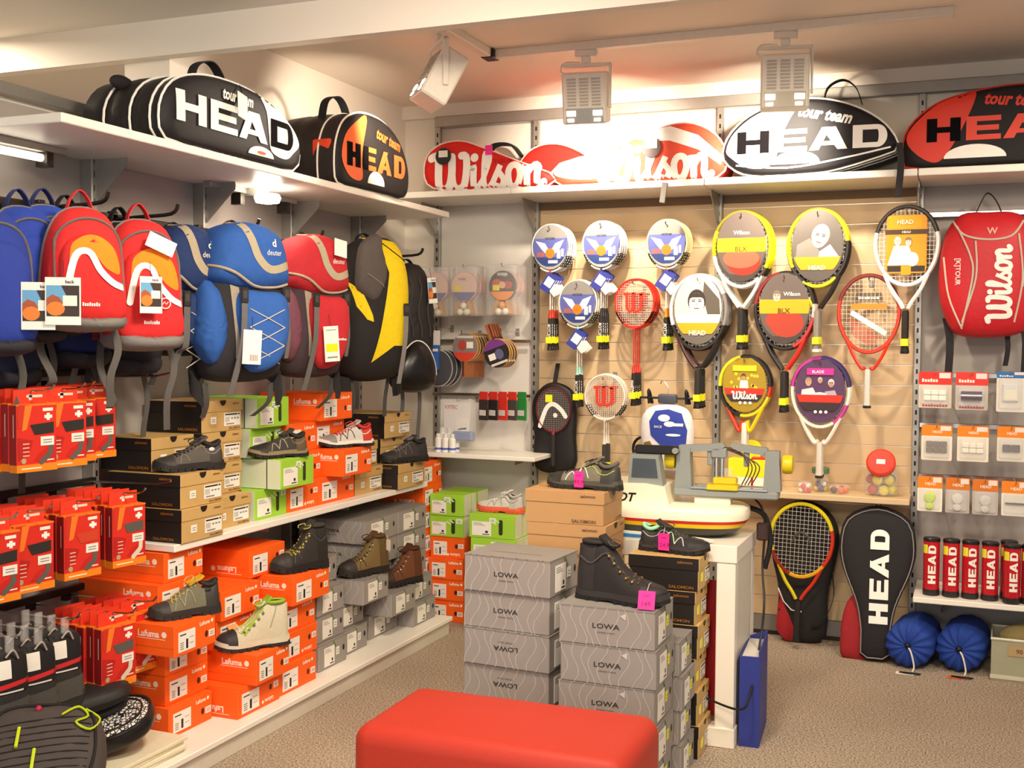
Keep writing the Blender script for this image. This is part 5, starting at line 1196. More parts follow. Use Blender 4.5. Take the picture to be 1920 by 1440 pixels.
def blx_card(yc, red):
    def f(t, a, b):
        A, B_ = a * .86, b * .88
        L_ = [(eband(A, B_, B_ * .2, B_ * .99), '#6f625c'), (eband(A, B_, -B_ * .9, -B_ * .18), '#6a5a52'), (ell(A * .7, B_ * .42, 20, A * .1, -b - B_ * .38), red), (ell(A * .75, B_ * .3, 20, 0, -b - B_ * .28), '#d9654a' if red == '#c8321f' else red), (eband(A, B_, -B_ * .22, B_ * .2), yc)]
        if red != '#c8321f': L_ += face(-A * .3, -b + B_ * .42, B_ * .2, '#d9c8b8', '#8d7a6a')
        cardbase(t, (eoval(a, b, .87), '#4a413c'), L_, txts=[('Wilson', .02, '#f5f0ea', (A * (0 if red == '#c8321f' else .3), -b + B_ * .5), 0), ('BLX', .024, '#6a4a1a', (0, -b), 0)])
    return f
def pair_card(t, a, b):
    A, B_ = a * .8, b * .82
    L_ = [([rect(-A * .75, -b - B_ * .75, A * .75, -b + B_ * .9)], '#f2960f'), ([rect(-A * .7, -b + B_ * .55, A * .6, -b + B_ * .92)], '#f5a00f'), ([rect(-A * .85, -b + B_ * .35, A * .85, -b + B_ * .5)], '#4a3320'), ([(-A * .75, -b - B_ * .6), (-A * .5, -b), (A * .1, -b), (A * .4, -b - B_ * .6)], '#f4ece4'), ([rect(-A * .75, -b - B_ * .8, A * .75, -b - B_ * .62)], '#2f241d'), (ell(A * .25, A * .3, 18, A * .25, -b - B_ * .42), '#fbf0e6'), ([rect(-A * .2, -b - B_ * .9, A * .2, -b - B_ * .62)], '#f29a12')]
    L_ += face(-A * .35, -b + B_ * .12, B_ * .17, '#f0dccb', '#f0e2cc') + face(A * .08, -b + B_ * .1, B_ * .17, '#f0dccb', '#8a6a4c')
    cardbase(t, (rrect(-A * .8, -b - B_ * .85, A * .8, -b + B_ * .95, .02), '#f2960f'), L_, txts=[('HEAD', .02, '#fdf0d8', (-A * .05, -b + B_ * .73), 0), ('HEAD', .011, '#e9dcd0', (0, -b + B_ * .42), 0)])
def stripe_stencil(t, a, b):
    g = G()
    g.flat([(-a * .62, -b - b * .02), (-a * .55, -b + b * .1), (a * .62, -b - b * .46), (a * .55, -b - b * .58)], -.0022, PR('#f3eee6')).flat(rect(-a * .6, -b + b * .12, a * .6, -b + b * .26), -.002, PR('#d98a28'))
    g.shapes([[(-a * .65, -b - b * .08), (a * .4, -b - b * .6), (a * .1, -b - b * .85), (-a * .5, -b - b * .6)]], mat('#c9483a', alpha=.55), lambda x, z: (x, .0022, z)).flat([(-a * .5, -b + b * .3), (-a * .4, -b + b * .55), (a * .4, -b + b * .55), (a * .5, -b + b * .3)], .0022, mat('#4a3a30', alpha=.8))
    for q in bars(-a * .35, a * .35, -b + b * .38, .009, 7): g.flat(q, -.0026, PR('#f3eee6'))
    part('string_stencil', g, t, 'stencil with white diagonal bar on the strings')
def wil_card(top, bg, dots):
    def f(t, a, b):
        A, B_ = a * .86, b * .84
        L_ = [(eband(A, B_, -B_ * .98, B_ * .95), bg)]
        rr = random.Random(4)
        if dots:
            L_ += [([ell(.008, .008, 8, rr.uniform(-A * .7, A * .7), -b + rr.uniform(-B_ * .1, B_ * .55)) for _ in range(14)], '#ecc83a'), ([(-A * .25, -b - B_ * .25), (-A * .2, -b + B_ * .25), (A * .15, -b + B_ * .25), (A * .2, -b - B_ * .25)], '#efe6dc')] + face(-A * .05, -b + B_ * .36, B_ * .17, '#d39a6a', '#5a3a22')
        else:
            L_ += [([(-A * .8, -b - B_ * .3), (-A * .75, -b + B_ * .1), (-A * .3, -b + B_ * .18), (A * .0, -b - B_ * .3)], '#f0ece6'), ([(A * .1, -b - B_ * .3), (A * .2, -b + B_ * .05), (A * .6, -b + B_ * .1), (A * .8, -b - B_ * .3)], '#b9aec2')] + face(-A * .48, -b + B_ * .36, B_ * .18, '#d9a888', '#b08a6a') + face(A * .45, -b + B_ * .32, B_ * .17, '#c99a80', '#e9e4de') + face(0, -b + B_ * .42, B_ * .13, '#c99a80', '#cfc8ba')
            L_ += [(ell(A * .34, A * .2, 16, 0, -b - B_ * .14), '#f5f1ec')]
        L_ += [(eband(A * .98, B_, -B_ * .52, -B_ * .26), '#d8331f'), (eband(A, B_, -B_ * .8, -B_ * .52), '#3a2a2c'), ([ell(.008, .008, 10, k, -b - B_ * .66) for k in (-.02, .005, .03)], '#f2efe9'), ([rect(-A * .55, -b + B_ * .62, A * .55, -b + B_ * .85)], top)]
        cardbase(t, (eoval(a, b, .87), bg), L_, txts=[] if dots else [('BLADE', .014, '#fbeff5', (-.01, -b + B_ * .73), 0)])
        part('lettering', G().shapes([[(p[0], p[1] - b - B_ * .36) for p in o] for o in WILSON(.042 if not dots else .036)], PR('#fbf4ec'), flatfn(-.0165)), t, 'white script lettering', stuff=True)
    return f
def tennis(key, label, top, segs, thr, grip, n, behind, cardf, L=.686, strings='#e8e2d6', butt='#1c1a1a', a=None, b=None, sticker='#f2ee1e', tilt=0, paint=None):
    racket(key, 'tennis', label, top, L, segs, thr, grip, strings, butt, cardf, n, tilt, TG, behind, sticker, True, a, b, paint)
tennis('t1', 'white tennis racket with card of a dark-haired man over a yellow band', (1.772, -.22, 1.842), [(30, 200, '#f4efe8'), (200, 340, '#2e2724'), (-20, 30, '#8a8380')], ('#4a2a28', '#2c2725'), '#2b2725', 4, 'tennis racket hanging behind the one with the dark-haired man card', man_card, .672)
tennis('t2', 'yellow and white tennis racket with yellow card band, top row', (1.986, -.22, 2.155), [(60, 150, '#8f8420'), (-30, 60, '#e9e21f'), (150, 190, '#e3d51f'), (190, 310, '#f2ede4'), (310, 330, '#4a4338')], ('#f2ede4', '#f2ede4'), '#2b2725', 4, 'yellow tennis racket hanging behind the one with the yellow card band', blx_card('#f0e11c', '#c8321f'), .684)
tennis('t3', 'yellow and black tennis racket with card of a crouching fair-haired man', (2.353, -.22, 2.152), [(60, 210, '#d9d41f'), (10, 60, '#e6df28'), (-50, 10, '#2b2624'), (210, 240, '#3a3430'), (240, 310, '#e3dc22')], ('#d9d41f', '#302b2a'), '#8d857c', 3, 'tennis racket hanging behind the one with the crouching man card', man2_card, .688, '#e8e2d6', '#f4efe6')
tennis('t4', 'white and black tennis racket with orange card of two people, top right', (2.76, -.2, 2.155), [(20, 160, '#2b2422'), (160, 380, '#f4f0ea')], ('#f4f0ea', '#f4f0ea'), '#2b2624', 2, 'tennis racket hanging behind the one with the orange card of two people', pair_card, .696)
tennis('t5', 'black and red tennis racket with amber card band', (2.2, -.22, 1.849), [(100, 170, '#8c2a2a'), (10, 100, '#2a2221'), (170, 290, '#2a2423'), (290, 350, '#c43a3a'), (-10, 10, '#d9c8c0')], ('#2a2423', '#d8372a'), '#2b2725', 3, 'tennis racket hanging behind the one with the amber card band', blx_card('#f0ae1c', '#b5402c'), .686)
tennis('t6', 'orange-red strung tennis racket with pale grip', (2.592, -.16, 1.835), [(20, 160, '#7d241c'), (160, 380, '#df3a20')], ('#df3a20', '#df3a20'), '#d9d2c8', 1, None, None, .642, '#e9dcc8', '#2b2725', None, None, None, 0, stripe_stencil)
tennis('t7', 'small yellow tennis racket with card of a player among yellow dots', (2.007, -.19, 1.434), [(100, 180, '#ecd81f'), (0, 100, '#2a2422'), (180, 260, '#2a2422'), (260, 340, '#e6cf24'), (-20, 0, '#c4391f')], ('#d9452a', '#ecd01f'), '#ded7cc', 2, 'small tennis racket hanging behind the yellow dotted one', wil_card('#efe31c', '#a58a1c', True), .468, '#c9b9a8', '#2b2725', .125, .148, None)
tennis('t8', 'pink and white tennis racket with card of three people, lowest row', (2.375, -.19, 1.431), [(90, 170, '#c23a98'), (10, 90, '#3a2a5e'), (170, 300, '#f3ecdc'), (300, 340, '#c8409c'), (-20, 10, '#f3ecdc')], ('#f3ecdc', '#f3ecdc'), '#d9cfc2', 2, 'tennis racket hanging behind the pink and white one', wil_card('#d8309a', '#5a3a5e', False), .586, '#c9b9a8', '#2b2725', .135, .168, None)
# racket standing on the floor, leaning on its black bag
def head_stencil(t, a, b): part('string_stencil', G().tube([(.04 * cos(u), -.002, -b + .05 * sin(u) - .01) for u in [pi * i / 8 for i in range(9)]], .006, PR('#4a4640'), 5), t, 'dark arched mark on the strings')
racket('t9', 'tennis', 'yellow and red tennis racket leaning on a black bag below the shelf', (2.309,-0.240,0.718), .68, [(20, 200, '#d9c81f'), (200, 250, '#8a2a1c'), (250, 320, '#d9a01f'), (320, 380, '#c9321f')], ('#d9c81f', '#c9321f'), '#221e1d', '#e0d9cc', '#1c1a1a', None, 1, rad(2), None, None, None, False, .148, .18, head_stencil)
t = thing('racket_cover', 'black racket bag with red foot behind the leaning yellow racket', 'racket bag', (2.299, -.10, 0), 0, 'racket bags on the floor')
P_ = Puff([(-.17, .56), (-.12, .67), (0, .72), (.12, .67), (.17, .56), (.155, .42), (.12, .25), (.12, .06), (.06, .0), (-.08, .0), (-.13, .06), (-.12, .25), (-.155, .42)], .05, .04, 3, 52)
g = G(); P_.put(g, fab('#221f20'), fab('#1c1a1b'), 8, .003); part('body', g, t, ang=60)
part('red_foot', G().shapes([[(-.118, .26), (-.128, .06), (-.08, .006), (-.02, .006), (-.03, .06), (-.06, .14), (-.09, .2)]], fab('#a8232a'), P_.fn(.003), .03), t, 'red foot panel', stuff=True)
part('white_piping', G().tube([P_.pt(x, z, .004) for x, z in [(-.12, .27), (-.09, .21), (-.05, .17), (.0, .165)]], .003, WH, 5), t)
part('strap', G().ribbon(smooth([(.13, .0, .4), (.15, -.02, .25), (.10, -.05, .12), (.05, -.06, .1)], 5, False), .02, fab('#1f1c1d'), (0, 1, .2), .003), t)
t = thing('racket_cover', 'black racket bag with tall white letters standing right of the leaning racket', 'racket bag', (2.662,-0.314,0.000), (rad(-9), 0, rad(2)), 'racket bags on the floor')
P_ = Puff([(-.175, .56), (-.14, .68), (0, .735), (.14, .68), (.175, .56), (.16, .44), (.09, .26), (.065, .1), (.065, .01), (0, .0), (-.065, .01), (-.065, .1), (-.09, .26), (-.16, .44)], .05, .05, 3.5, 60)
g = G(); P_.put(g, fab('#211d1f'), fab('#1b191a'), 8); part('body', g, t, ang=60)
part('piping', G().tube([(x * .93, P_.y(x * .93, .36 + (z - .36) * .95, .003), .36 + (z - .36) * .95) for x, y, z in P_.edge(1, 0, 60)], .003, mat('#8d8a88', rough=.4), 5, True), t, 'grey piping')
HL, tot = HEADLET(.085, 1.12)
part('lettering', G().shapes([[(p[1] * 1.0 + .012, -p[0] * -1 * .98 + .42) for p in o] for o in HL] and [[(.012 - p[1], .40 + p[0]) for p in o] for o in HL], WH, P_.fn(.005), .04), t, 'white letters running upwards', stuff=True)
g = G(); Q = Puff([(-.14, .03), (-.12, .25), (-.05, .3), (.05, .1), (.0, .0), (-.1, .0)], .03, .02, 3, 36); Q.put(g, fab('#9c2026')); part('side_pocket', g, t, 'red side pocket', loc=(-.02, .02, .0), ang=60)
part('hang_loop', G().ribbon(smooth([(-.015, .02, .71), (0, .03, .79), (.015, .02, .71)], 5, False), .02, fab('#1f1c1d'), (0, 1, 0), .003), t)
# squash racket on its cover
t = thing('racket_cover', 'black squash racket cover hanging left of the white badminton rackets', 'racket bag', (0.955,-0.080,1.283), 0, 'racket bags on the slat wall')
P_ = Puff([(-.125, -.12), (-.08, -.035), (0, .0), (.1, -.04), (.125, -.12), (.125, -.3), (.115, -.48), (-.1, -.48), (-.11, -.3)], .035, .03, 4, 48); g = G(); P_.put(g, fab('#1f1b1c', rough=.5)); part('body', g, t, ang=60)
part('hang_loop', G().ribbon([(0, 0, -.01), (0, .02, .04), (0, .05, .1)], .024, fab('#1f1c1d'), (1, 0, 0), .003), t)
def arc_mark(t, a, b):
    g = G(); 
    g.shapes(stroke(smooth([(-.075, -.185 - .02), (-.04, -.11), (.0, -.085), (.045, -.115), (.07, -.15)], 5, False), .024), PR('#f3eee6'), flatfn(-.003)).flat(ell(.013, .013, 12, .012, -.145), -.003, PR('#f3eee6')).flat(rect(-.045, -.075, -.005, -.035), -.004, PR('#f2ee1e'))
    part('string_stencil', g, t, 'white arched mark on the strings')
racket('sq', 'badminton', 'dark red squash racket with white arch on its strings', (0.974,-0.150,1.251), .42, [(0, 360, '#6d2430')], ('#8a8484', '#7d2430'), '#2a2625', '#b9b2a8', '#1d1a1a', None, 1, 0, 'rackets on the slat wall', None, None, False, .096, .118, arc_mark, None)

# ---------------------------------------------------------------- bench, table, stringing machine
bn = thing('bench', 'long red upholstered bench in the foreground', 'bench', (1.845, -2.93, 0), rad(1))
RED = mat('#c23a2a', rough=.5, var=.05, scale=160, bump=.12, spec=.3)
part('cushion', G().box((-.395, -.215, .03), (.395, .215, .425), RED, .05), bn, ang=60)
part('foot_plate', G().box((-.36, -.18, 0), (.36, .18, .031), BLACK), bn)
TW = mat('#f1eadd', rough=.4, var=.02)
tb = thing('work_table', 'white table with thick square legs under the stringing machine', 'table', (2.267, -1.745, 0))
part('table_top', G().box((-.62, 0, .69), (0, .42, .755), TW, .003), tb)
for x0, x1, y0, y1 in ((-.075, -.005, .004, .06), (-.075, -.005, .35, .414), (-.615, -.545, .004, .06), (-.615, -.545, .35, .414)):
    part('leg', G().box((x0, y0, 0), (x1, y1, .69), TW, .003), tb)
part('side_panel', G().box((-.012, .06, .06), (-.006, .35, .69), mat('#d9d2c4', rough=.5)), tb)
part('foot_block', G().box((-.13, -.004, 0), (0, .07, .075), TW, .004), tb)
one('red_panel', G().box((-.5, 0, 0), (0, .015, .52), mat('#b51f22', rough=.5), .002), 'dark red board standing behind the table leg', 'board', (2.19, -1.62, .076))
t = thing('blue_folder_box', 'blue open-topped cardboard box leaning beside the table leg', 'box', (2.275, -1.70, 0), rad(4))
bl = mat('#2f3a8c', rough=.5)
part('front_board', G().box((0, 0, 0), (.075, .006, .34), bl, .001), t); part('side_board', G().box((0, .006, 0), (.006, .3, .34), bl, .001), t); part('back_board', G().prism([(0, 0), (.075, 0), (.075, .37), (0, .34)], .3, .306, bl), t)
part('side_board', G().box((.069, .006, 0), (.075, .3, .36), bl, .001), t); part('filler', G().box((.007, .008, .28), (.068, .29, .335), mat('#d8d2c8')), t, 'pale content')
# stringing machine
sm = thing('stringing_machine', 'cream racket stringing machine with striped base on the white table', 'machine', (1.98, -1.52, .7555), rad(3))
CR = mat('#f0e8cf', rough=.35, var=.02); GR2 = mat('#8b8f8b', rough=.4, var=.03); YL = pla('#dcc11a')
oval = lambda rx, ry, n=36, p=2.8: [(rx * abs(cos(u)) ** (2 / p) * (1 if cos(u) > 0 else -1), ry * abs(sin(u)) ** (2 / p) * (1 if sin(u) > 0 else -1)) for u in [2 * pi * i / n for i in range(n)]]
def hull(zs, m):
    g = G(); n = 36; vs = []; fs = []
    for rx, ry, z in zs: vs += [(x, y, z) for x, y in oval(rx, ry)]
    for j in range(len(zs) - 1):
        for k in range(n): fs.append((j * n + k, j * n + (k + 1) % n, (j + 1) * n + (k + 1) % n, (j + 1) * n + k))
    return g.add(vs, fs + [list(range(n))[::-1], [(len(zs) - 1) * n + k for k in range(n)]], m)
part('base_keel', hull([(.19, .1, 0), (.245, .14, .02), (.27, .155, .042)], mat('#3a3a2c', rough=.4)), sm, 'dark green base', ang=50)
part('yellow_stripe', hull([(.2702, .1552, .042), (.281, .161, .058)], pla('#e8c21c')), sm, ang=50)
part('red_stripe', hull([(.2812, .1612, .058), (.288, .165, .07)], pla('#c9281c')), sm, ang=50)
part('base_shell', hull([(.288, .165, .0702), (.292, .167, .09), (.288, .162, .112), (.27, .148, .122)], CR), sm, ang=50)
g = G().prism([(-.29, .1), (-.02, .1), (.0, .118), (-.02, .19), (-.1, .2), (-.29, .195)], -.12, .12, CR); part('motor_cover', g, sm, 'cream raised cover')
part('lettering', G().text('OT', .034, BLACK, flatfn(-.1212), .03, .3, at=(-0.166, .145)), sm, 'black lettering', stuff=True)
g = G().prism([(-.17, .19), (-.03, .19), (-.05, .31), (-.16, .31)], -.1, -.03, GR2); part('display_unit', g, sm, 'grey display unit')
part('screen', G().flat([(-.155, .22), (-.05, .22), (-.06, .295), (-.15, .295)], -.1015, mat('#4c545c', rough=.2)), sm, 'dark screen')
part('lever', G().box((-.15, -.07, .31), (.02, -.04, .345), BLACK, .006).lathe([(.012, -.075), (.012, -.035)], GR2, 12, (.01, 0, .327), 'y'), sm, 'black lever')
part('bed', G().box((.0, -.05, .15), (.40, .05, .18), GR2, .006).box((.08, -.035, .12), (.22, .035, .15), CR, .004), sm, 'grey bed')
part('bed_rail', G().box((.07, -.052, .182), (.36, -.04, .19), CHROME), sm); part('bed_rail', G().box((.07, .04, .182), (.36, .052, .19), CHROME), sm)
for x, sg in ((.035, 1), (.375, -1)):
    part('post', G().prism([(x - .033, .18), (x + .033, .18), (x + .026, .30), (x + .026, .335), (x - .026, .335), (x - .026, .3)], -.032, .032, GR2), sm, 'grey post')
    part('clamp_arm', G().prism([(x - .02, .315), (x + sg * .13, .33), (x + sg * .16, .345), (x + sg * .15, .36), (x + sg * .09, .352), (x - .02, .345)], -.02, .02, GR2).box((x + sg * .1 - .01, -.012, .27), (x + sg * .1 + .01, .012, .33), GR2, .003), sm, 'grey arm')
    part('knob', G().lathe([(.012, 0), (.034, .004), (.038, .02), (.034, .04), (.018, .045)], YL, 14, (x - sg * .033 if sg > 0 else x + .033, 0, .285), 'x').xf(MX.Identity(4)) if sg < 0 else G().lathe([(.018, -.045), (.034, -.04), (.038, -.02), (.034, -.004), (.012, 0)], YL, 14, (x - .033, 0, .285), 'x'), sm, 'yellow ribbed knob')
part('string_clamp', G().box((.13, -.06, .18), (.25, .02, .2), YL, .003).box((.15, -.03, .2), (.24, .03, .225), YL, .004), sm, 'yellow clamp block')
part('clamp_pillar', G().lathe([(.008, .22), (.008, .30)], CHROME, 10, (.16, 0, 0)).lathe([(.008, .22), (.008, .3)], CHROME, 10, (.182, 0, 0)).box((.14, -.02, .3), (.2, .02, .34), GR2, .004), sm, 'steel pillars with grey head')
g = G()
for k in range(4): g.tube(smooth([(.18, .0, .34), (.24 + .012 * k, -.01, .335 - .01 * k), (.285 + .014 * k, -.02, .27), (.26 + .012 * k, -.02, .2)], 6, False), .0025, mat('#4a3226'), 5)
part('cable', g, sm, 'brown curved cables')
one('board_strip', G().prism([(-.36, 0), (.2, 0), (.27, .008), (.28, .016), (.22, .02), (-.36, .035)], -.02, .0, mat('#e9efe8', rough=.35)).prism([(-.36, .006), (.02, .006), (.08, .016), (-.36, .026)], -.0215, -.02, mat('#3a86c4', rough=.35)), 'white and blue long flat blade lying before the machine', 'blade', (1.90, -1.722, .7555))
one('power_cable', G().tube(smooth([(2.255, -1.40, .9), (2.30, -1.42, .86), (2.315, -1.42, .78), (2.31, -1.43, .62), (2.33, -1.5, .5), (2.325, -1.55, .36), (2.32, -1.74, .2), (2.29, -1.80, .17), (2.17, -1.78, .19)], 6, False), .0045, BLACK, 6).box((2.285, -1.44, .73), (2.33, -1.41, .80), mat('#3a2420', rough=.4), .006), 'black power cable with brown adapter hanging from the machine', 'cable')
part('hose', G().tube(smooth([(.27, .1, .1), (.335, .1, .07), (.36, .1, -.03), (.34, .1, -.14)], 6, False), .011, BLACK, 8), sm, 'thick black hose')
# things on the maple shelf behind the machine
t = thing('string_reel_box', 'yellow and white reel box behind the machine', 'box', (2.03, -.2, .7705), rad(-3)); part('carton', G().box((-.1, 0, 0), (.1, .12, .07), PR('#f4f0dc'), .002).box((-.1, -.001, .06), (.1, .12, .15), PR('#f0e41e'), .002), t); part('disc', G().lathe([(.055, 0), (.055, .02)], PR('#f2e81e'), 24, (-.0, .06, .19), 'y'), t, 'yellow disc')
t = thing('string_box', 'red carton between machine post and jars', 'carton', (2.100,-0.200,0.767), rad(2)); t.location.z = .7705; part('carton', G().box((-.055, 0, 0), (.055, .06, .16), PR('#cf2a20'), .002).box((.0, -.001, .1), (.035, .0, .14), WHITE), t); part('lettering', G().text('Wilson', .02, WHITE, flatfn(-.0015), .02, at=(-.005, .03)), t, stuff=True)
def jar(label, x, y, r, h, cols, lid=None, lidc='#d9321f', tilt=0):
    t = thing('jar', label, 'jar', (x, y, .7705), 0, 'small containers on the maple shelf')
    part('glass', G().lathe([(r * .9, .001), (r, .01), (r, h * .8), (r * .85, h * .95), (r * .84, h)], CLEAR, 20), t, 'clear plastic'); rr = random.Random(int(x * 100)); k = 0
    while k * r * .9 < h * .72:
        for q in range(5): 
            a_ = 2 * pi * q / 5 + k * .6; part('content', cached(('bl', round(r, 3), cols[(q + k) % len(cols)]), lambda: G().ball((0, 0, 0), r * .33, PR(cols[(q + k) % len(cols)]), 8).mesh('content')), t, loc=(r * .6 * cos(a_), r * .6 * sin(a_), r * .36 + k * r * .62))
        k += 1
        if k > 5: break
    if lid: part('lid', G().lathe([(lid, h), (lid * 1.02, h + .004), (lid * 1.02, h + .025), (lid * .9, h + .03)], pla(lidc), 24), t, 'red screw lid' if lidc == '#d9321f' else 'lid')
    return t
jar('large clear jar with red lid tilted forward, full of grip bands', 2.665, -.14, .078, .13, ['#e3d21c', '#3a62b5', '#e9e4da', '#b5402c', '#e3d21c'])
t = [o for o in COL.objects if o.name.startswith('jar')][-1]
part('lid', G().lathe([(.066, 0), (.068, .004), (.068, .026), (.06, .032)], pla('#dc3a28'), 28).box((-.02, -.012, .0322), (.02, .012, .0328), WHITE), t, 'red screw lid with white sticker', loc=(0, -.045, .155), rot=(rad(62), 0, 0))
jar('small red and white tub at the left end of the free shelf part', 2.31, -.2, .034, .055, ['#d9321f', '#e9e4da'])
jar('clear tub with green lid behind the small red tub', 2.375, -.12, .04, .09, ['#d9b51c', '#3a3a8c', '#e9e4da'], .042, '#5a7d5e')
jar('low wide clear tub with orange content in the middle of the shelf', 2.47, -.16, .05, .04, ['#e0691c', '#3a3634'])
jar('dark blue and red string packet behind the left machine post', 1.93, -.2, .03, .1, ['#d9321f', '#2c2f6a', '#d9b51c'])
# ---------------------------------------------------------------- right part: backpack, packs, cans, rolls, box
rb = thing('tennis_backpack', 'red tennis backpack with white script on the grey panel at right', 'backpack', (3.112,-0.180,2.107), 0)
P_ = Puff([(-.12, .0), (0, .01), (.13, .0), (.2, -.1), (.215, -.35), (.19, -.5), (.12, -.56), (-.1, -.565), (-.165, -.5), (-.205, -.35), (-.19, -.12)], .12, .1, 3, 60)
g = G(); P_.put(g, fab('#c8202a', rough=.5), fab('#8d1a22'), 10); part('body', g, rb, ang=60)
SIL = mat('#cfc4b4', rough=.4)
part('lid_piping', G().tube([P_.pt(x, z, .003) for x, z in smooth([(-.15, -.03), (-.1, -.1), (0, -.125), (.1, -.11), (.15, -.04)], 5, False)], .005, SIL, 6), rb, 'pale piping')
for pth in ([(-.13, -.06), (-.07, -.2), (-.06, -.3), (-.1, -.52)], [(-.05, -.13), (-.045, -.3), (-.1, -.5)], [(-.185, -.2), (-.16, -.38), (-.1, -.53)], [(.13, -.1), (.15, -.3), (.12, -.5)], [(.18, -.14), (.16, -.25), (.15, -.34)]):
    part('side_piping', G().tube([P_.pt(x, z, .003) for x, z in smooth(pth, 5, False)], .0045, SIL, 6), rb, 'pale piping')
part('lettering', G().shapes([[(.055 - p[1], -.33 + p[0]) for p in o] for o in WILSON(.098)], WH, P_.fn(.004), .03), rb, 'white script running upwards', stuff=True)
part('lettering', G().text('[K]TOUR', .022, WH, P_.fn(.003), .01, at=(-.125, -.27), rot=-pi / 2), rb, 'small white lettering', stuff=True)
part('logo', G().text('W', .03, PR('#e8b5a8'), P_.fn(.003), .02, at=(.02, -.085)), rb, 'pale letter', stuff=True)
part('grab_loop', G().ribbon(smooth([(-.06, .03, -.02), (-.03, .04, .06), (0, .05, .105), (.04, .04, .06), (.07, .03, -.02)], 5, False), .03, fab('#221e20'), (0, 1, 0), .004), rb, 'black webbing loop')
for x, l in ((-.15, .26), (.1, .14), (.17, .3)): part('hanging_strap', G().ribbon(smooth([(x - .02, .02, -.48), (x, .0, -.6), (x - .01, .0, -.56 - l)], 5, False), .034 if x < 0 else .022, fab('#221e20'), (1, .2, 0), .004), rb, 'black hanging strap')
def bar(z, label, x0=2.83, x1=4.0, y=-.05):
    g = G().box((x0, y - .006, z - .012), (x1, y + .006, z + .012), CHROME, .002).box((x0, y, z - .01), (x0 + .012, -.002, z + .01), STEEL)
    one('display_bar', g, label, 'bar', (0, 0, 0), 0, 'chrome bars on the right panel')
bar(2.127, 'chrome bar behind the red tennis backpack'); bar(1.356, 'chrome bar with the red blister packs'); bar(1.113, 'chrome bar with the upper orange blister packs'); bar(0.864, 'chrome bar with the lower orange blister packs')
def pack(label, loc, w, h, hd, hcol, hdtxt, body, items, n=2, group='blister packs on the right panel', foot=None, tcol='#fbe9d8'):
    def mk(lb, lc):
        t = thing('blister_pack', lb, 'package', lc, rad(-2), group)
        part('header_card', G().prism(rrect(-w / 2, -hd, w / 2, 0, .006, 2), -.001, .001, PR(hcol)), t, 'printed header card'); part('header_text', G().text(hdtxt, hd * .24, PR(tcol), flatfn(-.0016), .02, at=(w * .02, -hd * .62)) if hdtxt else G().shapes(bars(-w * .4, w * .1, -hd * .8, hd * .2, 6), PR(tcol), flatfn(-.0016)), t, stuff=True)
        part('backing_card', G().prism(rrect(-w / 2, -h, w / 2, -hd + .001, .006, 2), 0, .0015, PR(body)), t)
        part('price_sticker', G().box((w * .12, -.002, -hd * .5), (w * .46, -.001, -hd * .08), PR('#f6d9d0')), t, 'pale price sticker')
        items(t, w, h, hd)
        if foot: part('foot_text', G().shapes(bars(-w * .38, w * .4, -h + .008, .01, 9), PR('#c22a2a'), flatfn(-.0014)), t, stuff=True)
        part('blister', G().box((-w * .42, -.02, -h * .92), (w * .42, -.0004, -hd * 1.05), CLEAR, .006), t, 'clear blister')
    mk(label, loc)
    g = G().tube([(loc[0], -.045, loc[2] - .008), (loc[0], loc[1] - .03, loc[2] - .008), (loc[0], loc[1] - .034, loc[2] + .004)], .0025, CHROME, 6)
    one('pack_hook', g, 'chrome hook holding ' + label.split(' with')[0].split(',')[0], 'hook', (0, 0, 0), 0, 'hooks of the right panel')
def bandsit(col, r, nx, nz, sz):
    def f(t, w, h, hd):
        for i in range(nx):
            for j in range(nz):
                part('grip_band', cached(('gb', col, sz), lambda: G().box((-sz[0] / 2, -.014, -sz[1] / 2), (sz[0] / 2, -.002, sz[1] / 2), PR(col), .003).mesh('grip_band')), t, loc=((i - (nx - 1) / 2) * sz[0] * 1.04, 0, -hd - (h - hd) * .45 - (j - (nz - 1) / 2) * sz[1] * 1.1))
    return f
def disc(col, z2=False):
    def f(t, w, h, hd):
        part('damper', G().lathe([(.0, -.016), (.02, -.014), (.026, -.006), (.026, -.002)], mat(col, rough=.2, alpha=.85 if col != '#c4e01c' else 1), 20, (0, 0, -hd - (h - hd) * .4), 'y'), t, 'round vibration damper')
        part('damper', G().lathe([(.0, -.014), (.016, -.012), (.02, -.002)], mat(col, rough=.2, alpha=.85 if col != '#c4e01c' else 1), 18, (0, 0, -hd - (h - hd) * .75), 'y'), t)
    return f
def sil(t, w, h, hd): part('silver_roll', G().lathe([(.022, -.045), (.022, .045)], mat('#9d9aa8', rough=.2, metal=.8), 14, (0, -.018, -hd - (h - hd) * .42), 'x'), t, 'shiny silver roll')
def clk(t, w, h, hd): part('device', G().box((-.035, -.016, -h * .75), (.035, -.002, -h * .3), pla('#d9d9d6'), .006).box((-.025, -.018, -h * .7), (.025, -.0155, -h * .45), PR('#e9e2cc')), t, 'grey-rimmed device')
y0 = -.24
pack('red blister pack with six white grip bands, left of the strap', (2.902,-0.240,1.376), .145, .17, .06, '#e02a22', None, '#cfc4b4', bandsit('#f7efe0', 0, 3, 2, (.032, .024)), foot='overgrip')
pack('red blister pack with shiny silver roll, second in the upper row', (3.061,-0.240,1.376), .14, .175, .06, '#e0322a', None, '#c4bab0', sil, foot='overgrip')
pack('blue and white blister pack with grey device at the right edge', (3.226,-0.240,1.382), .12, .185, .03, '#2c6fae', None, '#e4ddd2', clk)
pack('orange topped pack with two rows of dark grip bands', (2.914,-0.240,1.126), .135, .165, .05, '#f08410', 'HEAD', '#ece3d2', bandsit('#4a3426', 0, 3, 2, (.03, .026)))
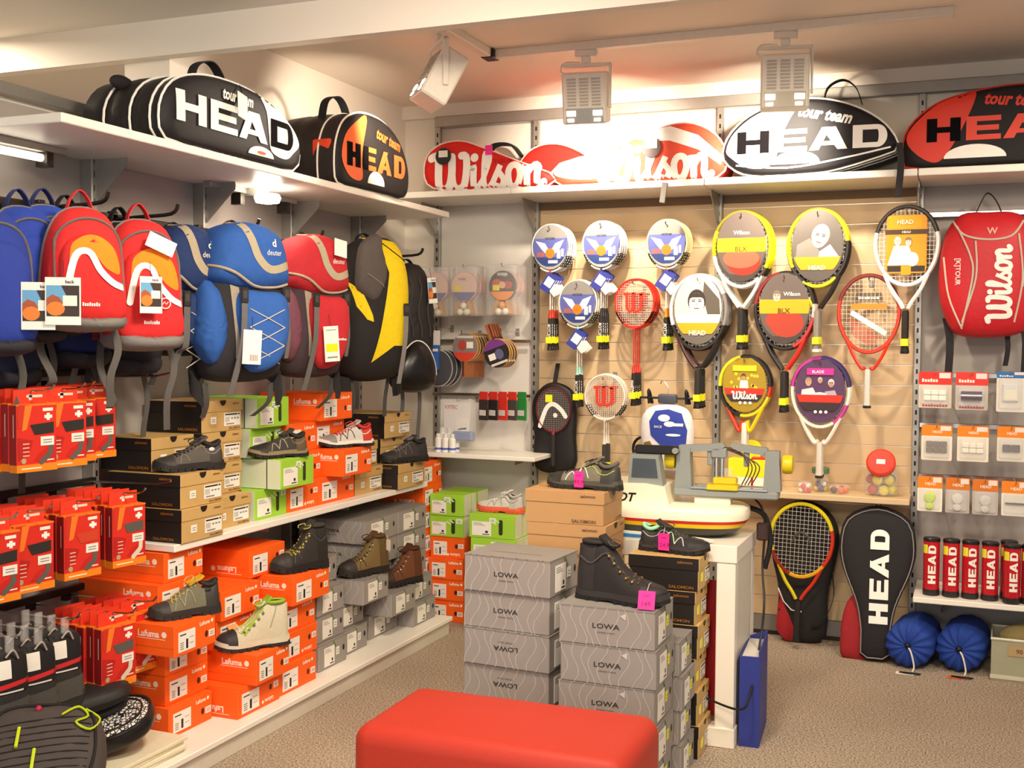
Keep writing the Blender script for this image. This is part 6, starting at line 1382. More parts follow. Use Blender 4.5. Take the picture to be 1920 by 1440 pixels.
pack('orange topped pack with white grip bands around a dark core', (3.071,-0.240,1.127), .135, .165, .05, '#f08410', 'HEAD', '#ece3d2', bandsit('#f2ead8', 0, 3, 2, (.03, .022)))
pack('orange topped pack with two black bands, right one', (3.234,-0.240,1.130), .12, .16, .05, '#f08410', 'HEAD', '#e4dccd', bandsit('#25222a', 0, 2, 1, (.036, .034)))
pack('orange topped pack with lime green dampers', (2.889,-0.240,0.884), .11, .165, .055, '#f08410', 'HEAD', '#f2ebdc', disc('#c4e01c'))
pack('orange topped pack with clear dampers, left one', (3.010,-0.235,0.883), .105, .165, .055, '#d9741c', 'HEAD', '#bdb2aa', disc('#e4e0da'))
pack('orange topped pack with clear dampers, right one', (3.129,-0.235,0.882), .11, .165, .055, '#d9741c', 'HEAD', '#bdb2aa', disc('#ddd8d2'))
pack('orange topped pack with black band at the lower right edge', (3.258,-0.235,0.879), .12, .16, .055, '#f08410', 'HEAD', '#efe8da', bandsit('#221f22', 0, 1, 1, (.09, .008)))
def can(x, y, label, k):
    t = thing('ball_can', label, 'can', (x, y, .3455), rad(-8 + 5 * (k % 3)), 'red ball cans on the white shelf')
    part('body', cached('canb', lambda: G().lathe([(.034, 0), (.036, .004), (.036, .25)], pla('#c41a28', rough=.25), 24).mesh('body')), t); part('lid', cached('canl', lambda: G().lathe([(.0375, .25), (.0375, .262), (.034, .266)], pla('#1d1a1b'), 24).mesh('lid')), t, 'black plastic lid')
    part('bottom_rim', cached('canr', lambda: G().lathe([(.0365, 0.0002), (.0375, .004), (.0372, .028)], pla('#2a2425'), 24).mesh('bottom_rim')), t, 'black bottom rim')
    cyl = lambda e: (lambda x, z: ((.036 + e) * sin(x / .036), -(.036 + e) * cos(x / .036), z))
    def let():
        HL_, tt = HEADLET(.034, 1.15); return G().shapes([[(.008 - p[1], .145 + p[0] * .98) for p in o] for o in HL_], PR('#f4efe4'), cyl(.0006), .012).mesh('lettering')
    part('lettering', cached('canlet', let), t, 'white letters running upwards', stuff=True)
    part('price_sticker', cached('cans', lambda: G().shapes([rect(-.04, .195, -.012, .235)], PR('#f0e63a'), cyl(.0008), .01).mesh('price_sticker')), t, 'yellow price sticker', stuff=True)
for k, (x, y) in enumerate(((2.905, -.33), (2.99, -.335), (3.072, -.335), (3.155, -.34), (3.245, -.37))):
    can(x, y, ['first red ball can from the left on the white shelf', 'second red ball can from the left on the white shelf', 'third red ball can from the left on the white shelf', 'fourth red ball can from the left on the white shelf', 'red ball can standing foremost at the right, before another'][k], k)
can(3.235, -.27, 'red ball can standing behind the foremost one at the right', 1); can(3.32, -.35, 'red ball can cut off by the right picture edge', 2)
def roll(x, y, label, tagc):
    t = thing('sleeping_bag', label, 'sleeping bag', (x, y, 0), rad(-8), 'blue sleeping bag rolls')
    g = G(); n = 84; vs = []; prof = [(.004, -.16), (.03, -.172), (.07, -.168), (.1, -.15), (.108, -.1), (.108, .1), (.1, .15), (.0, .17)]
    for r, yy in prof:
        for k in range(n):
            q = 2 * pi * k / n; w = 1 + (.09 * sin(q * 14) if yy < -.16 else .05 * sin(q * 14) if yy < -.1 else .015 * sin(q * 14)); vs.append((r * w * cos(q), yy + (.007 * cos(q * 14) * (r / .1) if yy < -.1 else 0), .109 + r * w * sin(q) * .985))
    fs = [(i * n + k, i * n + (k + 1) % n, (i + 1) * n + (k + 1) % n, (i + 1) * n + k) for i in range(len(prof) - 1) for k in range(n)]
    g.add(vs, fs, fab('#1f3f94')); part('stuff_sack', g, t, 'gathered blue sack', ang=70)
    part('draw_cord', G().tube(smooth([(0, -.172, .11), (.02, -.195, .09), (.035, -.2, .03), (.03, -.21, .006)], 5, False), .004, PR('#e4dccb'), 6), t, 'pale draw cord'); part('cord_lock', G().ball((0, -.175, .115), .014, BLACK, 8), t, 'black cord lock')
    part('tag', G().box((-.07, -.26, .002), (.01, -.22, .004), PR(tagc)), t, 'paper tag on the floor', rot=(0, 0, rad(8))); part('strap', G().ribbon(smooth([(-.02, -.24, .006), (.03, -.25, .01), (.07, -.23, .006)], 5, False), .015, BLACK, (.2, 1, 0), .003), t, 'black strap end')
roll(2.835, -.235, 'blue rolled sleeping bag with white tag, left one', '#f2ece0'); roll(3.055, -.21, 'blue rolled sleeping bag with orange tag, right one', '#ef6a3a')
t = thing('storage_box', 'translucent plastic box with green content at the right edge', 'box', (3.37, -.3, 0), rad(-2))
FR = mat('#c9c3a8', rough=.35, alpha=.5)
g = G()
for (a0, b0) in (((-.2, -.13, 0), (.25, -.125, .19)), ((-.2, .125, 0), (.25, .13, .19)), ((-.2, -.125, 0), (-.195, .125, .19)), ((.245, -.125, 0), (.25, .125, .19)), ((-.2, -.13, 0), (.25, .13, .005))): g.box(a0, b0, FR)
part('tub', g, t, 'frosted tub'); part('rim', G().tube([(-.2, -.13, .19), (.25, -.13, .19), (.25, .13, .19), (-.2, .13, .19)], .007, mat('#cfc9b0', rough=.3), 6, True), t); part('rim_ledge', G().box((-.203, -.134, .012), (.253, -.128, .03), mat('#cfc9b0', rough=.3)), t)
part('label', G().box((-.13, -.134, .12), (-.01, -.131, .165), PR('#b59a6a')).text('90 M', .02, PR('#6a4a3a'), flatfn(-.1345), .02, at=(-.07, .142)), t, 'brown label')
part('green_content', G().box((-.14, -.11, .006), (.08, .1, .11), fab('#5fae2c'), .02), t, 'green content'); part('crumpled_film', G().ball((0, 0, .18), .09, mat('#b5a26a', rough=.2, alpha=.55), 14, (1.9, 1.2, .75)), t, 'crumpled clear film'); part('crumpled_film', G().ball((.16, .02, .2), .07, mat('#a89668', rough=.2, alpha=.6), 12, (1.2, 1.1, .7)), t)
# ---------------------------------------------------------------- left part of the back wall
def tube_hook(x, z, l, label): one('wall_hook', G().tube([(0, -.002, 0), (0, -l, 0), (0, -l - .008, .018)], .003, CHROME, 6).box((-.01, -.006, -.02), (.01, 0, .02), STEEL), label, 'hook', (x, 0, z), 0, 'hooks on the pale panel')
def bat_set(label, px, py, front, n, balls, ybk=-.24):
    base = (0.433,-0.240,1.917); loc = (px, ybk, py); tube_hook(px, py - .012, -ybk + .02, 'chrome hook of ' + label.split(' with')[0])
    for i in range(n):
        t = thing('table_tennis_set', label if i == 0 else 'clear packed table tennis set hanging behind ' + label.split(' with')[0], 'bat set', (px + .002 * i, ybk + .055 * i, py), 0, 'table tennis sets in clear packs')
        b1 = (.0, -.13); c = front if i == 0 else ('#e9a9a0', '#e8c8c0', '#5a6a9c')
        part('bat_blade', G().prism(ell(.078, .082, 28, 0, -.115), -.012, 0, PR(c[0])), t); g = G().prism(ell(.074, .078, 28, 0, -.115), -.0135, -.012, PR(c[1])).flat([(x, z - .115) for x, z in band(.074, .078, -.076, -.03)], -.0142, PR(c[2]))
        if c[0] == '#2a2222': g.flat(ell(.03, .022, 10, -.03, -.1), -.0145, PR('#c9452c')).flat(ell(.03, .022, 10, .03, -.11), -.0145, PR('#b53a2c')).flat(ell(.02, .02, 8, .0, -.11), -.0147, PR('#e4b58a')).flat(rect(-.03, -.06, .03, -.045), -.0145, PR('#b9b4b0'))
        else: g.text('V3TEC', .012, PR('#5a3a44'), flatfn(-.0146), .02, at=(-.01, -.075))
        part('printed_cover', g, t, 'printed front'); part('yellow_sticker', G().box((-.055, -.0165, -.14), (-.015, -.0155, -.11), PR('#f4e21c')), t, 'yellow price sticker')
        for sg in (-1, 1): part('handle', G().prism([(sg * .015, -.19), (sg * .035, -.185), (sg * .062, -.26), (sg * .035, -.265)], -.012, .004, mat('#c9955a')), t, 'wooden handle')
        for (bx, bz), bc in zip(((-.02, -.252), (.02, -.252), (0, -.218)), balls): part('ball', cached(('ttb', bc), lambda: G().ball((0, 0, 0), .0195, pla(bc), 14).mesh('ball')), t, 'table tennis ball', loc=(bx, -.018, bz))
        part('clear_pack', G().box((-.088, -.04, -.275), (.088, .012, 0), CLEAR, .012), t, 'clear plastic pack')
IV = ('#f2ead6',) * 3
def at_(x): return x
for (lb, P0, fr, n, bl_) in (('pink table tennis set, leftmost, behind the black daypack', (0.313,-0.240,1.910), ('#eab5a8', '#e9c9bd', '#6a70a8'), 2, IV), ('pink table tennis set with white balls, middle one', (0.487,-0.240,1.913), ('#eab0a2', '#ecccbf', '#6a70a8'), 3, IV), ('orange and black table tennis set with an orange ball', (0.713,-0.240,1.915), ('#2a2222', '#3a2a26', '#f0901c'), 3, ('#f2ead6', '#f2ead6', '#f09a2c'))):
    bat_set(lb, P0[0], P0[2], fr, n, bl_)
def bats(label, loc, n, rubber, stripe, upside, kind):
    for i in range(n):
        t = thing('table_tennis_bat', label if i == 0 else 'table tennis bat in the row behind the ' + label.split()[0] + ' foremost one', 'bat', (loc[0] + .004 * i, loc[1] + .026 * i, loc[2]), (0, pi + rad(-20) if upside else 0, 0), 'table tennis bats on the pale panel')
        part('blade', cached(('btb', kind), lambda: G().prism(ell(.076, .08, 28, 0, -.085), -.006, .006, mat('#d2a46a')).mesh('blade')), t, 'wooden blade'); c = rubber if i == 0 else ('#3a2f2a', '#8a6a1c', '#3a2f2a')[i % 3]
        g = G().prism(ell(.074, .077, 28, 0, -.084), -.0095, -.006, PR(c)).flat([(x, z - .084) for x, z in band(.073, .076, -.075, -.03)], -.0098, PR(stripe)).flat(rect(.01, -.09, .05, -.055), -.0101, WHITE).flat(rect(-.05, -.035, .05, -.022), -.0101, PR('#d8d2ca')).flat(ell(.025, .03, 10, -.015, -.075), -.01, PR('#b5473a' if not upside else '#5f5f86'))
        part('rubber', g, t, 'printed rubber cover'); part('handle', cached(('bth', kind), lambda: G().prism([(-.013, -.16), (.013, -.16), (.016, -.25), (-.016, -.25)], -.011, .011, mat('#a8643c')).box((-.0135, -.0115, -.245), (-.004, .0115, -.16), mat('#5a2320')).mesh('handle')), t)
    
bats('red table tennis bat with printed cover, foremost of its row', (0.493,-0.240,1.553), 7, '#8a7a78', '#d9412f', False, 1); tube_hook(0.475, 1.542, .25, 'chrome hook of the red table tennis bats')
bats('purple table tennis bat hung upside down, foremost of its row', (0.709,-0.240,1.358), 4, '#2a2426', '#7a3a8c', True, 2); tube_hook(0.706, 1.554, .25, 'chrome hook of the purple table tennis bats')
t = thing('net_set', 'blue table tennis net set in a clear bag right of the black daypack', 'net set', (0.302,-0.280,1.499), rad(4)); part('net', G().box((-.05, -.02, -.16), (.05, .015, -.02), fab('#2c62b8'), .012), t, 'blue net roll'); part('header', G().box((-.055, -.003, -.02), (.055, .0, .06), PR('#ece6e0')), t, 'white header card'); part('white_band', G().box((-.05, -.0215, -.055), (.05, -.02, -.04), WHITE), t)
for i in range(3):
    t = thing('bat_cover', ['dark grey round bat cover below the blue net set', 'dark bat cover in the row behind the blue net set', 'dark bat cover in the row behind the blue net set'][i], 'bat cover', (0.310 + .012 * i, -.2 + .035 * i, 1.440), 0, 'bat covers')
    P_ = Puff([(x, z - .09) for x, z in ell(.085, .1, 20)] , .015, .012, 3, 40, None, 0); g = G(); P_.put(g, fab('#4a4a52')); part('body', g, t, ang=60); part('piping', G().tube(P_.edge(1, 0, 40), .0035, PR('#cfcac4'), 5, True), t, 'pale piping')
tube_hook(0.302, 1.522 + .05, .3, 'chrome hook of the blue net set'); tube_hook(0.310 + .01, 1.440, .22, 'chrome hook of the dark bat covers')
t = thing('net_pack', 'clear pack with white header and blue net base', 'net pack', (0.463,-0.260,1.185), rad(-3)); part('header_sheet', G().box((-.09, -.001, -.2), (.07, .001, -.02), PR('#ece6e4')), t, 'white printed sheet'); part('lettering', G().text('V3TEC', .02, PR('#b5382c'), flatfn(-.0016), .02, .2, at=(-.045, -.045)), t, stuff=True); part('inlay', G().box((-.015, -.004, -.18), (.06, -.001, -.11), WHITE).flat([(-.01, -.17), (.05, -.165), (.05, -.155), (.01, -.16)], -.0045, BLACK), t, 'white inlay card'); part('net_base', G().box((-.02, -.04, -.225), (.1, .01, -.175), fab('#6f86b5'), .008), t, 'blue base'); part('clear_bag', G().box((-.1, -.045, -.23), (.105, .015, .0), CLEAR, .015), t, 'clear plastic bag')
tube_hook(0.463, 1.185 - .01, .28, 'chrome hook of the net pack')
for i, (px, c, lb) in enumerate(((907, '#3a2a28', 'black and white card pack at the left of the small card row'), (921, '#2c2826', 'dark card pack next to the left end of the small card row'), (936, '#d8362a', 'red card pack in the small card row'), (949, '#4a4644', 'grey card pack in the small card row'), (964, '#2f8a3f', 'green card pack at the right end of the small card row'))):
    P0 = (0.612 + .052 * i * .92, -.26 + .02 * i, 1.229); t = thing('card_pack', lb, 'package', P0, rad(-22), 'small card packs on the pale panel'); part('card', G().box((-.035, -.004, -.155), (.035, .004, -.045), PR(c), .002).box((-.028, -.0055, -.13), (.02, -.004, -.1), PR('#d8d2cc')), t); part('header', G().box((-.032, -.003, -.045), (.032, .003, 0), PR('#d8362a' if i < 4 else '#2f8a3f'), .002), t, 'coloured header')
one('display_bar', G().box((.2, -.05, -.009), (.8, -.04, .009), CHROME, .002).box((.2, -.04, -.008), (.212, -.001, .008), STEEL), 'chrome bar behind the small card packs', 'bar', (0, 0, 1.200))
one('display_bar', G().box((.2, -.05, -.009), (.8, -.04, .009), CHROME, .002).box((.2, -.04, -.008), (.212, -.001, .008), STEEL), 'chrome bar behind the table tennis bats', 'bar', (0, 0, 1.503))
for i in range(6):
    t = thing('spray_bottle', ['small white spray bottle, front row left', 'small white spray bottle, front row middle', 'small white spray bottle, front row right', 'white spray bottle in the back row, left', 'white spray bottle in the back row, middle', 'white spray bottle in the back row, right'][i], 'bottle', (0.361 + .042 * (i % 3), -.30 + .05 * (i // 3), .8955), 0, 'white bottles on the corner shelf')
    h_ = .1 + .03 * (i // 3); part('bottle', cached(('sb', h_), lambda: G().lathe([(.018, 0), (.019, .003), (.019, h_ * .72), (.012, h_ * .8)], PR('#f3f0ea'), 16).mesh('bottle')), t); part('cap', cached(('sc', h_), lambda: G().lathe([(.0135, h_ * .78), (.0135, h_)], PR('#e6e2da'), 14).mesh('cap')), t); part('blue_band', cached(('sbb', h_), lambda: G().lathe([(.0193, .012), (.0193, .024)], PR('#5a68c0'), 16).mesh('blue_band')), t, 'blue printed band')
# blue childrens racket bag on a hanger
t = thing('racket_bag', 'blue and white children racket bag on a black hanger', 'sports bag', (1.616,-0.200,1.188), rad(-4), 'bags on the slat wall')
P_ = Puff([(-.14, -.12), (-.11, -.03), (0, .0), (.11, -.03), (.14, -.13), (.13, -.26), (.1, -.34), (-.06, -.34), (-.12, -.26)], .06, .03, 3, 52); g = G(); P_.put(g, fab('#e4e0e2'), None, 8); part('body', g, t, 'white padded body', ang=60)
part('blue_panel', G().shapes([[(-.08, -.09), (-.05, -.035), (.02, -.025), (.09, -.045), (.12, -.13), (.11, -.25), (.08, -.31), (.02, -.31), (-.005, -.22), (-.07, -.16)]], fab('#2c3f9c'), P_.fn(.003), .03), t, 'blue front panel', stuff=True)
part('print', G().shapes([ell(.032, .018, 14, .0, -.07), ell(.03, .014, 14, .03, -.1), rect(.05, -.11, .1, -.095), ell(.04, .007, 12, .05, -.155)], PR('#e9e9f2'), P_.fn(.0045), .02).text('RACE', .012, WHITE, P_.fn(.005), .01, at=(-.03, -.115)), t, 'white racket print', stuff=True)
part('yellow_side', G().shapes([[(-.11, -.2), (-.075, -.19), (-.03, -.26), (-.02, -.33), (-.06, -.33), (-.1, -.28)]], fab('#7d6a1c'), P_.fn(.0032), .03), t, 'olive mesh side', stuff=True)
part('hanger', G().tube([(-.15, -.0, .03), (.15, 0, .03)], .006, BLACK, 6).box((-.05, -.02, .0), (.05, .02, .05), mat('#4a4c58', rough=.5), .012).tube(smooth([(0, 0, .05), (0, 0, .09), (-.03, 0, .12), (-.04, .0, .1)], 4, False), .002, CHROME, 5), t, 'black hanger'); 
for x in (-.1, .1): part('strap_loop', G().tube(smooth([(x, 0, .0), (x, -.01, .07), (x + .01, .02, .0)], 5, False), .008, BLACK, 6), t, 'black strap loop')
t = thing('kids_tennis_racket', 'blue kids tennis racket with black head between machine and blue bag', 'racket', (1.474,-0.160,1.007), 0); part('frame', G().tube(ring_pts(.05, .06, 0, 2 * pi, 20)[:-1], .008, BLACK, 6, True), t); part('handle', G().box((-.012, -.01, -.3), (.012, .01, -.115), pla('#2c4fb0'), .004), t, 'blue handle')

# ---------------------------------------------------------------- red sock boxes, socks and bags at the near left
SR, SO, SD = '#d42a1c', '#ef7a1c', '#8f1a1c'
def sock_meshes(win, foot):
    w, d, h = .142, .034, .205
    def mk():
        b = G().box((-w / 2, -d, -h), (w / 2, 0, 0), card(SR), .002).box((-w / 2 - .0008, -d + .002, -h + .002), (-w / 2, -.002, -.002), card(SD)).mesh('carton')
        hd = G().box((-w * .42, -.004, 0), (w * .42, 0, .045), card('#e23a20')).flat(rect(-.006, .012, .006, .03), -.0046, WHITE).flat(rect(-w * .1, .02, w * .3, .028), -.0046, PR('#f6d9c4')).mesh('hang_flap')
        lid = G().box((-w / 2, -d - .0006, -.004), (w / 2, -.001, .0008), card(SO)).mesh('top_edge')
        ft = G().box((-w / 2 - .0012, -d - .0015, -h - .001), (w / 2 + .0006, 0, -h + .022), card('#ee8418')).flat(rect(-w * .4, -h + .008, w * .1, -h + .012), -d - .002, PR('#fbe4c4')).mesh('foot_strip')
        p = G(); y = -d - .0012; r = random.Random(win + foot)
        p.flat(rect(w * .14, -.012, w * .4, -.022), y, PR('#fbe9dc')).flat(rect(w * .24, -.028, w * .32, -.05), y, WHITE).flat(rect(w * .18, -.034, w * .38, -.044), y - .0002, WHITE)
        p.flat([(-w * .46, 0), (-w * .2, 0), (-w * .3, -.06), (-w * .48, -.07)], y, PR('#c9321c')).flat([(-w * .3, -.002), (-w * .12, -.002), (-w * .26, -.075), (-w * .38, -.08)], y - .0002, PR('#ef7a28'))
        p.flat([(-w * .48, -.1), (-w * .1, -.11), (-w * .2, -.15), (-w * .48, -.17)], y, PR('#b51f1c')).flat([(w * .05, -.15), (w * .48, -.12), (w * .48, -h + .03), (-w * .1, -h + .03)], y, PR('#bf2320'))
        for i in range(4): p.flat(rect(-w * .36, -.118 - i * .012, -w * .2, -.121 - i * .012), y - .0004, PR('#f0c9b0'))
        p.flat(ell(.009, .009, 10, -w * .34, -h + .034), y - .0004, PR('#b5a07a')).flat(rect(w * .1, -h + .03, w * .42, -h + .034), y - .0004, PR('#fbe4d4'))
        p.shapes([[(-w * .5 + .001, -.03), (-w * .5 + .001, -.1), (-w * .5 + .004, -.1), (-w * .5 + .004, -.03)]], PR('#f3d9c9'), lambda x, z: (-w / 2 - .0012, -d * .5 - (x + w * .5), z))
        pr = p.mesh('print')
        q = G().shapes(stroke(smooth([(w * .34, -.115), (w * .33, -.14), (w * .3, -.155), (w * .1, -.178)], 4, False), .017), PR('#5d5a52' if foot == 0 else '#d9cdb9'), flatfn(y - .0006)).mesh('sock_picture')
        wd = G().flat([(-w * .18, -.062), (w * .42, -.056), (w * .42, -.09), (-w * .06, -.094)], y - .0003, mat(['#2e2b29', '#5a5752', '#c9432a'][win], rough=.4)).mesh('window')
        st = G().box((w * .08, y - .001, -.128), (w * .42, y - .0002, -.1), PR('#ece6dc')).flat(rect(w * .14, -.12, w * .36, -.117), y - .0014, GREY).flat(rect(w * .14, -.112, w * .36, -.109), y - .0014, GREY).mesh('price_sticker')
        return b, hd, lid, ft, pr, q, wd, st
    return cached(('sock', win, foot), mk)
def sock_box(label, loc, win, foot, group, rot=rad(82)):
    t = thing('sock_box', label, 'sock box', loc, rot, group); m = sock_meshes(win, foot)
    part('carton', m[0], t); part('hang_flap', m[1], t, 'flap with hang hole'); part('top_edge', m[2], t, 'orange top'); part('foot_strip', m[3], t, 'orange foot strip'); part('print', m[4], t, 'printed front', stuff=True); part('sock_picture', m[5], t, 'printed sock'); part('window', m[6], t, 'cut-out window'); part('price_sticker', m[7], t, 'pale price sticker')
GR_ = 'red sock boxes hanging at the near left'
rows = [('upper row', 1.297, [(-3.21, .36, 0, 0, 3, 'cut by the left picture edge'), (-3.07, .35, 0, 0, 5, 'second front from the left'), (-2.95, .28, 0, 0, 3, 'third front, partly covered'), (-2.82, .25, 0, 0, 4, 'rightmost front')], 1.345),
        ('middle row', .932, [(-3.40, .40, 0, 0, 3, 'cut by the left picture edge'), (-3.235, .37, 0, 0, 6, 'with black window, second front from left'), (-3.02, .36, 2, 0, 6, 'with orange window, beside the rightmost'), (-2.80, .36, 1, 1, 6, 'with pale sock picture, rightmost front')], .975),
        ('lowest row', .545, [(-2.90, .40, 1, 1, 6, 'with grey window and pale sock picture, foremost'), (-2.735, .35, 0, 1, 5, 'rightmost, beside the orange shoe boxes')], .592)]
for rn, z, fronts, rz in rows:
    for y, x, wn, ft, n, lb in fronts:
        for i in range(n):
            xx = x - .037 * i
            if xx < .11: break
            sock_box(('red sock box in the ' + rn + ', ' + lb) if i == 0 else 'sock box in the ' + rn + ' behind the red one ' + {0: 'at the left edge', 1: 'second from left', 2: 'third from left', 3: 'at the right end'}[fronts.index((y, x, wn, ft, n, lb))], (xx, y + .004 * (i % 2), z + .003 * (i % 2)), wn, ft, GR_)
        one('peg_hook', G().tube(smooth([(.05, 0, 0), (x * .6, 0, .004), (x + .06, 0, .008), (x + .1, 0, .03)], 3, False), .0035, CHROME, 6).box((.035, -.012, -.02), (.06, .012, .02), DARKMETAL), 'chrome peg hook holding the ' + rn.replace(' row', '-row') + ' sock boxes, ' + lb, 'hook', (0, y, z + .034), 0, 'peg hooks for sock boxes')
for y, z, lb in ((-2.62, .975, 'empty chrome peg hook in front of the black shoe boxes'), (-2.62, 1.36, 'empty chrome peg hook right of the upper sock boxes')):
    one('peg_hook', G().tube([(.05, 0, 0), (.36, 0, .008), (.42, 0, .02)], .004, CHROME, 6), lb, 'hook', (0, y, z), 0, 'peg hooks for sock boxes')
# dark socks
def sock_pair(label, loc, rot, front=True):
    t = thing('sock_pair', label, 'socks', loc, rot, 'dark socks on hooks'); DK, MD = fab('#2b2826'), fab('#4b4742')
    P_ = Puff([(-.055, -.02), (0, .0), (.055, -.02), (.06, -.12), (.075, -.24), (.07, -.31), (.02, -.335), (-.045, -.33), (-.06, -.25), (-.058, -.12)], .03, .02, 3, 40); g = G(); P_.put(g, DK, None, 7, .002); part('sock', g, t, ang=60)
    part('ribbed_band', G().shapes([[(-.057, -.16), (.062, -.15), (.07, -.215), (-.06, -.225)]], MD, P_.fn(.002), .02), t, 'grey ribbed band', stuff=True); part('grey_heel', G().shapes([[(-.05, -.275), (.07, -.255), (.068, -.29), (-.05, -.31)]], fab('#5f5a54'), P_.fn(.002), .02), t, stuff=True)
    g = G().shapes([rect(-.05, -.13, .05, -.012)], PR('#1c191a'), P_.fn(.002), .02).shapes([[(-.055, -.118), (.057, -.105), (.057, -.092), (-.055, -.103)]], PR('#c9282c'), P_.fn(.003), .02).shapes([rect(-.045, -.085, -.002, -.03)], PR('#ece6dc'), P_.fn(.003), .02).shapes([rect(-.04, -.128, .035, -.123)], PR('#d8d2ca'), P_.fn(.003), .02)
    part('wrapper', g, t, 'black wrapper with red stripe', stuff=True); part('hang_clip', G().box((-.012, -.02, -.01), (.012, -.012, .04), CLEAR).tube(smooth([(-.02, -.03, -.02), (.0, -.036, .0), (.02, -.03, -.03)], 4, False), .003, mat('#b5a59a', rough=.3)), t, 'clear hanger')
y0 = -3.1
for (px, py, x, lb) in ((66, 1200, .40, 'dark ribbed socks with red striped wrapper, second front from right'), (116, 1180, .385, 'dark ribbed socks with red striped wrapper, foremost at the right'), (12, 1215, .40, 'dark socks cut by the left picture edge')):
    P0 = (0.400,-3.235,0.574) if px == 66 else ((0.385,-3.109,0.576) if px == 116 else (0.400,-3.347,0.577))
    for i in range(4):
        sock_pair(lb if i == 0 else 'dark socks hanging behind the pair ' + ('at the left edge' if px == 12 else 'second from right' if px == 66 else 'foremost at right'), (P0[0] - .05 * i, P0[1] - .004 * i, P0[2] + .004 * i), rad(76))
    one('peg_hook', G().tube(smooth([(.05, 0, 0), (.3, 0, .004), (.43, 0, .008), (.46, 0, .03)], 3, False), .0035, CHROME, 6), 'chrome peg hook holding ' + lb.split(',')[0] + (' at the left' if px == 12 else ' near the left' if px == 66 else ' at the right'), 'hook', (0, P0[1], P0[2] + .03), 0, 'peg hooks for sock boxes')
# cream boards, patterned case, pouch, grey backpack on the plinth
for i in range(4):
    one('cream_board', G().box((-.21, -.19, 0), (.21, .19, .0125), mat('#ece2c6', rough=.5), .002), ['lowest cream board of the pile on the plinth corner', 'second cream board of the pile on the plinth corner', 'third cream board of the pile on the plinth corner', 'topmost cream board, under the patterned case'][i], 'board', (.375 + .004 * (i % 2), -2.935 - .008 * (i % 3), .0926 + .013 * i), rad([2, -1, 1.5, 0][i]), 'cream boards on the plinth')
t = thing('patterned_case', 'oval black case with black and white scribbled top on the cream boards', 'case', (.40, -2.965, .185), (rad(14), rad(14), rad(-56)))
t.scale = (1.35, 1.15, 1.3)
oz = lambda rx, ry, z, n=40: [(x, y, z) for x, y in oval(rx, ry, n, 2.5)]
def stackov(zs, m, n=40):
    g = G(); vs = []; fs = []
    for rx, ry, z in zs: vs += oz(rx, ry, z, n)
    for j in range(len(zs) - 1):
        for k in range(n): fs.append((j * n + k, j * n + (k + 1) % n, (j + 1) * n + (k + 1) % n, (j + 1) * n + k))
    return g.add(vs, fs + [list(range(n))[::-1], [(len(zs) - 1) * n + k for k in range(n)]], m)
part('shell', stackov([(.09, .155, 0), (.098, .166, .01), (.1, .168, .03), (.096, .163, .04)], mat('#1b1819', rough=.3)), t, ang=50)
scr = mat('#efece6', rough=.4); _m = scr.copy(); _m.name = 'm_scribble'; nt = _m.node_tree
vo = nt.nodes.new('ShaderNodeTexVoronoi'); vo.inputs['Scale'].default_value = 95; vo.feature = 'DISTANCE_TO_EDGE'; rp = nt.nodes.new('ShaderNodeValToRGB'); rp.color_ramp.interpolation = 'CONSTANT'
rp.color_ramp.elements[0].color = (.02, .02, .02, 1); rp.color_ramp.elements[1].position = .13; rp.color_ramp.elements[1].color = (.85, .82, .78, 1)
nt.links.new(next(n for n in nt.nodes if n.type == 'TEX_COORD').outputs['Object'], vo.inputs['Vector']); nt.links.new(vo.outputs[0], rp.inputs[0]); nt.links.new(rp.outputs[0], nt.nodes['Principled BSDF'].inputs['Base Color'])
part('patterned_top', stackov([(.088, .155, .0402), (.084, .15, .046), (.06, .12, .05)], _m), t, 'black and white scribble print', ang=50)
part('black_piping', G().tube(oz(.093, .16, .042), .005, mat('#1b1819', rough=.3), 6, True).tube(oz(.072, .138, .049), .003, mat('#1b1819', rough=.3), 6, True), t, 'black piping')
t = thing('folded_pouch', 'black folded pouch with orange emblem lying behind the patterned case', 'pouch', (.27, -2.99, .20), rad(-48))
t.scale = (1.25, 1.15, 1.3)
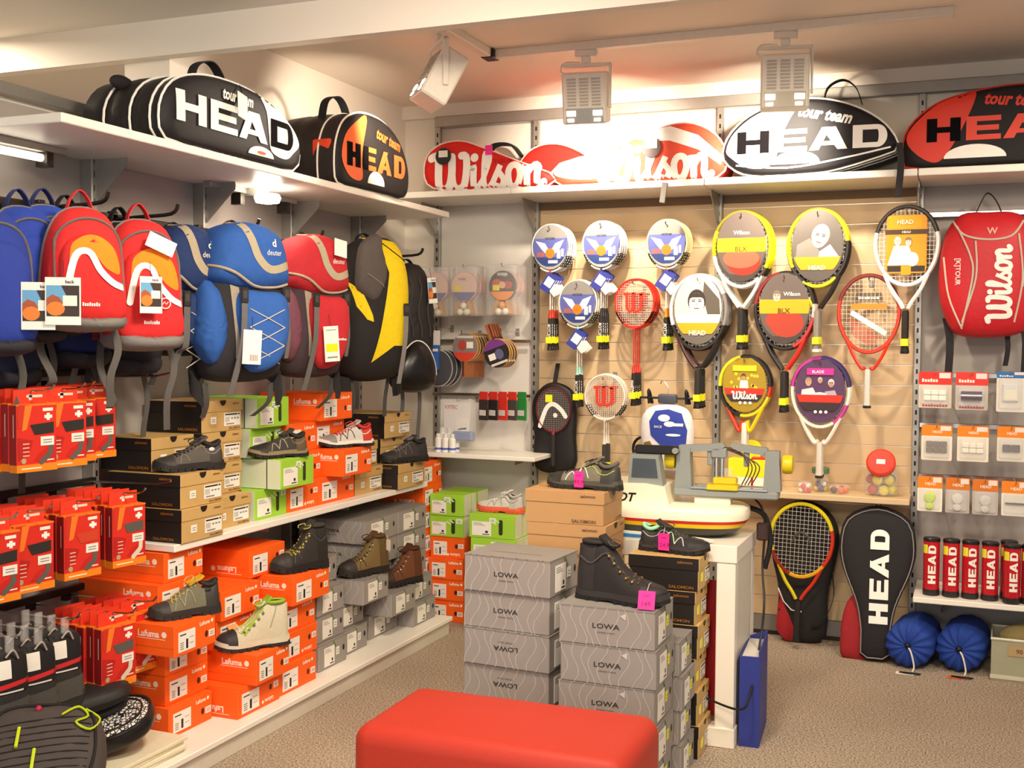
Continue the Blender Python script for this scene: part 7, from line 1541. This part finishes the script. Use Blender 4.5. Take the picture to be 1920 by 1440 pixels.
for k, (dx, dz) in enumerate(((0, 0), (.05, .045))):
    P_ = Puff([(-.075, -.15), (0, -.17), (.075, -.15), (.085, 0), (.07, .14), (0, .17), (-.07, .14), (-.085, 0)], .035, .03, 2.5, 40); g = G(); P_.put(g, fab('#231f1f', rough=.6)); part('flap', g, t, loc=(dx, .02, .036 + dz), rot=(rad(-82), 0, rad(8 * k)), ang=60)
part('emblem', G().shapes(stroke(smooth([(-.03, -.01), (-.01, .015), (.01, -.01), (.03, .015)], 4, False), .008), PR('#e8792a'), lambda x, z: (x, z, 0)), t, 'orange emblem', loc=(-.01, -.1, .078), rot=(rad(8), 0, rad(20)))
t = thing('grey_backpack', 'dark grey striped backpack with lime green pulls lying at the lower left corner', 'backpack', (0.583,-3.407,0.270), rad(36))
P_ = Puff([(-.17, -.16), (-.05, -.2), (.1, -.19), (.17, -.12), (.18, .04), (.14, .15), (0, .18), (-.13, .16), (-.19, .04)], .105, .08, 3, 56); g = G(); P_.put(g, fab('#4a423f', scale=25), fab('#2b2726'), 9, .004, 3); part('body', g, t, rot=(rad(-58), 0, 0), ang=60)
def onb(nm, g, lb=None, st=False): part(nm, g, t, lb, rot=(rad(-58), 0, 0), ang=60, stuff=st)
onb('zip', G().tube([(x * .86, P_.y(x * .86, z * .86, .004), z * .86) for x, y, z in P_.edge(1, 0, 40)], .005, fab('#221f1f'), 6, True), 'black zip')
g = G()
for i in range(9): g.tube([P_.pt(x, -.12 + .025 * i + .1 * x, .002) for x in [-.14 + .028 * j for j in range(11)]], .0018, fab('#2b2625'), 4)
onb('stripes', g, 'thin dark stripes', True)
LM = pla('#c4d81f'); onb('zip_pull', G().tube([P_.pt(-.05, .05 - .07 * i / 5, .008) for i in range(6)], .005, LM, 6), 'lime zip pull'); onb('zip_pull', G().tube([P_.pt(.0, -.03 - .07 * i / 5, .008) for i in range(6)], .005, LM, 6), 'lime zip pull')
onb('cord', G().tube(smooth([P_.pt(x, z, .01) for x, z in [(.06, .09), (.1, .13), (.13, .09), (.1, .06), (.14, .04), (.16, .1), (.12, .12)]], 4, False), .0035, LM, 6), 'lime looped cord'); onb('button', G().ball(P_.pt(-.01, .13, .004), .01, PR('#b0284a'), 8), 'dark pink button')
